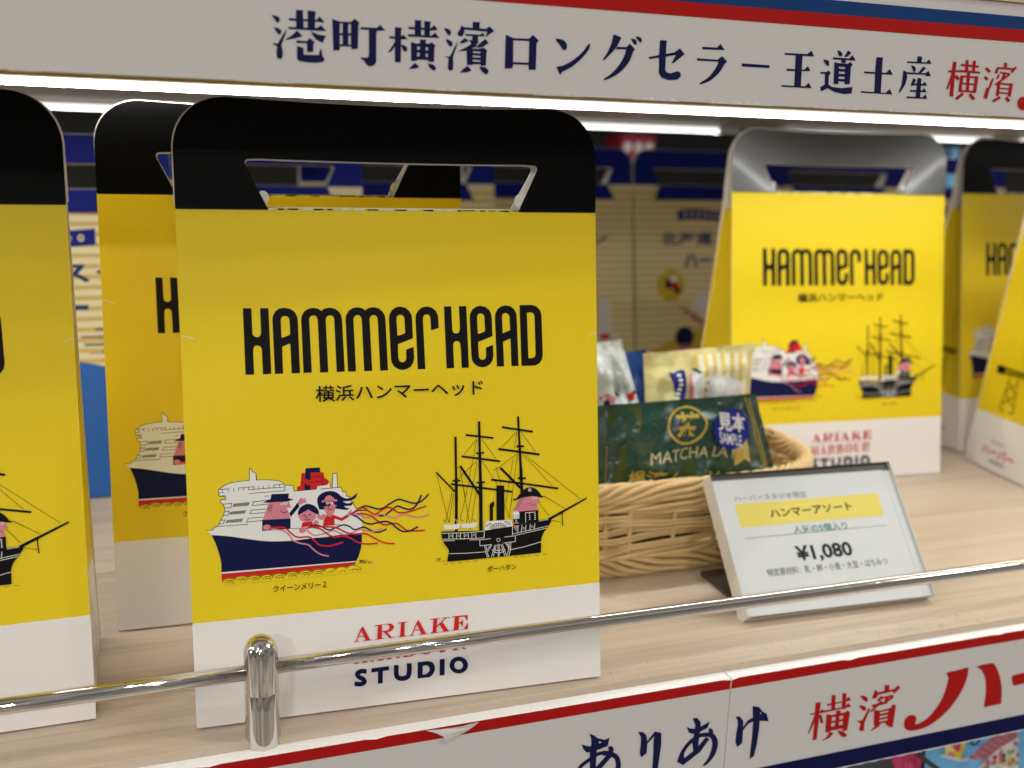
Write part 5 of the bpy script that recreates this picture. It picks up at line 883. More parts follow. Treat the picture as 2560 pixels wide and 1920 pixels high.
    "5,-70 2643,-71 2619,-439 2618,-438 2648,-349 2650,-304 3165,-425 3171;02856 3211,1243 3216,1242 3194,1131 3181,1094 2660,1205 2648,1204 2626,842 2629,842 2659,9"
    "34 2666,983 3173,855 3186;121473 3216,1094 2892|1507 3178,1128 2853;021305 3209,1660 3216,1659 3189,1304 3185;021212 2968,1362 3018,1578 2668,1647 2661,1647 263"
    "6,1274 2633,1275 2660,1379 2666;021727 3221,2365 3215,2360 2992,2322 2996,2238 3162,2013 3166,2003 2956,2083 2955,2173 3062,2166 2740,2082 2886,2002 2907,1989 2"
    "648,2202 2661,2332 2883,2370 2891,2360 2644,1714 2643,1715 2673,1790 2682,1838 3180,1726 3187;10-1670 1493,-1684 1497,-1703 1503,-1728 1511,-1757 1519,-1788 152"
    "7,-1822 1535,-1857 1539,-1892 1539,-1924 1535,-1955 1528,-1984 1519,-2013 1507,-2040 1493,-2067 1476,-2091 1455,-2113 1425,-2126 1388,-2129 1352,-2125 1318,-211"
    "6 1287,-2104 1258,-2090 1231,-2074 1205,-2053 1179,-2026 1153,-1996 1132,-1967 1114,-1940 1099,-1915 1085,-1896 1073,-1884 1065,-1879 1060,-1875 1055,-1870 1047"
    ",-1867 1040,-1865 1034,-1864 1032,-1865 1034,-1863 1041,-1859 1050,-1855 1054,-1858 1052,-1868 1047,-1881 1042,-1898 1037,-1915 1033,-1934 1031,-1950 1030,-1967"
    " 1031,-1990 1034,-2017 1039,-2047 1046,-2076 1054,-2103 1061,-2128 1067,-2146 1072|-1700 1319,-1717 1323,-1739 1330,-1763 1338,-1788 1345,-1813 1352,-1835 1357,"
    "-1853 1359,-1866 1359,-1879 1357,-1896 1353,-1914 1348,-1931 1341,-1945 1334,-1955 1327,-1959 1324,-1957 1327,-1954 1335,-1954 1340,-1953 1339,-1952 1333,-1948 "
    "1324,-1943 1314,-1936 1303,-1930 1296,-1924 1290,-1912 1281,-1892 1269,-1868 1256,-1841 1240,-1812 1223,-1782 1202,-1755 1177,-1735 1150,-1719 1125,-1706 1097,-"
    "1696 1068,-1690 1038,-1688 1004,-1695 969,-1711 936,-1735 910,-1760 892,-1787 879,-1814 869,-1842 861,-1871 855,-1901 851,-1932 849,-1966 851,-2002 856,-2038 86"
    "3,-2072 871,-2104 879,-2132 886,-2154 892,-2170 896;00-1497 1509,-806 1518,-810 1352,-1051 1352,-1071 866,-1263 866,-1243 1347,-1501 1347;10-617 1533,-618 1507,"
    "-620 1471,-622 1427,-624 1378,-626 1328,-627 1278,-628 1233,-626 1194,-624 1164,-621 1137,-618 1111,-613 1083,-604 1055,-591 1026,-573 999,-552 974,-528 951,-50"
    "1 931,-472 913,-442 897,-410 883,-377 872,-343 863,-308 858,-274 856,-239 856,-203 859,-166 864,-128 872,-92 884,-56 901,-22 923,5 952,25 984,40 1016,50 1049,58"
    " 1082,63 1114,68 1146,73 1181,77 1222,80 1269,81 1319,82 1370,82 1418,82 1461,81 1497,82 1522|-429 1508,-430 1481,-432 1443,-434 1400,-436 1352,-438 1304,-439 1"
    "258,-439 1218,-438 1187,-436 1161,-434 1140,-432 1124,-430 1114,-429 1110,-428 1108,-427 1106,-423 1101,-416 1095,-406 1087,-392 1078,-376 1070,-358 1062,-341 1"
    "056,-324 1052,-307 1050,-288 1049,-265 1049,-240 1051,-216 1054,-193 1059,-174 1065,-160 1072,-153 1077,-148 1082,-143 1089,-138 1101,-133 1117,-128 1137,-124 1"
    "162,-120 1191,-116 1222,-112 1256,-110 1296,-109 1342,-108 1389,-108 1436,-108 1479,-108 1515,-108 1542;00322 1534,710 1532,732 1525,764 1517,801 1507,840 1494,"
    "876 1478,905 1459,928 1435,949 1407,966 1376,981 1342,992 1308,1000 1274,1003 1239,1003 1202,1000 1163,993 1125,983 1089,970 1055,951 1022,928 989,901 958,872 9"
    "30,844 906,817 887,791 876,762 871,734 870,707 872,685 873,669 874,305 877|521 1357,669 1369,682 1359,701 1347,723 1332,745 1315,764 1296,777 1276,785 1254,790 "
    "1229,792 1203,791 1176,787 1151,779 1128,764 1106,744 1084,719 1064,695 1045,674 1030,660 1018,505 1008;001204 1547,1403 1543,1388 884,1189 883;002346 1173,2338"
    " 1107,2315 1046,2279 991,2231 945,2173 909,2107 886,2036 875,1962 877,1889 893,1819 921,1755 960,1700 1010,1654 1067,1621 1130,1601 1197,1596 1264,1604 1329,162"
    "7 1390,1663 1445,1710 1491,1768 1527,1833 1550,1904 1561,1977 1559,2050 1544,2120 1516,2185 1477,2241 1428,2287 1370,2320 1307,2340 1240|2140 1190,2133 1146,211"
    "5 1106,2086 1073,2049 1050,2006 1038,1961 1037,1916 1049,1874 1071,1838 1104,1811 1143,1795 1187,1790 1233,1797 1277,1815 1317,1844 1350,1881 1373,1923 1385,196"
    "9 1386,2014 1374,2056 1352,2091 1320,2118 1280,2135 1236;02-2125 1758,-2108 2348,-1991 2351,-2008 1760;02-1805 1764,-1788 2356,-1670 2358,-1687 1766;02-2178 175"
    "7,-2177 1793,-1953 1797,-1954 1761;02-1858 1763,-1857 1799,-1633 1803,-1634 1767;02-2162 2312,-2161 2347,-1937 2352,-1938 2317;02-1842 2319,-1841 2355,-1617 236"
    "0,-1618 2324;02-2010 2038,-2009 2079,-1785 2084,-1786 2042;02-1311 2367,-1246 2368,-1068 1778,-1208 1775;02-1290 2320,-1270 2273,-1445 1771,-1488 1770;02-1542 1"
    "769,-1541 1804,-1369 1808,-1370 1772;02-1246 1774,-1245 1810,-1002 1815,-1003 1779;02-1408 1949,-1396 1991,-1181 1995,-1171 1954;02-846 1782,-830 2378,-711 2380"
    ",-727 1784;02-900 1781,-899 1816,-671 1821,-672 1785;02-885 2341,-884 2376,-656 2381,-657 2346;02-776 2379,-559 2384,-542 2379,-519 2373,-491 2366,-464 2356,-44"
    "0 2344,-424 2327,-415 2305,-410 2276,-409 2245,-412 2213,-419 2184,-429 2160,-445 2141,-470 2125,-498 2112,-526 2101,-550 2092,-567 2085,-784 2069|-712 2345,-60"
    "3 2347,-597 2343,-587 2338,-576 2333,-565 2325,-556 2314,-550 2300,-547 2281,-545 2256,-545 2229,-547 2201,-549 2176,-554 2157,-561 2144,-570 2134,-582 2127,-59"
    "3 2122,-603 2118,-609 2114,-718 2106;02-631 2096,-534 2086,-432 1825,-366 1826,-367 1791,-498 1788;02-197 1794,-182 2392,-62 2395,-77 1796;02-252 1793,-251 1829"
    ",-21 1833,-22 1797;02-238 2355,-237 2391,-7 2396,-8 2360;02-127 2394,64 2398,81 2393,105 2387,132 2379,160 2369,184 2357,200 2341,209 2320,213 2295,213 2267,211"
    " 2238,205 2212,196 2191,183 2174,163 2160,140 2148,118 2137,98 2129,85 2123,-134 2118|-63 2359,36 2361,41 2357,49 2352,57 2345,66 2337,74 2327,79 2314,81 2298,8"
    "2 2277,82 2254,81 2231,79 2211,76 2194,70 2183,62 2175,53 2169,44 2164,36 2161,31 2158,-68 2156;02-134 2124,85 2123,104 2116,133 2109,166 2099,200 2087,228 2072"
    ",248 2054,259 2031,265 2002,266 1971,263 1940,256 1910,243 1886,223 1866,194 1848,160 1832,126 1818,97 1807,76 1799,-143 1795|-70 2090,56 2092,65 2088,77 2082,9"
    "2 2076,106 2067,118 2055,126 2040,131 2018,133 1991,133 1961,132 1932,128 1905,123 1884,114 1869,101 1857,86 1849,71 1843,59 1838,50 1834,-76 1832;02940 2116,93"
    "4 2197,910 2273,871 2337,819 2385,759 2415,693 2424,627 2412,565 2379,511 2329,469 2263,442 2187,431 2106,438 2025,461 1950,500 1886,552 1837,612 1807,678 1798,"
    "744 1810,806 1842,860 1893,902 1959,930 2035|818 2114,815 2184,804 2249,784 2305,757 2347,726 2374,692 2382,657 2372,625 2344,596 2301,574 2244,559 2179,553 210"
    "8,555 2038,567 1973,587 1918,613 1875,645 1849,679 1840,713 1850,746 1878,775 1921,797 1978,812 2044;021086 2385,1087 2421,1321 2427,1320 2390;021443 2393,1444 "
    "2429,1623 2433,1622 2397;021143 2422,1133 2000,1133 2000,1138 1983,1143 1959,1150 1930,1159 1902,1171 1876,1185 1856,1204 1841,1227 1829,1252 1820,1279 1814,130"
    "5 1811,1329 1810,1353 1812,1377 1816,1402 1823,1425 1833,1446 1846,1465 1861,1481 1881,1496 1908,1508 1937,1519 1966,1528 1990,1535 2008,1545 2432,1511 2431,150"
    "2 2031,1502 2031,1497 2017,1491 1996,1484 1972,1475 1948,1466 1926,1455 1909,1442 1897,1428 1887,1412 1880,1396 1875,1380 1872,1364 1871,1349 1872,1332 1875,131"
    "6 1880,1300 1887,1286 1895,1276 1906,1268 1919,1263 1937,1260 1956,1258 1975,1257 1991,1256 2002,1265 2425;021784 1830,1798 2437,1922 2440,1908 1833;021728 1829"
    ",1729 1866,1965 1870,1965 1834;021741 2400,1742 2436,1978 2441,1977 2405;021854 2439,2079 2444,2096 2439,2121 2433,2150 2426,2178 2416,2203 2403,2219 2386,2229 "
    "2363,2234 2334,2235 2302,2232 2270,2226 2240,2216 2216,2198 2197,2173 2181,2144 2167,2115 2156,2090 2147,2073 2140,1847 2123|1921 2404,2034 2406,2040 2402,2050 "
    "2398,2061 2392,2073 2384,2082 2373,2089 2359,2092 2339,2094 2314,2094 2286,2093 2258,2090 2233,2086 2213,2079 2199,2068 2189,2057 2182,2045 2177,2035 2173,2028 "
    "2169,1915 2161;022005 2151,2107 2141,2214 1875,2282 1876,2281 1840,2145 1837"
)
ART_UP = (
    "003139 25138,3168 25144,3218 25140,3274 25130,3316 25118,3342 25104,3360 25086,3372 25065,3379 25044,3382 25020,3378 24993,3371 24968,3361 24949,3348 24936,3332"
    " 24927,3314 24924,3296 24929,3277 24943,3257 24965,3237 24991,3217 25018,3191 25049,3162 25084,3140 25117;003195 24775,3218 24782,3259 24779,3304 24770,3341 247"
    "59,3368 24745,3391 24726,3409 24706,3421 24685,3424 24665,3421 24643,3413 24622,3403 24605,3390 24591,3374 24577,3355 24569,3337 24570,3317 24583,3297 24605,327"
    "6 24632,3257 24660,3236 24690,3212 24724,3196 24755;003585 24758,3560 24615,3412 24258,3457 24071,3440 23895,3403 23845,3337 23832,3263 23876,3253 24028,3277 24"
    "203,3135 24290,3152 24307,3298 24299;003884 25353,4130 25351,4109 25280,4122 24807,3881 24808;004252 25359,4517 25345,4499 25274,4476 24782,4244 24783;003657 25"
    "087,4530 25087,4631 25204,4779 25039,4762 25022,4529 25030,3656 25015;003642 24825,4527 24839,4678 24937,4833 24772,4525 24759,3641 24762;003913 24731,4085 2456"
    "7,3859 24490,3562 24419,3556 24444,3729 24562;004342 24732,4591 24645,4831 24628,4773 24528,4721 24397,4522 24482,4407 24602;003891 24429,4205 24425,4316 24527,"
    "4471 24399,4420 24348,4416 24108,4216 24090,4214 24362,3889 24349;003904 24264,4102 24218,4109 24011,4582 24020,4617 24135,4662 24234,4691 24139,4700 24010,4776"
    " 23918,4755 23852,4681 23809,4512 23775,4178 23777,3946 23810,3897 23871;005032 25157,5267 25086,5622 25093,5759 25204,5918 25086,5877 25013,5857 24284,5651 242"
    "57,5634 24337,5267 24332,5266 24209,5056 24185|5273 25023,5367 25029,5358 24749,5270 24725|5547 25030,5632 25029,5630 24756,5545 24741|5270 24670,5358 24666,536"
    "2 24402,5267 24390|5545 24677,5630 24676,5628 24401,5543 24396;005945 24959,6479 24970,6593 25074,6756 24906,6479 24872,6461 24758,6461 23908,6391 23800,6235 23"
    "749,6131 23809,6045 23936,5941 23989,5959 24020,6183 24025,6218 24125,6213 24888,5945 24888;007077 25030,7316 25022,7291 24938,7279 23934,7081 23934;006896 2473"
    "5,7264 24734,7369 24812,7504 24673,7265 24659,6896 24670;007079 24566,7090 24435,6967 24264,6838 24218,6967 24396;007283 24479,7308 24485,7347 24486,7390 24481,"
    "7424 24471,7450 24453,7471 24428,7487 24401,7496 24376,7495 24352,7487 24328,7475 24306,7461 24291,7446 24284,7428 24281,7409 24284,7390 24294,7371 24314,7352 2"
    "4342,7334 24372,7319 24399,7303 24423,7288 24446,7279 24466;007744 25294,7975 25292,7961 25226,7965 24782,7748 24786;008064 25282,8296 25280,8272 25213,8259 247"
    "83,8069 24788;007537 25068,8291 25066,8405 25178,8536 25021,8292 25000,7538 25003;007517 24838,8312 24836,8444 24936,8590 24780,7518 24762;007618 24604,7796 245"
    "58,7928 24575,7927 24697,8134 24693,8117 24586,8218 24572,8332 24632,8459 24530,8424 24461,8412 24010,8231 24001,8213 24060,7836 24053,7829 24020,7630 23996|783"
    "3 24471,7929 24466,7923 24367,7834 24362|8119 24460,8208 24459,8202 24359,8120 24361|7834 24279,7924 24277,7917 24167,7828 24152|8121 24261,8203 24259,8201 2415"
    "6,8122 24152;007766 23950,7917 23818,7731 23758,7546 23739,7659 23854;008196 23949,8395 23925,8487 23829,8451 23737,8361 23739,8251 23834;008751 25101,8780 2510"
    "5,8829 25099,8881 25086,8922 25072,8947 25056,8966 25037,8978 25015,8985 24993,8986 24966,8982 24937,8973 24910,8961 24891,8946 24883,8928 24883,8908 24887,8888"
    " 24897,8870 24912,8851 24933,8832 24957,8815 24982,8793 25013,8768 25049,8750 25081;008811 24749,8836 24758,8885 24747,8940 24728,8982 24709,9009 24692,9028 246"
    "72,9042 24651,9049 24630,9050 24607,9045 24583,9035 24561,9021 24545,9004 24533,8982 24524,8957 24524,8930 24540,8896 24583,8854 24647,8821 24710;009237 24741,9"
    "203 24589,9064 24178,9085 24011,9071 23791,8980 23753,8898 23800,8902 24002,8918 24144,8779 24213,8954 24206;009731 25362,9996 25365,9980 25287,9983 25154,9736 "
    "25149;009356 25232,9378 25222,9403 25194,9427 25157,9442 25120,9448 25084,9448 25044,9443 25004,9434 24970,9422 24941,9405 24916,9385 24896,9363 24882,9336 2487"
    "6,9306 24877,9276 24882,9253 24892,9235 24906,9222 24926,9214 24948,9215 24973,9227 25000,9249 25030,9275 25062,9296 25095,9312 25134,9326 25178,9340 25214;0093"
    "57 25172,10205 25168,10333 25259,10505 25109,10394 25045,10200 24898,10244 25079,9377 25100;009489 24966,10006 24971,10097 25043,10174 24924,9491 24900;009729 2"
    "4937,9932 24933,9938 24664,9735 24669;009473 24838,9604 24746,9422 24661,9275 24660;0010194 24847,10309 24719,10089 24571,9867 24542,10012 24702;009622 24780,98"
    "25 24775,9903 24595,9573 24435,9225 24389,9534 24547,9698 24650;009535 24523,9738 24501,9979 24515,10145 24558,10278 24464,10242 24411,10234 23985,10047 23966,1"
    "0046 24020,9767 24006,9749 23985,9564 23968|9766 24425,10026 24426,10027 24365,9767 24368|9761 24293,10029 24291,10030 24230,9763 24232|9764 24158,10032 24155,1"
    "0033 24094,9765 24097;009583 23942,9735 23800,9551 23730,9311 23712,9438 23843;0010011 23940,10216 23933,10331 23837,10315 23733,10241 23696,10127 23758,10031 2"
    "3856;0010914 25030,11192 24928,11211 24027,11178 23944,10911 23923,10914 24573;0011772 24950,11903 25078,12126 24902,12048 24817,12044 23939,11777 23926,11775 2"
    "4621;0011174 24927,11795 24943,11798 24871,11176 24859;0011172 24146,11791 24158,11793 24089,11174 24077;0012746 24991,12787 25005,12864 25004,12952 24992,13022"
    " 24975,13071 24951,13112 24917,13144 24880,13166 24841,13176 24799,13174 24753,13165 24709,13150 24677,13129 24657,13100 24645,13067 24643,13036 24651,13007 246"
    "72,12979 24704,12949 24744,12915 24786,12866 24838,12806 24898,12758 24954;0012807 24075,12876 24091,12896 24095,12923 24099,12956 24104,12994 24112,13036 24124"
    ",13081 24142,13133 24167,13192 24197,13256 24231,13320 24268,13384 24307,13444 24346,13500 24386,13555 24428,13609 24472,13662 24518,13711 24563,13758 24609,138"
    "02 24657,13844 24710,13884 24764,13920 24814,13952 24856,13978 24888,13998 24907,14013 24918,14024 24922,14031 24919,14035 24911,14038 24899,14041 24883,14043 2"
    "4860,14043 24832,14038 24800,14028 24764,14010 24725,13983 24683,13949 24635,13909 24583,13864 24530,13816 24476,13767 24424,13714 24372,13656 24319,13596 24265"
    ",13533 24213,13470 24163,13407 24118,13340 24075,13266 24035,13192 23996,13123 23963,13064 23935,13022 23914,12979 23821,12933 23835;0014925 25284,15241 25187,1"
    "5198 25102,15176 25060,15163 25034,15146 24999,15125 24957,15099 24910,15066 24858,15024 24803,14966 24738,14892 24660,14811 24579,14732 24500,14665 24434,14618"
    " 24387,14546 24395,14565 24424,14592 24462,14625 24507,14659 24558,14692 24610,14722 24662,14750 24718,14778 24782,14807 24848,14832 24910,14854 24963,14869 250"
    "01;0015082 24868,15475 24878,15479 24807,15039 24783;0015450 24889,15579 25000,15792 24825,15725 24738,15711 24698,15693 24643,15671 24578,15645 24508,15614 244"
    "38,15578 24374,15535 24313,15485 24251,15430 24189,15373 24129,15316 24073,15260 24023,15206 23980,15151 23941,15096 23906,15041 23875,14987 23846,14935 23819,1"
    "4883 23794,14828 23771,14774 23751,14725 23734,14684 23720,14654 23709,14614 23749,14648 23771,14695 23800,14751 23835,14811 23875,14871 23919,14927 23965,14981"
    " 24016,15038 24072,15094 24132,15149 24194,15199 24256,15243 24315,15283 24377,15318 24443,15350 24509,15377 24570,15399 24621,15416 24658;0015612 25160,15634 2"
    "5173,15680 25175,15732 25168,15772 25157,15798 25138,15818 25111,15832 25082,15841 25057,15844 25034,15841 25012,15833 24993,15822 24981,15807 24973,15790 24969"
    ",15768 24973,15744 24989,15708 25024,15663 25075,15626 25125;0015790 25249,15814 25259,15862 25258,15917 25250,15961 25238,15989 25222,16012 25200,16029 25175,1"
    "6039 25151,16041 25127,16035 25101,16024 25079,16010 25066,15993 25064,15972 25070,15947 25083,15921 25103,15884 25136,15839 25179,15803 25221;0016334 24590,173"
    "67 24807,17581 24954,17785 24766,17345 24424,17283 24442,17433 24717,16373 24521;0016760 25194,17042 25189,17024 25083,17038 24174,17119 24093,17269 24079,17564"
    " 24166,17669 24098,17679 23970,17535 23869,17186 23840,16907 23912,16788 24056,16755 24689;0018480 25060,19093 25065,19235 25201,19423 24997,18502 24976;0018294"
    " 24652,19154 24646,19338 24786,19561 24603,19451 24489,19430 24454,19403 24406,19369 24349,19331 24288,19290 24229,19245 24175,19197 24125,19144 24076,19088 240"
    "27,19029 23980,18968 23937,18907 23898,18839 23863,18764 23831,18686 23802,18614 23778,18553 23757,18509 23741,18465 23783,18507 23808,18567 23841,18637 23882,1"
    "8711 23927,18783 23975,18845 24026,18900 24081,18953 24143,19004 24208,19050 24273,19090 24334,19124 24386,19149 24430,19167 24471,19180 24507,19188 24539,19194"
    " 24564,19200 24584,18316 24572;0020185 24570,21382 24565,21387 24465,20196 24462;0021997 25039,23001 25051,23173 25190,23314 24981,22004 24975;0022489 25023,227"
    "91 25027,22839 23849,22545 23845;0022135 24475,22930 24485,23075 24622,23202 24442,22142 24402;0021986 23876,23023 23879,23185 24018,23325 23827,21981 23820;002"
    "4352 25268,24387 25267,24447 25243,24510 25209,24554 25179,24574 25151,24582 25120,24579 25091,24567 25070,24542 25056,24505 25047,24465 25048,24431 25063,24401"
    " 25106,24370 25171,24351 25233;0024816 25281,24991 25203,24791 25039,24680 25041;0024166 24997,24906 24992,25056 25119,25218 24929,24174 24927;0024553 24960,247"
    "73 24959,24762 24818,24570 24821;0024252 24826,24491 24795,24875 24802,24976 24873,25100 24769,25028 24677,25049 24059,24831 24027,24790 24135,24515 24136,24527"
    " 24035,24308 24025|24478 24671,24763 24677,24762 24598,24487 24593|24488 24496,24773 24501,24773 24413,24499 24409|24499 24312,24785 24317,24785 24224,24510 242"
    "24;0023745 24887,23779 24896,23843 24892,23913 24880,23964 24864,23992 24843,24008 24815,24016 24785,24020 24758,24020 24731,24014 24703,24003 24680,23987 24668"
    ",23964 24671,23935 24683,23903 24703,23872 24728,23833 24765,23787 24813,23752 24858;0023662 24434,23931 24447,24016 24517,24126 24413,24055 24321,24077 23992,2"
    "4239 23911,24682 23887,25201 23954,25176 23708,24819 23671,24369 23740,24054 23859,23781 23724,23709 23879,23903 23985,23875 24370,23668 24377;0026172 25112,264"
    "94 25107,26470 24995,26548 23766,26236 23766,26168 24712;0025655 24554,26700 24551,26850 24702,27033 24495,25664 24487;0025609 23816,26772 23798,26952 23951,271"
    "10 23758,25600 23757;0028114 25248,28349 25238,28336 25002,28113 25013;0027636 25034,28565 25037,28693 25166,28836 24992,27655 24976;0027859 24888,27891 24895,2"
    "7954 24882,28022 24858,28070 24831,28092 24795,28100 24749,28099 24704,28093 24673,28080 24656,28060 24648,28035 24651,28006 24669,27965 24715,27914 24782,27872"
    " 24847;0028443 24872,28598 24812,28363 24619,28245 24626;0027578 24625,28596 24630,28728 24727,28874 24538,28643 24509,28605 24571,27587 24558;0027511 24690,276"
    "64 24630,27733 24430,27673 24155,27457 23837,27388 23834,27500 24147;0028015 24407,28185 24360,28029 24103,27951 24122;0028233 24431,28422 24417,28470 23687,282"
    "35 23687;0027954 24222,28510 24216,28613 24312,28742 24158,27965 24145;0027933 23962,28517 23964,28621 24061,28762 23906,27942 23894;0027793 23714,28585 23701,2"
    "8713 23835,28816 23656,27802 23651;1229876 25136,29876 24447,29904 23799|30068 25129,30068 24440,30097 23795;1229709 24718,30225 24753|29696 24787,30212 24821;1"
    "229874 24703,29801 24402,29699 24098|29968 24686,29895 24382,29792 24076;1230051 24579,30196 24424|30177 24644,30322 24490;1230509 25234,30537 24798|30666 25233"
    ",30694 24797;1230873 25232,30884 24794|31031 25228,31042 24789;1230289 24995,31215 24973|30287 25073,31212 25051;1230207 24761,31315 24746|30203 24839,31310 248"
    "24;1230335 24630,30327 23995|30492 24622,30484 23986;1231086 24644,31069 24000|31257 24634,31240 23989;1230418 24571,31182 24551|30416 24635,31179 24616;1230647"
    " 24756,30705 24017|30804 24757,30863 24016;1230432 24296,31135 24281|30429 24356,31132 24341;1230400 24000,31164 23986|30396 24074,31160 24060;1230532 23980,302"
    "05 23747|30635 23896,30308 23663;1230860 23886,31107 23685|30981 23971,31228 23771;1231529 24942,31770 24791|31619 25026,31860 24875;1231526 24593,31698 24484|3"
    "1616 24676,31789 24568;1231961 24598,31771 24074|32063 24573,31873 24048;1231718 24216,31645 23805|31915 24187,31842 23774;1232474 25225,32512 25008|32634 25234"
    ",32673 25016;1232120 25028,32063 24815|32254 25002,32197 24789;1232159 24978,33065 24977|32153 25048,33059 25047;1233080 25115,32866 24902|33182 25056,32968 248"
    "43;1232342 24803,32859 24781|32342 24868,32858 24846;1232533 24840,32447 24615|32654 24809,32568 24584;1232821 24836,32138 24381|32899 24772,32215 24317;1232247"
    " 24774,32184 24597|32337 24752,32274 24575;1232277 24418,32269 23923|32427 24409,32419 23913;1232924 24451,32889 23928|33088 24436,33054 23913;1232323 24379,330"
    "16 24363|32320 24445,33012 24429;1232355 24199,32985 24189|32352 24251,32981 24241;1232354 24022,32984 24011|32350 24079,32980 24068;1232464 23920,32110 23731|3"
    "2550 23834,32195 23645;1232752 23835,32949 23681|32866 23916,33064 23763;0234039 23687,34041 23617,34024 23551,33987 23494,33934 23449,33868 23420,33794 23408,3"
    "3717 23414,33642 23438,33574 23478,33517 23532,33477 23595,33454 23664,33452 23733,33470 23798,33506 23855,33559 23900,33624 23929,33698 23941,33775 23935,33850"
    " 23912,33919 23872,33975 23818,34016 23755;0233727 23425,33794 23408,33854 23414,33937 23419,34036 23427,34143 23440,34252 23462,34357 23497,34460 23543,34568 2"
    "3599,34678 23664,34787 23738,34894 23819,34994 23908,35091 24006,35187 24115,35279 24231,35366 24353,35445 24478,35514 24606,35572 24746,35621 24903,35662 25063"
    ",35696 25214,35724 25342,35746 25433,36500 25616,36352 25031,36314 24943,36264 24819,36204 24674,36135 24519,36060 24370,35980 24240,35893 24125,35799 24015,356"
    "98 23909,35592 23810,35483 23718,35373 23632,35262 23551,35149 23473,35032 23402,34912 23341,34788 23295,34659 23266,34513 23262,34349 23281,34181 23314,34023 2"
    "3353,33889 23387,33794 23408"
)
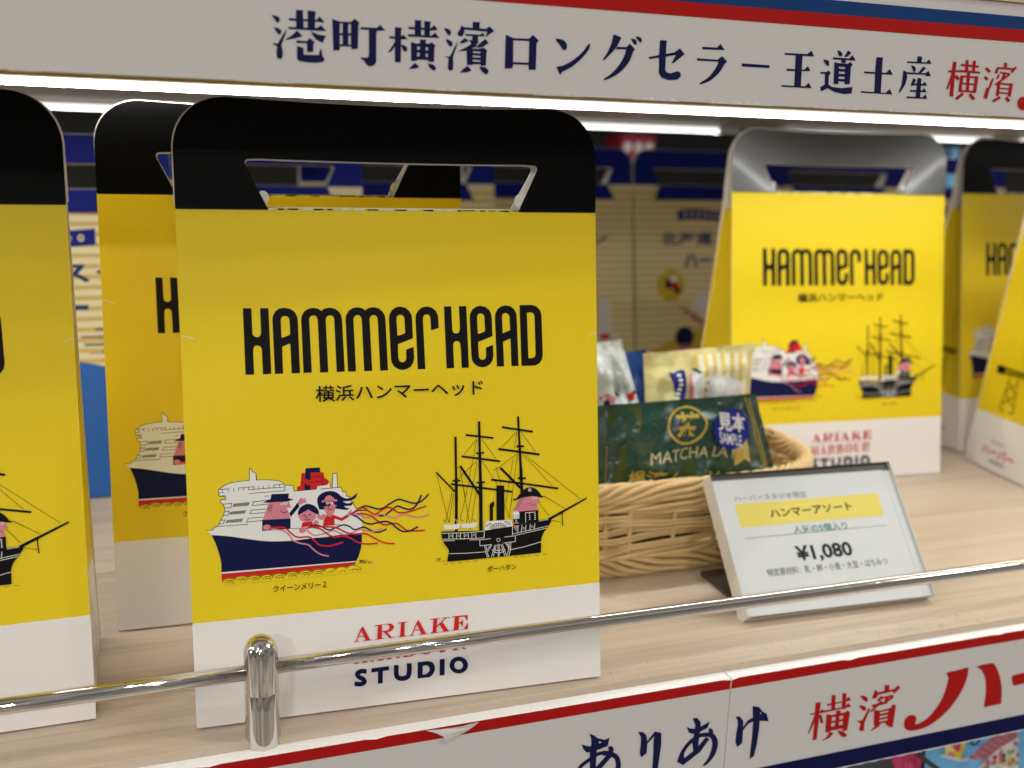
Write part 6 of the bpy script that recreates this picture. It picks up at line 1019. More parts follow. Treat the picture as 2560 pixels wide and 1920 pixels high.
ART_LOW = (
    "0015047 -1716,15286 -1837,15453 -2028,15417 -2205,15419 -2666,15424 -3643,15172 -3593,15109 -2608,15167 -2159,15133 -1923;0014727 -2123,14902 -2224,15198 -2325,"
    "15244 -1898,15405 -1973,15752 -2120,15975 -2055,15905 -2434,15502 -2520,15187 -2553,14985 -2561,14819 -2369|15490 -2126,15629 -2198,15510 -2259;0015930 -2462,16"
    "043 -2460,16137 -2500,16190 -2626,16155 -2829,15969 -2771;1015697 -2835,15734 -2843,15783 -2852,15839 -2863,15895 -2877,15948 -2892,15993 -2911,16040 -2934,1609"
    "1 -2963,16139 -2993,16182 -3024,16217 -3055,16241 -3082,16260 -3113,16278 -3154,16295 -3201,16307 -3253,16317 -3305,16323 -3356,16326 -3402,16325 -3447,16321 -3"
    "489,16313 -3531,16300 -3574,16281 -3618,16253 -3666,16210 -3723,16161 -3783,16110 -3840,16066 -3890,16035 -3926|15690 -2602,15724 -2609,15772 -2618,15832 -2630,"
    "15900 -2646,15972 -2667,16040 -2695,16103 -2726,16166 -2761,16231 -2802,16295 -2848,16357 -2903,16413 -2967,16458 -3039,16492 -3112,16517 -3186,16535 -3258,1654"
    "8 -3327,16555 -3393,16559 -3455,16559 -3518,16553 -3581,16541 -3643,16522 -3705,16495 -3768,16456 -3835,16406 -3903,16351 -3968,16299 -4027,16255 -4076,16225 -4"
    "111;1015768 -2631,15736 -2630,15691 -2627,15634 -2624,15569 -2623,15500 -2629,15431 -2643,15363 -2668,15293 -2700,15222 -2736,15152 -2775,15085 -2814,15022 -285"
    "1,14963 -2884,14904 -2917,14845 -2950,14788 -2987,14734 -3028,14683 -3075,14637 -3134,14597 -3200,14561 -3269,14531 -3332,14507 -3385,14488 -3422|15800 -2793,15"
    "765 -2792,15718 -2788,15666 -2785,15611 -2785,15556 -2789,15503 -2800,15447 -2821,15384 -2849,15317 -2884,15249 -2921,15183 -2960,15119 -2997,15059 -3031,15000 "
    "-3063,14944 -3095,14893 -3128,14846 -3163,14806 -3201,14769 -3247,14734 -3305,14701 -3368,14672 -3429,14648 -3483,14629 -3521;1015933 -2783,15632 -3096,15115 -3"
    "599|16108 -2964,15805 -3279,15284 -3785;0017260 -2034,17472 -2072,17646 -2243,17725 -2585,17726 -3103,17477 -3254,17394 -3040,17420 -2576,17407 -2293;0017693 -2"
    "603,17799 -2435,18039 -2151,18354 -2278,18383 -2849,18340 -3457,18272 -4207,18031 -4159,18036 -3162,18007 -2591,18029 -2360,17766 -2640;0019793 -1852,19996 -186"
    "4,20198 -2089,20210 -2424,20173 -2990,20174 -3374,19952 -3477,19869 -3030,19930 -2564,19949 -2187;0019541 -2209,19693 -2307,19989 -2384,20368 -2261,20651 -2145,"
    "20553 -2437,20197 -2564,19860 -2599,19658 -2491;0020607 -2495,20728 -2478,20849 -2634,20843 -2801,20651 -2742;0020203 -2637,20246 -2638,20307 -2638,20378 -2639,"
    "20455 -2642,20529 -2648,20596 -2660,20656 -2676,20716 -2694,20774 -2715,20830 -2742,20881 -2775,20928 -2816,20972 -2868,21013 -2928,21050 -2995,21082 -3067,2110"
    "7 -3140,21124 -3214,21132 -3290,21133 -3371,21126 -3454,21113 -3537,21096 -3616,21075 -3689,21049 -3756,21017 -3819,20980 -3879,20940 -3935,20898 -3987,20856 -4"
    "036,20810 -4082,20757 -4125,20703 -4164,20652 -4199,20608 -4228,20577 -4249,20451 -4210,20479 -4179,20519 -4136,20566 -4085,20614 -4028,20660 -3968,20698 -3908,"
    "20729 -3845,20757 -3777,20783 -3706,20805 -3634,20823 -3564,20837 -3499,20846 -3437,20852 -3378,20854 -3321,20852 -3265,20845 -3212,20833 -3160,20818 -3109,2079"
    "9 -3057,20776 -3008,20747 -2962,20710 -2922,20663 -2888,20600 -2863,20518 -2844,20429 -2830,20342 -2821,20268 -2813,20217 -2807;0020598 -2685,20556 -2681,20499 "
    "-2673,20431 -2666,20357 -2661,20280 -2661,20206 -2671,20131 -2688,20051 -2710,19969 -2737,19888 -2771,19809 -2812,19735 -2862,19665 -2922,19595 -2993,19528 -307"
    "2,19465 -3154,19408 -3237,19359 -3317,19317 -3400,19281 -3490,19251 -3580,19227 -3665,19207 -3736,19191 -3788,19328 -3886,19531 -3685,19528 -3654,19522 -3612,19"
    "516 -3562,19513 -3507,19518 -3451,19534 -3398,19561 -3344,19597 -3286,19640 -3228,19690 -3170,19743 -3115,19799 -3064,19861 -3017,19930 -2969,20004 -2924,20078 "
    "-2885,20151 -2853,20218 -2831,20284 -2822,20352 -2825,20417 -2836,20477 -2850,20527 -2863,20564 -2870;0020514 -2861,20696 -2990,20275 -3538,19507 -4007,19191 -3"
    "788,19554 -3665,20065 -3354;0021886 -2146,22114 -2176,22301 -2412,22330 -2731,22349 -3489,22111 -3650,21996 -3375,22007 -2940,22048 -2560,22001 -2311;0022296 -2"
    "798,22318 -2757,22349 -2699,22386 -2631,22427 -2561,22471 -2498,22515 -2449,22566 -2416,22626 -2390,22688 -2371,22747 -2357,22797 -2345,22833 -2336,22852 -2533,"
    "22822 -2539,22780 -2545,22731 -2553,22678 -2564,22627 -2582,22580 -2606,22536 -2643,22490 -2693,22445 -2747,22404 -2801,22369 -2847,22343 -2879;0022705 -1783,23"
    "069 -1893,23131 -2267,23146 -2950,23109 -3630,23012 -4228,22794 -4359,22799 -3867,22821 -3283,22807 -2598;0023028 -1886,23246 -2141,23463 -2276,23593 -2664,2305"
    "6 -2545|23091 -2114,23201 -2206,23115 -2264;0225962 -2165,26250 -2198,26234 -2556,26230 -4028,26013 -4042,26012 -3371;0225707 -2678,26247 -2665,26348 -2549,2647"
    "4 -2650,26473 -2746,25742 -2737;0225974 -2777,26080 -2955,25778 -3677,25728 -3630;1226205 -2833,26357 -3261|26349 -2826,26501 -3254;1226785 -1927,26837 -2708|26"
    "997 -1972,27050 -2754;1227356 -1931,27406 -2725|27570 -1977,27621 -2773;0226581 -2339,27535 -2350,27686 -2162,27888 -2383,26593 -2442;0226444 -2645,27569 -2635,"
    "27726 -2490,27939 -2698,26485 -2748;0226610 -2834,26910 -2940,27129 -2935,27120 -2762,27354 -2775,27360 -2921,27605 -2926,27742 -2858,27893 -2992,27836 -3860,27"
    "603 -3872,27556 -3728,26915 -3721,26895 -3798,26647 -3754|26924 -3060,27126 -3058,27130 -3236,26928 -3238|27331 -3067,27534 -3064,27538 -3238,27340 -3241|26929 "
    "-3346,27131 -3344,27136 -3528,26933 -3524|27341 -3349,27539 -3346,27543 -3525,27345 -3528;0226892 -3771,27106 -3864,26928 -4075,26505 -4171,26530 -4137,26747 -4"
    "015;0227298 -3763,27634 -3889,27863 -4083,27816 -4183,27640 -4178,27443 -4006;0228340 -2244,28369 -2227,28445 -2236,28536 -2261,28610 -2289,28664 -2322,28712 -2"
    "365,28752 -2410,28779 -2452,28791 -2491,28791 -2530,28782 -2563,28767 -2585,28748 -2597,28725 -2603,28692 -2594,28646 -2564,28568 -2497,28468 -2400,28380 -2305;"
    "0228342 -2729,28377 -2716,28454 -2727,28543 -2750,28613 -2775,28660 -2802,28699 -2835,28728 -2872,28749 -2907,28759 -2944,28760 -2984,28753 -3019,28736 -3040,28"
    "710 -3048,28674 -3047,28631 -3033,28583 -3003,28517 -2943,28436 -2860,28368 -2780;0228915 -2908,28984 -3028,28754 -3642,28777 -4057,28566 -4035,28496 -3951,2854"
    "8 -3660,28317 -3467,28617 -3498;0229631 -1917,29904 -1945,29940 -2292,29679 -2277;0229146 -2081,29183 -2085,29225 -2117,29265 -2165,29294 -2213,29312 -2265,2932"
    "3 -2326,29323 -2385,29311 -2432,29281 -2466,29236 -2491,29187 -2507,29143 -2513,29104 -2505,29066 -2486,29034 -2461,29014 -2437,29010 -2417,29017 -2397,29032 -2"
    "372,29049 -2335,29067 -2273,29090 -2193,29117 -2121;0229164 -2219,30210 -2201,30400 -2042,30555 -2203,30214 -2446,30165 -2313,29241 -2350;1229464 -2601,30212 -2"
    "573|29429 -2505,30176 -2477;1229776 -2493,29733 -2839|29949 -2556,29906 -2903;1230156 -2524,29687 -2766,29046 -2807|30248 -2638,29760 -2889,29095 -2931;1229542 "
    "-2653,28992 -3104|29629 -2738,29078 -3188;1229535 -2426,29301 -2604|29638 -2531,29405 -2709;0229216 -3068,29529 -3177,30127 -3142,30225 -2967,30419 -3055,30395 "
    "-3988,30149 -3972,30099 -3825,29530 -3862,29519 -3915,29291 -3874|29569 -3249,30020 -3245,30021 -3338,29563 -3341|29567 -3457,30018 -3453,30019 -3546,29567 -355"
    "0|29580 -3651,30026 -3647,30028 -3746,29575 -3749;0229481 -3716,29704 -3810,29579 -4008,29177 -4145,29171 -4100,29333 -3964;0229816 -3747,30196 -3870,30425 -407"
    "6,30387 -4152,30294 -4147,30067 -4040;0233114 -1845,33771 -1810,34400 -1769,34409 -2216,34390 -2291,34366 -2393,34337 -2515,34300 -2648,34255 -2782,34200 -2910,"
    "34133 -3035,34054 -3166,33966 -3299,33873 -3430,33777 -3553,33681 -3666,33584 -3768,33485 -3862,33383 -3949,33278 -4031,33171 -4107,33061 -4179,32949 -4247,3283"
    "5 -4311,32719 -4370,32600 -4423,32478 -4468,32354 -4504,32220 -4531,32077 -4549,31932 -4560,31791 -4564,31661 -4563,31550 -4556,31458 -4544,31379 -4524,31311 -4"
    "498,31253 -4468,31202 -4435,31157 -4402,31119 -4366,31090 -4328,31068 -4286,31051 -4243,31039 -4200,31030 -4156,31023 -4111,31020 -4063,31022 -4014,31027 -3966,"
    "31038 -3922,31053 -3882,31074 -3847,31101 -3813,31133 -3783,31169 -3757,31207 -3736,31246 -3722,31289 -3714,31337 -3712,31388 -3716,31439 -3725,31487 -3738,3152"
    "8 -3754,31565 -3775,31601 -3800,31633 -3830,31660 -3864,31682 -3900,31697 -3940,31703 -3987,31699 -4042,31689 -4101,31677 -4158,31666 -4206,31660 -4240,31879 -4"
    "251,31937 -4228,32017 -4199,32112 -4163,32214 -4119,32314 -4068,32406 -4008,32491 -3937,32578 -3855,32664 -3765,32746 -3670,32823 -3573,32891 -3475,32952 -3378,"
    "33007 -3278,33056 -3175,33100 -3070,33140 -2962,33174 -2853,33204 -2732,33229 -2598,33248 -2462,33264 -2334,33276 -2226,33287 -2149;0234856 -1812,35234 -1759,35"
    "820 -1765,35844 -1783,35876 -1804,35915 -1832,35958 -1867,36004 -1912,36050 -1969,36100 -2039,36154 -2122,36211 -2215,36269 -2316,36325 -2421,36376 -2528,36425 "
    "-2638,36473 -2754,36519 -2875,36561 -2999,36600 -3125,36633 -3252,36661 -3389,36683 -3539,36701 -3692,36716 -3835,36728 -3956,36737 -4043,35684 -4065,35681 -326"
    "6,35667 -3187,35649 -3077,35626 -2947,35599 -2810,35567 -2678,35531 -2563,35484 -2458,35426 -2354,35364 -2255,35303 -2165,35252 -2091,35216 -2035;0237130 -2676,"
    "37286 -2615,38693 -2578,39074 -3157,37356 -3198,37211 -2945"
)

# =================================================================== THE SHELVES
X0, X1 = -0.75, 1.75
mb = MB(); mb.box((X0, -0.0005, -0.03), (X1, 0.98, 0.0), M['wood'])
rs = random.Random(21)
for (cx, cy, n) in ((.335, .006, 26), (.30, .003, 10), (.235, .004, 10), (.17, .012, 4), (.42, .012, 16)):
    for i in range(n):
        x, y = cx + rs.uniform(-.022, .022), cy + rs.uniform(-.005, .006)
        a = rs.choice([rs.uniform(-.1, .1), rs.uniform(1.0, 2.2)]); l = rs.uniform(.0008, .0035); w = rs.uniform(.00006, .00014)
        c, s_ = math.cos(a), math.sin(a); z = .00005 + i * 2e-6
        if y - abs(l * s_) < 0 or y + abs(l * s_) > .03: continue
        mb.face([(x - s_ * w, y + c * w, z), (x - c * l + s_ * 0, y - s_ * l, z), (x + s_ * w, y - c * w, z), (x + c * l, y + s_ * l, z)], M['foot_dark'])
structure(mb.build('shelf'))
mb = MB()
mb.box((X0, 0.0045, 0.2380), (X1, 0.66, 0.262), [M['underside'], M['foam'], M['underside'], M['underside'], M['underside'], M['underside']])
up = mb.build('upper_shelf'); structure(up)
mb = MB(); mb.box((X0, 0.118, 0.2353), (X1, 0.130, 0.23805), M['lip']); o = mb.build('shelf_lip', up)
mb = MB(); mb.box((X0, 0.99, -0.3), (X1, 1.0, 0.55), M['dark']); structure(mb.build('back_panel'))  # dark sheet, its colour stands in for the unlit far half behind
mb = MB(); mb.box((X0, 0.03, -0.42), (X1, 0.98, -0.40), M['dark']); structure(mb.build('lower_shelf'))
mb = MB(); mb.box((X0, 0.662, 0.30), (X1, 0.985, 0.32), M['dark']); structure(mb.build('back_shelf'))

def led(x0, x1, y, z0, z1, w, label, caps, lm='led_back'):
    t = thing('led_strip', label, 'light strip', ((x0 + x1) / 2, y, z1), 0, 'light strips under the upper shelf')
    h = (x1 - x0) / 2; zz = z0 - z1
    mb = MB()
    pr = [(-w / 2, 0), (-w / 2, zz * .8), (-w * .44, zz), (w * .44, zz), (w / 2, zz * .8), (w / 2, 0)]
    for i in range(len(pr)):
        a, b = pr[i], pr[(i + 1) % len(pr)]
        mm = M[lm] if i == 2 else (M['led_side'] if i in (0, 1) else (M['led_rear'] if i in (3, 4) and lm == 'led' else M['led_cap']))
        mb.face([(-h, *a), (-h, *b), (h, *b), (h, *a)], mm)
    mb.face([(-h, *p) for p in pr], M['led_cap']); mb.face([(h, *p) for p in pr[::-1]], M['led_cap'])
    mb.build('diffuser', t)
    mb = MB(); mb.box((-h, -w * .52, .0001), (h, w * .52, .2380 - z1 + .0002), M['led_cap']); mb.build('housing', t)
    for s in caps:
        mb = MB(); cx = s * (h + .012)
        mb.box((cx - .0118, -w * .6, zz * 1.25), (cx + .0118, w * .6, -.0001), M['led_cap'])
        bevel(mb.build('end_cap', t), .0012)
    return t
led(X0, X1, 0.1370, 0.2320, 0.2359, 0.010, 'long bright strip light right behind the upper white sign', (), 'led')
led(X0 + .02, 0.547, 0.60, 0.2312, 0.2350, 0.012, 'white strip light at the back of the upper shelf, left run', (1,))
led(0.625, 0.897, 0.60, 0.2312, 0.2350, 0.012, 'short strip light at the back, above the folded handle at right', (1,))
led(0.938, 1.50, 0.60, 0.2312, 0.2350, 0.012, 'strip light at the back cut by the right picture edge', ())

# ------------------------------------------------------------------ sign boards
def on_y(y, h=0.0):
    return lambda u, v: (u, y - h, v)
sign = thing('sign_board', 'upper white shelf sign with navy Japanese lettering under a red and blue band', 'sign', (0.3, 0.0, 0.231))
def rel(o, t):
    o.parent = t; o.matrix_parent_inverse = Matrix.Translation(t.location).inverted()
    return o
mb = MB()
mb.box((X0, 0.0, 0.2312), (X1, 0.0042, 0.2755), [M['lip'], M['foam'], M['sign_white'], M['foam'], M['foam'], M['foam']])
for (z0, z1, m) in ((0.2606, 0.2655, 'sign_red'), (0.2655, 0.2705, 'sign_blue')):
    mb.face([(X0, -.0001, z0), (X1, -.0001, z0), (X1, -.0001, z1), (X0, -.0001, z1)], M[m])
print_art(mb, decode(ART_UP), lambda u, v, h: (u, -h, v), .0001, 1e-6, {'red': 'sign_red'})
rel(mb.build('board'), sign)
mb = MB()
for (a, n, hh) in ((-.045, 9, .0012), (.02, 12, .0010), (.085, 6, .0012), (.12, 14, .0009), (.158, 14, .0018), (.19, 16, .0015), (.235, 12, .0012), (.27, 10, .0012), (.30, 14, .0012), (.345, 14, .0022)):
    x = a
    mb = MB()
    for i in range(n):
        w = random.uniform(.0006, .0022)
        h1 = random.uniform(.05, .5) * hh; h2 = random.uniform(.05, .45) * hh
        mb.face([(x, -.0003, .23095), (x + w, -.0003, .23095), (x + w, -.0006, .2312 + h2), (x, -.0006, .2312 + h1)], M['foam'])
        x += w
    rel(mb.build('torn_edge'), sign)
mb = MB(); mb.box((X0, -0.001, 0.2757), (X1, 0.06, 0.2800), M['lip']); rel(mb.build('top_rail'), sign)

low = decode(ART_LOW)
YL = -0.0067
SEAM = 0.2154
def low_sign(x0, x1, label, items):
    t = thing('sign_board', label, 'sign', ((max(x0, -.1) + min(x1, .5)) / 2, YL, -.058), 0, 'signs along the lower shelf edge')
    mb = MB()
    N = int((x1 - x0) / .004)
    xs = [x0 + (x1 - x0) * i / N for i in range(N + 1)]
    def edge(x):   # worn upper edge of the printed face
        q = math.sin(x * 211) + math.sin(x * 87 + 2) + math.sin(x * 530)
        return -.0031 - max(0, q - 1.5) * .0006
    zt = -.003
    mb.face([(x0, YL, -.0575), (x1, YL, -.0575), (x1, YL, -.0079), (x0, YL, -.0079)], M['sign_white'])
    for a, b in zip(xs, xs[1:]):
        mb.face([(a, YL, -.0079), (b, YL, -.0079), (b, YL, edge(b)), (a, YL, edge(a))], M['sign_red'])
        mb.face([(a, YL, edge(a)), (b, YL, edge(b)), (b, YL + .0006, zt), (a, YL + .0006, zt)], M['foam'])
        mb.face([(a, YL + .0006, zt), (b, YL + .0006, zt), (b, -.0007, zt), (a, -.0007, zt)], M['foam'])
    mb.face([(x0, -.0007, -.0575), (x0, -.0007, zt), (x1, -.0007, zt), (x1, -.0007, -.0575)], M['foam'])
    for xx, s in ((x0, 1), (x1, -1)):
        q = [(xx, YL, -.0575), (xx, YL, -.0031), (xx, YL + .0006, zt), (xx, -.0007, zt), (xx, -.0007, -.0575)]
        mb.face(q if s > 0 else q[::-1], M['foam'])
    # rough torn lower edge
    for a, b in zip(xs, xs[1:]):
        ea, eb = (-.0575 - abs(math.sin(a * 377) * .0004), -.0575 - abs(math.sin(b * 377) * .0004))
        mb.face([(a, -.0007, ea), (b, -.0007, eb), (b, YL, eb), (a, YL, ea)], M['foam'])
        mb.face([(a, YL, ea), (b, YL, eb), (b, YL, -.0575), (a, YL, -.0575)], M['foam'])
    mb.face([(x0, YL - .0001, -.0571), (x1, YL - .0001, -.0571), (x1, YL - .0001, -.0488), (x0, YL - .0001, -.0488)], M['sign_navy'])
    print_art(mb, items, lambda u, v, h: (u, YL - h, v), .00014, 1e-6, {'red': 'sign_red'})
    rel(mb.build('board'), t)
    return t
mean = lambda it: sum(p[0] for p in it[2][0]) / len(it[2][0])
s1 = low_sign(X0, SEAM - .0003, 'lower shelf edge sign board with navy brush characters, its red band torn by tape', [i for i in low if mean(i) < SEAM])
s2 = low_sign(SEAM + .0003, X1, 'lower shelf edge sign board with large red characters, right of the joint', [i for i in low if mean(i) >= SEAM])
mb = MB()
tp = [(.0817, -.0028), (.0877, -.0037), (.0960, -.0036), (.1031, -.0029), (.1000, -.0052), (.0973, -.0068), (.0940, -.0080), (.0906, -.0103), (.0895, -.0085), (.0888, -.0067), (.0860, -.0048)]
mb.poly([tp], M['tape'], lambda u, v: (u, YL - .0004 - .0006 * math.sin(u * 900) ** 2, v))
rel(mb.build('tape_scrap'), s1)

# ------------------------------------------------------------------ guard rail
RY, RZ, PX = 0.003, 0.0263, 0.0228
rail = thing('guard_rail', 'chrome guard rail with one domed post along the shelf front', 'rail', (PX, RY, -.003))
mb = MB()
mb.tube([(X0, RY, .0262), (-.0628, RY, .0259), (PX - .0045, RY, .0256)], .0028, M['chrome'], n=32)
rel(mb.build('rail_bar'), rail)
mb = MB()
mb.tube([(PX + .0045, RY, .02675), (.119, RY, .0267), (.25, RY, .0260), (.38, RY, .0254), (X1, RY, .0200)], .0028, M['chrome'], n=32)
rel(mb.build('rail_bar'), rail)
mb = MB()
prof = [(.0065, -.003), (.00645, .004), (.0062, .0120), (.0062, .0179), (.00612, .0181), (.00612, .0183), (.0062, .0186), (.0062, .0330)]
prof += [(.0062 * math.cos(a), .0330 + .0066 * math.sin(a)) for a in [i * math.pi / 2 / 12 for i in range(1, 12)]] + [(.00003, .0396)]
mb.grid(lambda a, b: (PX + prof[int(round(b * (len(prof) - 1)))][0] * math.cos(2 * math.pi * a), RY + prof[int(round(b * (len(prof) - 1)))][0] * math.sin(2 * math.pi * a), prof[int(round(b * (len(prof) - 1)))][1]), 48, len(prof) - 1, M['chrome'])
rel(mb.build('post'), rail)

# =================================================================== CARRIER BAGS
ART = decode(ART_BAG)
ALPHA = 0.1577
def surf(W, D, alpha):
    """front sheet: u across, v up the slope, h out of it"""
    ca, sa = math.cos(alpha), math.sin(alpha)
    def F(u, v, h=0.0):
        a = max(0.0, min(1.0, u / W + .5)); b = max(0.0, min(1.0, v / .19))
        # card is never quite flat: a shallow belly and a few soft waves, none along the folds
        k = math.sin(math.pi * a) ** .7 * math.sin(math.pi * b) ** .7 if 0 < a < 1 and 0 < b < 1 else 0
        h = h + k * (.0010 + .00035 * math.sin(9 * a + 4 * b) + .0003 * math.sin(5 * a - 11 * b + 1))
        return (u, -D / 2 + v * sa - h * ca, v * ca + h * sa)
    return F

def flap_loft(W, H, R, slot, yb, yt, bulge, sag, n=72, rows=5):
    """handle: outer outline and slot outline lofted into a sheet; returns fn(i, j) grid of (x, y, z) above the fold"""
    (sb, st, sh) = slot              # half widths of slot at fold and at top, slot height
    outer = [(-W / 2, 0), (-W / 2, H - R)] + [(-W / 2 + R - R * math.cos(a), H - R + R * math.sin(a)) for a in [k * math.pi / 24 for k in range(1, 13)]]
    outer += [(-p[0], p[1]) for p in outer[::-1]]
    r = .0018
    inner = [(-sb, 0), (-st + .0003, sh - r * 1.4), (-st, sh - r * .7), (-st + r * .6, sh - r * .1), (-st + r * 1.6, sh)]
    inner += [(-p[0], p[1]) for p in inner[::-1]]
    def samp(pl):
        d = [0]
        for a, b in zip(pl, pl[1:]):
            d.append(d[-1] + math.hypot(b[0] - a[0], b[1] - a[1]))
        return pl, d
    def at(pd, t):
        pl, d = pd; s = t * d[-1]
        for k in range(len(d) - 1):
            if s <= d[k + 1] + 1e-12:
                f = (s - d[k]) / max(1e-9, d[k + 1] - d[k])
                return (pl[k][0] + (pl[k + 1][0] - pl[k][0]) * f, pl[k][1] + (pl[k + 1][1] - pl[k][1]) * f)
        return pl[-1]
    # matched parameters: piecewise (side, top, side)
    po, pi_ = samp(outer), samp(inner)
    lo = po[1][1 + 12] / po[1][-1]; li = pi_[1][3] / pi_[1][-1]
    def par(t, l):
        if t < .35: return t / .35 * l
        if t > .65: return 1 - (1 - t) / .35 * l
        return l + (t - .35) / .3 * (1 - 2 * l)
    def fn(i, j):
        a = at(po, par(i, lo)); b = at(pi_, par(i, li))
        x = a[0] + (b[0] - a[0]) * j; z = a[1] + (b[1] - a[1]) * j
        k = z / H
        y = yb + (yt - yb) * k + bulge * math.sin(math.pi * min(1, max(0, x / W + .5))) * k
        zz = z - sag * (1 - (2 * x / W) ** 2) * k
        return x, y, zz
    return fn, n, rows

def make_bag(name, label, cat, group, W, D, s, sw, H, R, slot, mats, front_print, side_print, bulge=0.0, sag=0.0012, tab=False):
    top_m, body_m, base_m = mats
    t = thing(name, label, cat, (0, 0, 0), 0, group)
    F = surf(W, D, ALPHA)
    Bk = lambda u, v, h=0.0: (lambda p: (p[0], -p[1], p[2]))(F(u, v, h))
    th = .0005
    # front sheet with its printing
    mb = MB()
    if sw:
        mb.grid(lambda a, b: F(-W / 2 + W * a, sw * b), 32, 8, base_m)
    mb.grid(lambda a, b: F(-W / 2 + W * a, sw + (s - sw) * b), 32, 32, body_m)
    mb.grid(lambda a, b: F(-W / 2 + W * a, s * b, -th), 32, 32, M['paper'], flip=True)
    for (a, b) in (((-W / 2, 0), (-W / 2, s)), ((-W / 2, s), (W / 2, s)), ((W / 2, s), (W / 2, 0)), ((W / 2, 0), (-W / 2, 0))):
        mb.face([F(*b), F(*a), F(*a, -th), F(*b, -th)], M['paper'])
    front_print(mb, F)
    mb.build('front_panel', t)
    # back sheet
    mb = MB()
    if sw:
        mb.face([Bk(W / 2, 0), Bk(-W / 2, 0), Bk(-W / 2, sw), Bk(W / 2, sw)], base_m)
    mb.face([Bk(W / 2, sw), Bk(-W / 2, sw), Bk(-W / 2, s), Bk(W / 2, s)], body_m)
    mb.face([Bk(-W / 2, 0, -th), Bk(W / 2, 0, -th), Bk(W / 2, s, -th), Bk(-W / 2, s, -th)], M['paper'])
    mb.build('back_panel', t)
    mb = MB()
    mb.box((-W / 2 + .004, -D / 2 + .005, -.0007), (W / 2 - .004, D / 2 - .005, .0), M['paper'])
    mb.build('base', t)
    # folded sides
    zs = s * math.cos(ALPHA) - .012; ta = math.tan(ALPHA)
    for sd in (-1, 1):
        def side(y, z, h=0.0):
            hd = D / 2 - z * ta
            k = max(0.0, 1 - abs(y) / hd)
            inw = .019 * k * min(1, max(0, (z / .035 + (1 - k) - 1) / 3.6)) * min(1, z / .02)
            return (sd * (W / 2 - .0003 - inw + h), y, z)
        mb = MB()
        def gfn(a, b):
            z = zs * b
            return side((2 * a - 1) * (D / 2 - z * ta) * (1 if sd > 0 else -1), z)
        zsw = sw * math.cos(ALPHA)
        nb = 30
        cut = max(1, round(zsw / zs * nb)) if sw else 0
        def gfn2(a, b):
            j = round(b * nb)
            z = (zsw * j / cut if j <= cut else zsw + (zs - zsw) * (j - cut) / (nb - cut)) if sw else zs * b
            return side((2 * a - 1) * (D / 2 - z * ta) * (1 if sd > 0 else -1), z)
        mb.grid(gfn2, 14, nb, body_m, smooth=False, mfn=(lambda a, b: base_m if b * nb < cut else body_m))
        side_print(mb, lambda y, z: side(y * (1 if sd > 0 else -1), z, .0004))
        mb.build('side_panel', t)
    # handles: front and back sheet of one carrying grip
    z0 = s * math.cos(ALPHA); yf = -D / 2 + s * math.sin(ALPHA)
    for sgn, nm in ((1, 'handle_flap'), (-1, 'handle_flap')):
        fn, n, rows = (flap_loft(W, H, R, slot, yf, -.0005, bulge, sag) if sgn > 0 else
                       flap_loft(W + .0009, H + .0003, R, (slot[0] - .0003, slot[1] - .0004, slot[2] - .0008), -yf, .0005, bulge, sag))
        def g0(a, b):
            p = fn(a, b); return (p[0], p[1], p[2] + z0)
        def g1(a, b):
            p = fn(a, b); return (p[0], p[1] + sgn * .0005, p[2] + z0)
        mb = MB()
        mb.grid(g0, n, rows, top_m, flip=(sgn > 0))
        mb.grid(g1, n, rows, M['paper'] if sgn > 0 else M['paper'], flip=(sgn < 0))
        for b in (0, 1):
            for i in range(n):
                q = [g0(i / n, b), g0((i + 1) / n, b), g1((i + 1) / n, b), g1(i / n, b)]
                mb.face(q if (b == 0) == (sgn > 0) else q[::-1], M['paper'])
        mb.build(nm, t)
    if not tab:
        for sgn in (-1, 1):
            mb = MB()
            cx = sgn * (slot[0] + (slot[1] - slot[0]) * .2)
            y = yf * .35
            pts = disc(cx - sgn * .0002, z0 + .0036, .0021, .0026, 20)
            mb.poly([pts], M['paper'], lambda u, v: (u, y, v))
            mb.poly([pts], M['paper'], lambda u, v: (u, y + .0004, v))
            mb.build('lock_tab', t)
    else:
        mb = MB()
        tb = [(-slot[0], s), (slot[0], s), (slot[1], s - .0135), (-slot[1], s - .0135)]
        mb.face([F(p[0], p[1], .0015 + (s - p[1]) * .12) for p in (tb[3], tb[2], tb[1], tb[0])], M['blue_card'])
        mb.face([F(p[0], p[1], .0011 + (s - p[1]) * .12) for p in tb], M['paper'])
        mb.poly([disc(0, s - .0068, .008, .0022, 20)], M['navy'], lambda u, v: F(u, v, .0017 + (s - v) * .12))
        mb.build('fold_tab', t)
    return t

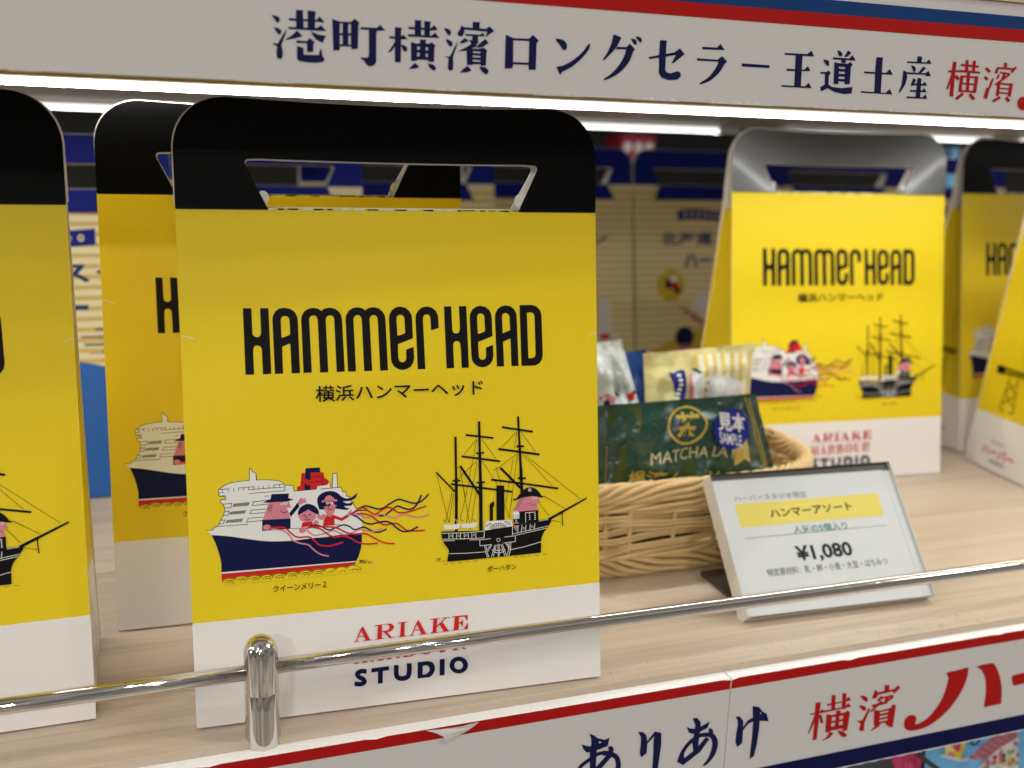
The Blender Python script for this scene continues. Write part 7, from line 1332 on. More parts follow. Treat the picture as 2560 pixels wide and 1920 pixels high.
def yellow_front(mb, F):
    print_art(mb, ART, F, .00008, 8e-7, step=.006)
    put_text(mb, '横浜ハンマーヘッド', (-.0329, .1190, .0317, .1250), M['black'], lambda u, v: F(u, v, .00045), bold=.012)
    put_text(mb, 'クイーンメリー２', (-.0508, .0485, -.0311, .0511), M['black'], lambda u, v: F(u, v, .00045), bold=.012)
    put_text(mb, 'ポーハタン', (.0320, .0487, .0440, .0511), M['black'], lambda u, v: F(u, v, .00045), bold=.012)
    rq = random.Random(8)          # torn perforation under the grip opening
    u = -.0472
    while u < .0466:
        w = rq.uniform(.0015, .006)
        mb.face([F(u, .19036 - rq.uniform(.0002, .0006), .0003), F(u + w, .19036 - rq.uniform(.0002, .0006), .0003), F(u + w, .1904, .0003), F(u, .1904, .0003)], M[rq.choice(['black', 'black', 'white'])])
        u += w + rq.uniform(.0004, .002)
    for u0, u1 in ((-.0798, -.0478), (.0478, .0798)):
        mb.face([F(u0, .18985, .0003), F(u1, .18985, .0003), F(u1, .1904, .0003), F(u0, .1904, .0003)], M['black'])
    # small worn creases at both edges
    for pl in ([(-.0797, .1447), (-.0775, .1443), (-.0748, .1434)], [(.0797, .1416), (.0775, .1411), (.0760, .1404)]):
        for a, b in zip(pl, pl[1:]):
            mb.face([F(a[0], a[1], .0004), F(b[0], b[1], .0004), F(b[0], b[1] + .00018, .0004), F(a[0], a[1] + .0003, .0004)], M['white'])
def yellow_side(mb, S):
    put_text(mb, 'ハーバー', (-.017, .010, .017, .0175), M['red'], S, bold=.02, slant=.0)
    put_text(mb, 'ありあけ', (-.008, .0195, .006, .0222), M['grey_ink'], S)
    for v in (.0072, .0058):
        mb.face([S(-.008, v), S(.008, v), S(.008, v + .0006), S(-.008, v + .0006)], M['grey_ink'])
    # harbour crane
    def bar(a, b, w):
        d = Vector((b[0] - a[0], b[1] - a[1])); n = Vector((-d.y, d.x)).normalized() * w / 2
        mb.face([S(a[0] + n.x, a[1] + n.y), S(a[0] - n.x, a[1] - n.y), S(b[0] - n.x, b[1] - n.y), S(b[0] + n.x, b[1] + n.y)], M['black'])
    mb.face([S(-.016, .068), S(-.0095, .068), S(-.0095, .0735), S(-.016, .0735)], M['black'])
    for k in range(6):
        bar((-.0095 + k * .0042, .0690), (-.0074 + k * .0042, .0725), .0006); bar((-.0074 + k * .0042, .0725), (-.0053 + k * .0042, .0690), .0006)
    bar((-.0095, .0725), (.017, .0735), .0008); bar((-.0095, .0690), (.017, .0715), .0008)
    for (a, b) in (((-.004, .069), (-.007, .044)), ((.004, .069), (.007, .044)), ((-.0045, .064), (.0055, .057)), ((.0045, .064), (-.0055, .057)), ((-.0055, .056), (.0065, .048)), ((.0055, .056), (-.0065, .048)), ((-.007, .044), (.007, .044))):
        bar(a, b, .0007)

YW, YD = 0.16, 0.070
def bag_loc(x, y, th):
    return (x + math.cos(th) * YW / 2 - math.sin(th) * YD / 2, y + math.sin(th) * YW / 2 + math.cos(th) * YD / 2, 0.0008)
YG = 'yellow carrier bags on the shelf'
args = ('yellow_card', )
SLOT = (.0478, .0556, .0182)
bag_main = make_bag('carrier_bag', 'large sharp yellow carrier bag with the whole logo, standing behind the chrome post', 'bag', YG, YW, YD, .19036, .0395, .0398, .0195, SLOT, (M['black_card'], M['yellow'], M['paper']), yellow_front, yellow_side, bulge=.0006, sag=.0022)
bag_main.location = bag_loc(0, .01259, -.04842); bag_main.rotation_euler = (0, 0, -.04842)
dup(bag_main, bag_loc(-.19495, .03016, .00246), .00246, 'yellow carrier bag cut off by the left picture edge')
dup(bag_main, bag_loc(-.0279, .10289, -.03933), -.03933, 'yellow carrier bag mostly hidden behind the large sharp one')
dup(bag_main, bag_loc(.5560, .2330, -.02), -.02, 'yellow carrier bag half covered by the one at the right picture edge')
dup(bag_main, bag_loc(.5375, .1500, -.149), -.149, 'yellow carrier bag at the right picture edge turned to show its side panel')
bag_c = make_bag('carrier_bag', 'blurred yellow carrier bag with a bent shiny handle, behind the price stand', 'bag', YG, YW, YD, .19036, .0395, .0405, .0195, SLOT, (M['black_sheen'], M['yellow'], M['paper']), yellow_front, yellow_side, bulge=.0095, sag=.0022)
bag_c.location = bag_loc(.34471, .20576, -.06818); bag_c.rotation_euler = (0, 0, -.06818)

# ------------------------------------------------------------------ cream and blue bags at the back
BW, BD, BS = 0.16, 0.068, 0.1822
def band(mb, F, u0, u1, v0, v1, m, h, n=24):
    for i in range(n):
        a, b = u0 + (u1 - u0) * i / n, u0 + (u1 - u0) * (i + 1) / n
        mb.face([F(a, v0, h), F(b, v0, h), F(b, v1, h), F(a, v1, h)], m)
def wave_band(mb, F, u0, u1, v, h, amp, m, lift):
    n = 14
    f = lambda t: amp * math.sin(t * math.pi * 2)
    for i in range(n):
        a, b = i / n, (i + 1) / n
        mb.face([F(u0 + (u1 - u0) * a, v + f(a), lift), F(u0 + (u1 - u0) * b, v + f(b), lift), F(u0 + (u1 - u0) * b, v + h + f(b), lift), F(u0 + (u1 - u0) * a, v + h + f(a), lift)], m)
def cream_front(title, base, emblem, ship):
    def fn(mb, F):
        v = .006
        while v < BS - .004:
            band(mb, F, -BW / 2, BW / 2, v, v + .0026, M['cream_dark'], .0001)
            v += .0062
        G = lambda u, v: F(u, v, .0004)
        wave_band(mb, F, -.036, .036, .150, .0095, .0012, M['blue_card'], .0003)
        for k in range(9):
            u = -.028 + k * .007
            mb.poly([disc(u, .1548 + .0012 * math.sin((u + .036) / .072 * 2 * math.pi), .0019, .0022, 10), disc(u, .1548 + .0012 * math.sin((u + .036) / .072 * 2 * math.pi), .0008, .001, 8)], M['pale_gold'], G)
        put_text(mb, title, (-.054, .1275, .054, .1400), M['sign_blue'], G, bold=.025)
        put_text(mb, 'ハーバー', (-.030, .1060, .030, .1215), M['sign_blue'], G, bold=.035)
        if emblem:
            mb.poly([disc(-.044, .0905, .0145, .0145)], M['ochre'], lambda u, v: F(u, v, .0003), .008)
            mb.poly([disc(-.046, .092, .004, .005, 12)], M['navy'], G); mb.poly([disc(-.040, .090, .004, .004, 12)], M['red'], G)
            mb.poly([disc(-.041, .096, .004, .003, 12)], M['white'], G); mb.poly([disc(-.037, .086, .003, .004, 12)], M['navy'], G)
        if ship == 1:
            for (u, w, v0, v1) in ((.028, .018, .05, .085), (.05, .014, .048, .08), (.008, .016, .05, .08), (-.012, .014, .048, .076)):
                mb.poly([[(u - w / 2, v0), (u + w / 2, v0), (u + w * .35, v1), (u - w * .3, v1)]], M['ship_white'], lambda u, v: F(u, v, .0003), .008)
            mb.poly([[(-.03, .04), (.06, .04), (.066, .047), (-.036, .047)]], M['ship_white'], lambda u, v: F(u, v, .0003), .008)
            for u in (-.01, .02, .05):
                mb.poly([disc(u, .045, .006, .003, 12)], M['red'], G)
        if ship == 2:
            mb.poly([[(-.022, .068), (-.005, .058), (.03, .048), (.06, .05), (.06, .06), (.01, .068)]], M['ship_white'], lambda u, v: F(u, v, .0003), .008)
            for (u, w, v0, v1) in ((-.012, .022, .066, .082), (.006, .016, .064, .096), (.03, .018, .06, .095)):
                mb.poly([[(u - w / 2, v0), (u + w / 2, v0), (u + w * .3, v1), (u - w * .2, v1)]], M['ship_white'], lambda u, v: F(u, v, .0003), .008)
            mb.poly([[(-.036, .070), (-.012, .052), (-.008, .056), (-.034, .0715)]], M['dusty_rose'], G)
            mb.poly([disc(-.030, .042, .010, .010, 16)], M['navy'], G); mb.poly([disc(-.030, .030, .010, .005, 16)], M['pink'], G)
        top = [(-BW / 2 + BW * i / 16, base[1] + base[2] * math.cos((i / 16 - .5) * math.pi)) for i in range(17)]
        mb.poly([[(-BW / 2, 0), (BW / 2, 0)] + top[::-1]], M[base[0]], lambda u, v: F(u, v, .00035), .01)
        if base[0] == 'sea_blue':
            for k in range(4):
                v = .086 + k * .0045
                mb.face([F(-.02, v, .0004), F(.05, v, .0004), F(.05, v + .0016, .0004), F(-.02, v + .0016, .0004)], M['grey_ink'])
    return fn
BG = 'cream and blue carrier bags at the back of the shelf'
BM = (M['blue_card'], M['cream'], M['cream'])
BSLOT = (.0545, .0605, .0150)
def blue_bag(label, x, y, th, title, base, emblem, ship):
    b = make_bag('carrier_bag', label, 'bag', BG, BW, BD, BS, 0.0, .0320, .0150, BSLOT, BM, cream_front(title, base, emblem, ship), lambda mb, S: None, sag=.0006, tab=True)
    b.location = (x + math.cos(th) * BW / 2 - math.sin(th) * BD / 2, y + math.sin(th) * BW / 2 + math.cos(th) * BD / 2, 0.0008); b.rotation_euler = (0, 0, th)
    return b
SEA = ('sea_blue', .062, .022); MOUND = ('ochre', .020, .030)
blue_bag('cream bag with a blue sea print, in the gap beside the far left yellow bag', -.150, .289, 0, 'くまラスク', SEA, False, 0)
blue_bag('cream and blue bag seen through the left half of the sharp bag handle', -.018, .366, .0, 'くまラスク', SEA, False, 0)
blue_bag('cream and blue bag seen through the right end of the sharp bag handle', .1118, .448, .03, 'プリン', MOUND, False, 1)
blue_bag('cream and blue bag with white sails, cut by the right edge of the sharp bag', .2560, .490, .0, '横濱プリン', MOUND, False, 1)
blue_bag('cream and blue bag with a round yellow emblem, left of the bent black handle', .4180, .490, .0, '北海道アイス', MOUND, True, 2)
blue_bag('cream and blue bag seen only through the bent black handle', .5830, .520, .0, '横濱プリン', MOUND, False, 1)
blue_bag('cream and blue bag far back in the gap before the right edge bags', .7600, .560, .0, '横濱プリン', MOUND, False, 1)
RG = 'red packets behind the blue bags'
for i, (x, y, lab) in enumerate(((.537, .80, 'dark red packet beside the edge of the sharp black handle'), (.556, .81, 'dark red packet with a pale label, between two others'), (.575, .82, 'dark red packet nearest to the strip light end'))):
    mb = MB(); mb.box((-.0085, -.02, 0), (.0085, .02, .228), M['red_pack'])
    mb.poly([disc(0, .214, .0055, .006, 18)], M['ship_white'], lambda u, v: (u, -.0203, v))
    mb.face([(-.006, -.0203, .150), (.006, -.0203, .150), (.006, -.0203, .185), (-.006, -.0203, .185)], M['ship_white'])
    o = bevel(mb.build('packet'), .003); o.location = (x, y, 0)
    tag(o, lab, 'packet', RG)
for x, m, w, lab in ((.905, 'cream_dark', .030, 'beige packet far behind the right edge bags'), (.945, 'sky_blue', .012, 'thin light blue packet far behind the right edge bags'), (.968, 'dusty_rose', .018, 'dull pink packet far behind the right edge bags'), (1.00, 'ochre', .024, 'ochre packet far behind the right edge bags')):
    mb = MB(); mb.box((-w / 2, -.02, 0), (w / 2, .02, .225), M[m])
    o = bevel(mb.build('packet'), .002); o.location = (x, .72, 0); tag(o, lab, 'packet', 'packets far behind the right edge bags')

# =================================================================== WICKER BASKET
BX, BY, BA, BB = 0.241, 0.1640, 0.1035, 0.0715
basket = thing('wicker_basket', 'natural wicker basket holding sample sweets', 'basket', (BX, BY, 0))
def ring(t, k, z, off=0.0):
    """rounded rectangle path, t in 0..1, k widens with height"""
    a = 2 * math.pi * t; n = 2 / 3.2
    c, s = math.cos(a), math.sin(a)
    f = k + off
    return ((BA * f) * math.copysign(abs(c) ** n, c), (BB * (f + .5 * off)) * math.copysign(abs(s) ** n, s), z)
wid = lambda z: .93 + z * 1.35
NS = 58
for i in range(NS):
    t = (i + .5) / NS
    mb = MB()
    mb.tube([ring(t, wid(z), z) for z in (.001, .012, .024, .036, .048)], .0014, M['wicker'], n=6)
    mb.build('stake', basket)
mb = MB()
RN = NS * 8
for r, z in enumerate((.0135, .0172, .0209, .0246, .0283, .0320, .0357)):
    for dz in (-.0009, .0009):
        ph = (r % 2)
        pts = []
        for i in range(RN):
            t = i / RN
            w = math.sin(math.pi * t * NS / 2 + r * math.pi * .75)
            jz = .0005 * math.sin(t * 97 + r * 3) + .0009 * math.sin(math.pi * t * NS * 0.5 + r)
            pts.append(ring(t, wid(z), z + dz + jz, off=.019 * w))
        mb.tube(pts, .00098, M['wicker'], n=6, closed=True)
mb.build('side_weave', basket)
def braid(name, z, strands, turns, rv, rh, rr, lean=0):
    rnd = random.Random(len(name))
    mb = MB(); n = 520
    for s in range(strands):
        pts = []
        for i in range(n):
            t = i / n
            a = 2 * math.pi * (turns * t + s / strands)
            pts.append(ring(t, wid(z), z + rv * math.sin(a) + lean * math.cos(a), off=rh * math.cos(a)))
        mb.tube(pts, rr, M['wicker'], n=7, closed=True)
    mb.build(name, basket)
braid('rim_braid', .0458, 7, 12, .0042, .026, .00165)
braid('upper_twist', .0385, 3, 16, .0016, .022, .00130)
braid('base_braid', .0060, 7, -12, .0046, .028, .0016)
braid('base_twist', .0118, 3, 15, .0015, .022, .0014)
mb = MB()
mb.poly([[ring(i / 60, .90, 0)[:2] for i in range(60)]], M['wicker'], lambda u, v: (u, v, .002))
mb.build('base', basket)

# =================================================================== SWEET POUCHES
def pouch(name, label, y, tilt, quad, film, thick, printer, top='flat', zig=0.0, seed=0, grp='sample pouches in the basket', cat='sweet pouch'):
    """quad: bottom-left, bottom-right, top-right, top-left as (x, z) on the sheet at depth y; tilt leans it back"""
    rnd = random.Random(seed)
    zb = min(q[1] for q in quad); cx = sum(q[0] for q in quad) / 4
    ph = [rnd.uniform(0, 6.28) for _ in range(6)]
    BLq, BRq, TR, TL = quad
    def plane(a, b):
        x = (BLq[0] * (1 - a) + BRq[0] * a) * (1 - b) + (TL[0] * (1 - a) + TR[0] * a) * b
        z = (BLq[1] * (1 - a) + BRq[1] * a) * (1 - b) + (TL[1] * (1 - a) + TR[1] * a) * b
        return x, z
    def bulge(a, b):
        ea = max(0, min(1, min(a, 1 - a) / .10)); eb = max(0, min(1, min(b, 1 - b) / .13))
        k = math.sin(math.pi * a) ** .6 * math.sin(math.pi * min(1, b * 1.0)) ** .6 * min(1, ea * 1.0) * min(1, eb)
        rd = lambda q, w_: math.exp(-(q / w_) ** 2)
        wr = .0013 * rd(a - .72 - .25 * (b - .5), .02) * rd(b - .45, .3) - .0012 * rd(a - .28 + .2 * (b - .6), .025) * rd(b - .6, .3) + .0010 * rd(a - .50 - .4 * (b - .3), .02) * rd(b - .35, .25) + .0006 * math.sin(17 * a + 9 * b + ph[0]) + .0005 * math.sin(31 * a - 13 * b + ph[1]) + .0004 * math.sin(8 * a + 37 * b + ph[2])
        wr += .0009 * (1 - abs(math.sin(5.5 * a + 3.1 * b + ph[3] + .6 * math.sin(6 * b)))) ** 7 + .0007 * (1 - abs(math.sin(4.2 * a - 6.3 * b + ph[4]))) ** 8
        return thick * max(0, k) + wr * (.4 + max(0, k))
    def P(a, b, side):
        x, z = plane(a, b)
        if b > .999 and zig:
            z += zig * (1 if int(round(a * 60)) % 2 else -1)
        d = bulge(a, b)
        yy = y + (z - zb) * math.tan(tilt) - side * (d + .0003)
        return (x, yy, z)
    mb = MB()
    mb.grid(lambda a, b: P(a, b, 1), 60, 40, film)
    mb.grid(lambda a, b: P(a, b, -1), 60, 40, film, flip=True)
    # inverse of the sheet for printing (x, z) -> surface
    def onto(x, z, lift=.0004):
        b = .5; a = .5
        for _ in range(8):
            px, pz = plane(a, b)
            e1 = plane(a + 1e-3, b); e2 = plane(a, b + 1e-3)
            j = ((e1[0] - px) / 1e-3, (e2[0] - px) / 1e-3, (e1[1] - pz) / 1e-3, (e2[1] - pz) / 1e-3)
            det = j[0] * j[3] - j[1] * j[2] or 1e-9
            dx, dz = x - px, z - pz
            a += (j[3] * dx - j[1] * dz) / det; b += (-j[2] * dx + j[0] * dz) / det
        a = min(.995, max(.005, a)); b = min(.985, max(.005, b))
        p = P(a, b, 1)
        return (p[0], p[1] - lift, p[2])
    t = thing(name, label, cat, (cx, y, zb), 0, grp)
    extra = printer(mb, onto) if printer else None
    rel(mb.build('film'), t)
    if extra:
        for nm, m2 in extra:
            rel(m2.build(nm), t)
    return t
def fine(loops, step=.0012):
    """insert extra outline points so prints follow the bulging film"""
    out = []
    for l in loops:
        q = []
        for a, b in zip(l, l[1:] + l[:1]):
            n = max(1, int(math.hypot(b[0] - a[0], b[1] - a[1]) / step))
            q += [(a[0] + (b[0] - a[0]) * k / n, a[1] + (b[1] - a[1]) * k / n) for k in range(n)]
        out.append(q)
    return out
def matcha(mb, on):
    st = lambda h: (lambda u, v: on(u, v, h))
    for (pts) in ([(.2085, .086), (.2130, .0865), (.2105, .079), (.2078, .074), (.2070, .080)], [(.2150, .0865), (.2260, .0862), (.2255, .078), (.2225, .072), (.2225, .080), (.2195, .0855)],
                  [(.2135, .066), (.2175, .069), (.2175, .055), (.2165, .045), (.2095, .045), (.2120, .056)], [(.2500, .062), (.2540, .062), (.2560, .050), (.2560, .044), (.2500, .044), (.2490, .054)]):
        mb.poly(fine([pts]), M['olive'], st(.0003), .002)
    n = 40
    ro, ri = disc(.2511, .0752, .0112, .0098, n), disc(.2511, .0752, .0100, .0087, n)
    for i in range(n):
        j = (i + 1) % n
        mb.face([on(*ri[i], .0006), on(*ri[j], .0006), on(*ro[j], .0006), on(*ro[i], .0006)][::-1], M['gold'])
    put_text(mb, '茶', (.2442, .0690, .2585, .0822), M['gold'], st(.0007), bold=.025, slant=-.0004, step=.0015)
    put_text(mb, 'MATCHA LATTE', (.2305, .0560, .2885, .0622), M['pale_gold'], st(.0007), bold=.0, slant=-.0008, arc=.0022, step=.0015)
    put_text(mb, '横濱ムーン', (.2185, .0450, .2720, .0530), M['gold'], st(.0007), bold=.02, slant=-.0015, step=.0015)
    for k in range(34):
        f = k / 33
        x, z = .2862 + .0149 * f, .0868 - .0384 * f
        mb.face([on(x, z, .0005), on(x + .0013, z, .0005), on(x + .0013, z + .0007, .0005), on(x, z + .0007, .0005)], M['gold'])
    mb.poly([[(.2885, .087), (.2892, .087), (.3040, .0485), (.3033, .0485)]], M['gold'], st(.0005))
    for x in (.2062, ):
        for k in range(16):
            mb.face([on(x, .045 + k * .0014, .0005), on(x + .0009, .045 + k * .0014, .0005), on(x + .0009, .0455 + k * .0014, .0005), on(x, .0455 + k * .0014, .0005)], M['gold'])
    mb.poly(fine([[(.2776, .0650), (.2876, .0650), (.2912, .0520), (.2868, .0548), (.2800, .0520)]]), M['gold'], st(.0005), .002)
    s = MB()
    c0 = Vector(on(.2769, .0721, .0024)); cx1 = Vector(on(.2850, .0721, .0024)); cx2 = Vector(on(.2690, .0721, .0024)); cz1 = Vector(on(.2769, .0790, .0024)); cz2 = Vector(on(.2769, .0650, .0024))
    dyx = (cx1.y - cx2.y) / .016; dyz = (cz1.y - cz2.y) / .014
    flat = lambda h: (lambda u, v: (u, c0.y + (u - .2769) * dyx + (v - .0721) * dyz - h - 6 * ((u - .2769) ** 2 + (v - .0721) ** 2) * 0, v))
    s.poly([disc(.2769, .0721, .0118, .0102, 40)], M['sticker_blue'], flat(0))
    put_text(s, '見本', (.2680, .0722, .2862, .0818), M['white'], flat(.0002), bold=.03, slant=-.0030)
    put_text(s, 'SAMPLE', (.2684, .0660, .2828, .0717), M['white'], flat(.0002), bold=.012, slant=-.0034)
    return [('sticker', s)]
pouch('sweet_pouch', 'dark green matcha sweet pouch with a blue sample sticker, at the front of the basket', .1125, -.02, [(.196, .006), (.3235, .012), (.2935, .0885), (.1955, .0872)], M['green_film'], .0075, matcha, seed=3)
def white_print(mb, on):
    for k in range(7):
        z = .100 - k * .0017; x = .2150 + k * .0010
        for j in range(2):
            mb.face([on(x + j * .0055, z - j * .002, .0004), on(x + .005 + j * .0055, z - .002 - j * .002, .0004), on(x + .005 + j * .0055, z - .0017 - j * .002, .0004), on(x + j * .0055, z + .0003 - j * .002, .0004)], M['grey_ink'])
    for pts, m in (([(.2145, .0872), (.2165, .0885), (.2215, .0862), (.2195, .083), (.217, .0835)], 'pink'), ([(.2205, .0890), (.2222, .0885), (.2240, .0866), (.2225, .0860)], 'navy'), ([(.2145, .084), (.2165, .0855), (.2180, .082), (.2150, .082)], 'navy'), ([(.2290, .0860), (.2330, .0878), (.2350, .0862), (.2340, .0832), (.2310, .0825)], 'red'), ([(.2325, .0880), (.2345, .0880), (.2360, .0865), (.2350, .0860)], 'navy'), ([(.2120, .0868), (.2140, .0868), (.2140, .0845), (.2120, .0850)], 'pink')):
        mb.poly([pts], M[m], lambda u, v: on(u, v, .0006), .002)
pouch('sweet_pouch', 'white sweet pouch leaning at the left of the basket, behind the green one', .135, .03, [(.190, .030), (.255, .030), (.2262, .1158), (.195, .112)], M['white_film'], .006, white_print, seed=5)
def yellow_print(mb, on):
    st = lambda h: (lambda u, v: on(u, v, h))
    for k in range(7):
        x = .2790 + k * .0058
        for i in range(10):
            a, b = .072 + i * .003, .075 + i * .003
            mb.face([on(x, a, .0003), on(x + .0026, a, .0003), on(x + .0026, b, .0003), on(x, b, .0003)], M['yellow_stripe'])
            mb.face([on(x + .0026, a, .0003), on(x + .0058, a, .0003), on(x + .0058, b, .0003), on(x + .0026, b, .0003)], M['pale_film'])
    rb = [(.2629, .0933), (.2655, .0925), (.2690, .0942), (.2720, .0945), (.2733, .0890), (.2732, .0820), (.2728, .0735), (.2666, .0735), (.2670, .0810), (.2658, .0870)]
    mb.poly([rb], M['sticker_blue'], st(.0005), .002)
    for k in range(7):
        z = .0915 - k * .0026; x = .2688 + .0008 * math.sin(k)
        mb.poly([disc(x, z, .0013, .0008, 10)], M['pale_film'], st(.0008))
    for pts, m in (([(.2765, .0925), (.2800, .0935), (.2835, .0905), (.2830, .0735), (.2790, .0735), (.2780, .0830)], 'ship_white'), ([(.2750, .090), (.2775, .092), (.2788, .074), (.2760, .074)], 'pink'), ([(.2850, .0890), (.2920, .0905), (.3040, .0880), (.3100, .0855), (.3110, .0800), (.2985, .0780), (.2860, .0740)], 'ship_white'), ([(.2770, .0945), (.2800, .0945), (.2835, .0925), (.2820, .0915)], 'navy'), ([(.2855, .0785), (.2880, .079), (.2875, .075), (.2855, .075)], 'red'), ([(.2850, .0870), (.2900, .0880), (.2870, .0850)], 'grey_ink'), ([(.2845, .0830), (.2875, .0835), (.2865, .0800)], 'grey_ink')):
        mb.poly([pts], M[m], st(.0006), .002)
    for k in range(5):
        mb.poly([disc(.290 + k * .0042, .0852 - k * .0006, .0012, .0010, 10)], M['pale_gold'], st(.0008))
pouch('sweet_pouch', 'pale yellow striped sweet pouch with a zigzag top, rearmost in the basket', .151, .03, [(.2560, .020), (.3130, .020), (.3192, .1068), (.2480, .1034)], M['yellow_film'], .005, yellow_print, zig=.0005, seed=9)
pouch('sweet_pouch', 'navy sweet pouch edge between the white and the yellow striped one', .164, .03, [(.225, .020), (.275, .020), (.2560, .1030), (.2330, .1010)], M['navy_film'], .004, None, seed=11)

# =================================================================== PRICE STAND
PB = 0.69
ex = Vector((.9993, -.0365, 0)); nn = Vector((.0365, .9993, 0))
eu = Vector((0, 0, 1)) * math.cos(PB) + nn * math.sin(PB)
en = ex.cross(eu)
if en.y > 0:
    en = -en
P0 = Vector((.2454, .0286, .004))
Q = lambda u, v, d=0.0: tuple(P0 + ex * u + eu * v - en * d)
stand = thing('price_stand', 'clear tilted price stand with a white and yellow price card, in front of the basket', 'price stand', (P0.x + .05, P0.y + .02, 0))
mb = MB()
w, h, dp = .1042, .0712, .0095
mb.face([Q(0, 0), Q(w, 0), Q(w, h), Q(0, h)], M['clear'])
mb.face([Q(0, 0, dp), Q(0, 0), Q(0, h), Q(0, h, dp)], M['acrylic_edge'])
mb.face([Q(w, 0), Q(w, 0, dp), Q(w, h, dp), Q(w, h)], M['acrylic_edge'])
mb.face([Q(0, h), Q(w, h), Q(w, h, dp), Q(0, h, dp)], M['acrylic_refraction'])
mb.face([Q(0, 0, dp), Q(w, 0, dp), Q(w, 0), Q(0, 0)], M['acrylic_edge'])
mb.face([Q(0, 0, dp), Q(0, h, dp), Q(w, h, dp), Q(w, 0, dp)], M['acrylic_back'])
mb.face([Q(0.0003, 0.0003, dp - .0003), Q(w - .0003, 0.0003, dp - .0003), Q(w - .0003, h - .0003, dp - .0003), Q(0.0003, h - .0003, dp - .0003)], M['acrylic_back'])
mb.face([Q(w - .0050, .0006, .0016), Q(w - .0004, .0006, .0016), Q(w - .0004, h - .0042, .0016), Q(w - .0050, h - .0042, .0016)], M['label_white'])  # pale strip painted in for the bright right margin of the block
mb.face([Q(.0002, h - .0032, .0020), Q(w - .0004, h - .0042, .0020), Q(w - .0004, h - .0003, .0020), Q(.0002, h - .0003, .0020)], M['acrylic_refraction'])  # refracted dark band painted under the top edge
rel(mb.build('acrylic_block'), stand)
mb = MB()
CD = .0012
cq = [(.0004, .0008), (.0988, .0004), (.0988, .0672), (.0004, .0683)]
mb.face([Q(*p, CD) for p in cq], M['label_white'])
mb.face([Q(*p, CD + .0004) for p in cq[::-1]], M['label_white'])
T = lambda d: (lambda u, v: Q(u, v, CD - d))
mb.face([Q(*p, CD - .00008) for p in ((.0097, .0436), (.0912, .0431), (.0916, .0551), (.0096, .0556))], M['label_yellow'])
put_text(mb, 'ハーバースタジオ限定', (.0102, .0567, .0507, .0599), M['grey_ink'], T(.00012), slant=-.0006)
put_text(mb, 'ハンマーアソート', (.0272, .0470, .0742, .0514), M['black'], T(.00014), bold=.022, slant=.0003)
put_text(mb, '人気の5個入り', (.0374, .0381, .0680, .0421), M['green_ink'], T(.00012), bold=.012, slant=-.0004)
mb.face([Q(*p, CD - .0001) for p in ((.0100, .0379), (.0912, .0377), (.0912, .03795), (.0100, .03815))], M['grey_ink'])
put_text(mb, '¥1,080', (.0350, .0232, .0665, .0319), M['black'], T(.00012), bold=.03, slant=-.0001)
put_text(mb, '特定原材料：乳・卵・小麦・大豆・はちみつ', (.0168, .0184, .0842, .0222), M['grey_ink'], T(.00012), bold=.008, slant=-.0006)
rel(mb.build('price_card'), stand)
mb = MB()
f0, f1 = P0 + Vector((.004, .004, -.0038)), P0 + Vector((.100, .004, -.0038))
dpt = nn * .052
for zz in (0, ):
    a = P0 + ex * .006 + nn * .006; b = P0 + ex * .098 + nn * .006
    lo, hi = .0003, .0026
    A = [Vector((p.x, p.y, 0)) for p in (a, b, b + dpt, a + dpt)]
    mb.face([(p.x, p.y, hi) for p in A], M['foot_dark'])
    mb.face([(p.x, p.y, lo) for p in A[::-1]], M['foot_dark'])
    for i in range(4):
        p, q = A[i], A[(i + 1) % 4]
        mb.face([(p.x, p.y, lo), (q.x, q.y, lo), (q.x, q.y, hi), (p.x, p.y, hi)], M['foot_dark'])
rel(mb.build('foot'), stand)

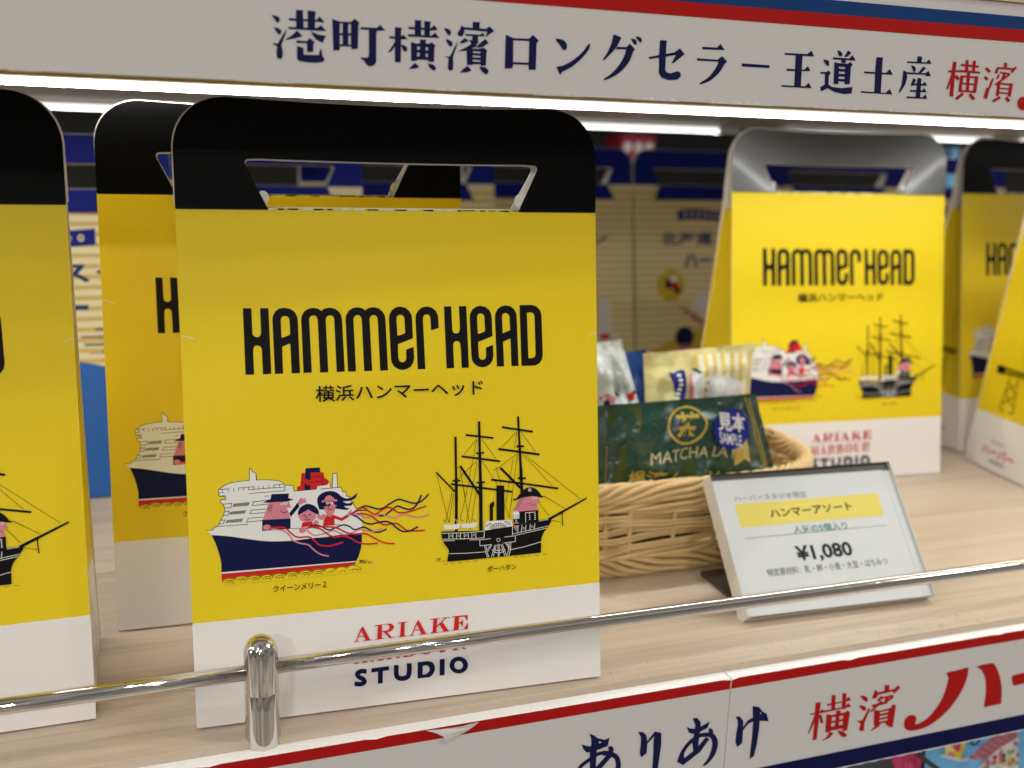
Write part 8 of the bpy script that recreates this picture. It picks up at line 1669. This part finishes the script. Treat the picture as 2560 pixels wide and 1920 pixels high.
# =================================================================== PACKETS ON THE SHELF BELOW
LG = 'packets on the shelf below'
def fruit(mb, on):
    n = [0]
    def p(pts, m, step=.003):
        n[0] += 1; h = .0004 + n[0] * .00003
        mb.poly([pts], M[m], lambda u, v: on(u, v, h), step)
    p([(.398, -.1035), (.4007, -.1015), (.4189, -.0862), (.430, -.080), (.4305, -.0951), (.4105, -.1035)], 'dusty_rose')
    for k in range(9):
        a = .4015 + k * .0030; b = -.1015 + k * .0021
        p([(a, b), (a + .0008, b + .0006), (a + .0072, b - .0035), (a + .0066, b - .0041)], 'pink')
    p([(.404, -.1085), (.4112, -.1030), (.4289, -.0951), (.4305, -.0940), (.431, -.118), (.404, -.118)], 'ship_white')
    rr = random.Random(12)
    for k in range(46):
        u = rr.uniform(.406, .430); v = rr.uniform(-.112, -.1035 + (u - .4112) * .46)
        p(disc(u, v, rr.uniform(.0006, .0016), rr.uniform(.0006, .0016), 9), rr.choice(['pink', 'red', 'lime', 'pink_pack', 'yellow', 'olive']))
    for (u, v, q, m) in ((.3850, -.0900, .0042, 'lime'), (.3905, -.0905, .0040, 'yellow'), (.3925, -.0940, .0034, 'yellow'), (.3850, -.0945, .0040, 'yellow_film'), (.3890, -.0965, .0034, 'yellow'), (.3875, -.0920, .0032, 'red'), (.3890, -.0940, .0022, 'pink_pack'), (.3845, -.0975, .0022, 'pink'), (.3840, -.0893, .0018, 'ship_white')):
        p(disc(u, v, q, q * .9, 14), m)
    for k in range(7):
        a = k * 6.283 / 7
        p(disc(.4008 + .0022 * math.cos(a), -.0928 + .0020 * math.sin(a), .0010, .0009, 8), 'navy_film')
    p([(.378, -.0975), (.396, -.1025), (.398, -.1012), (.379, -.0965)], 'ship_white')
pouch('sweet_packet', 'light blue sweet packet with fruit pictures below the lower sign', .034, .12, [(.3700, -.150), (.480, -.150), (.470, -.0745), (.3722, -.0790)], M['sky_blue'], .004, fruit, seed=2, grp=LG, cat='sweet packet')
pouch('sweet_packet', 'pink sweet packet with green corner, beside the light blue one', .036, .10, [(.3590, -.150), (.3690, -.150), (.3705, -.0800), (.3480, -.0800)], M['pink_pack'], .002,
      lambda mb, on: mb.poly([[(.3575, -.083), (.3655, -.083), (.3660, -.0915), (.3630, -.0930), (.3590, -.0905)]], M['lime'], lambda u, v: on(u, v, .0005), .002), seed=6, grp=LG, cat='sweet packet')
def dark_bars(mb, on):  # two dark bars drawn across the film
    for k, (a, b) in enumerate((((.3300, -.0830), (.3470, -.0960)), ((.3150, -.0830), (.3190, -.0960)))):
        mb.poly([[a, (a[0] + .0022, a[1]), (b[0] + .0022, b[1]), b]], M['foot_dark'], lambda u, v: on(u, v, .0005), .002)
pouch('sweet_packet', 'dark grey sweet packet partly in shade under the lower sign', .040, .05, [(.280, -.150), (.3640, -.150), (.3530, -.0800), (.290, -.0800)], M['grey_film'], .006, dark_bars, seed=8, grp=LG, cat='sweet packet')
mb = MB(); mb.tube([(.349, .0255, -.080), (.3532, .025, -.0855), (.3620, .0245, -.0925), (.3705, .024, -.0990), (.385, .024, -.112)], .0013, M['foot_dark'], n=10)
tag(mb.build('cord'), 'black cord hanging beside the pink packet under the lower sign', 'cord')
mb = MB(); mb.box((.0, .03, -.40), (.75, .14, -.151), M['dark']); structure(mb.build('lower_shelf_riser'))
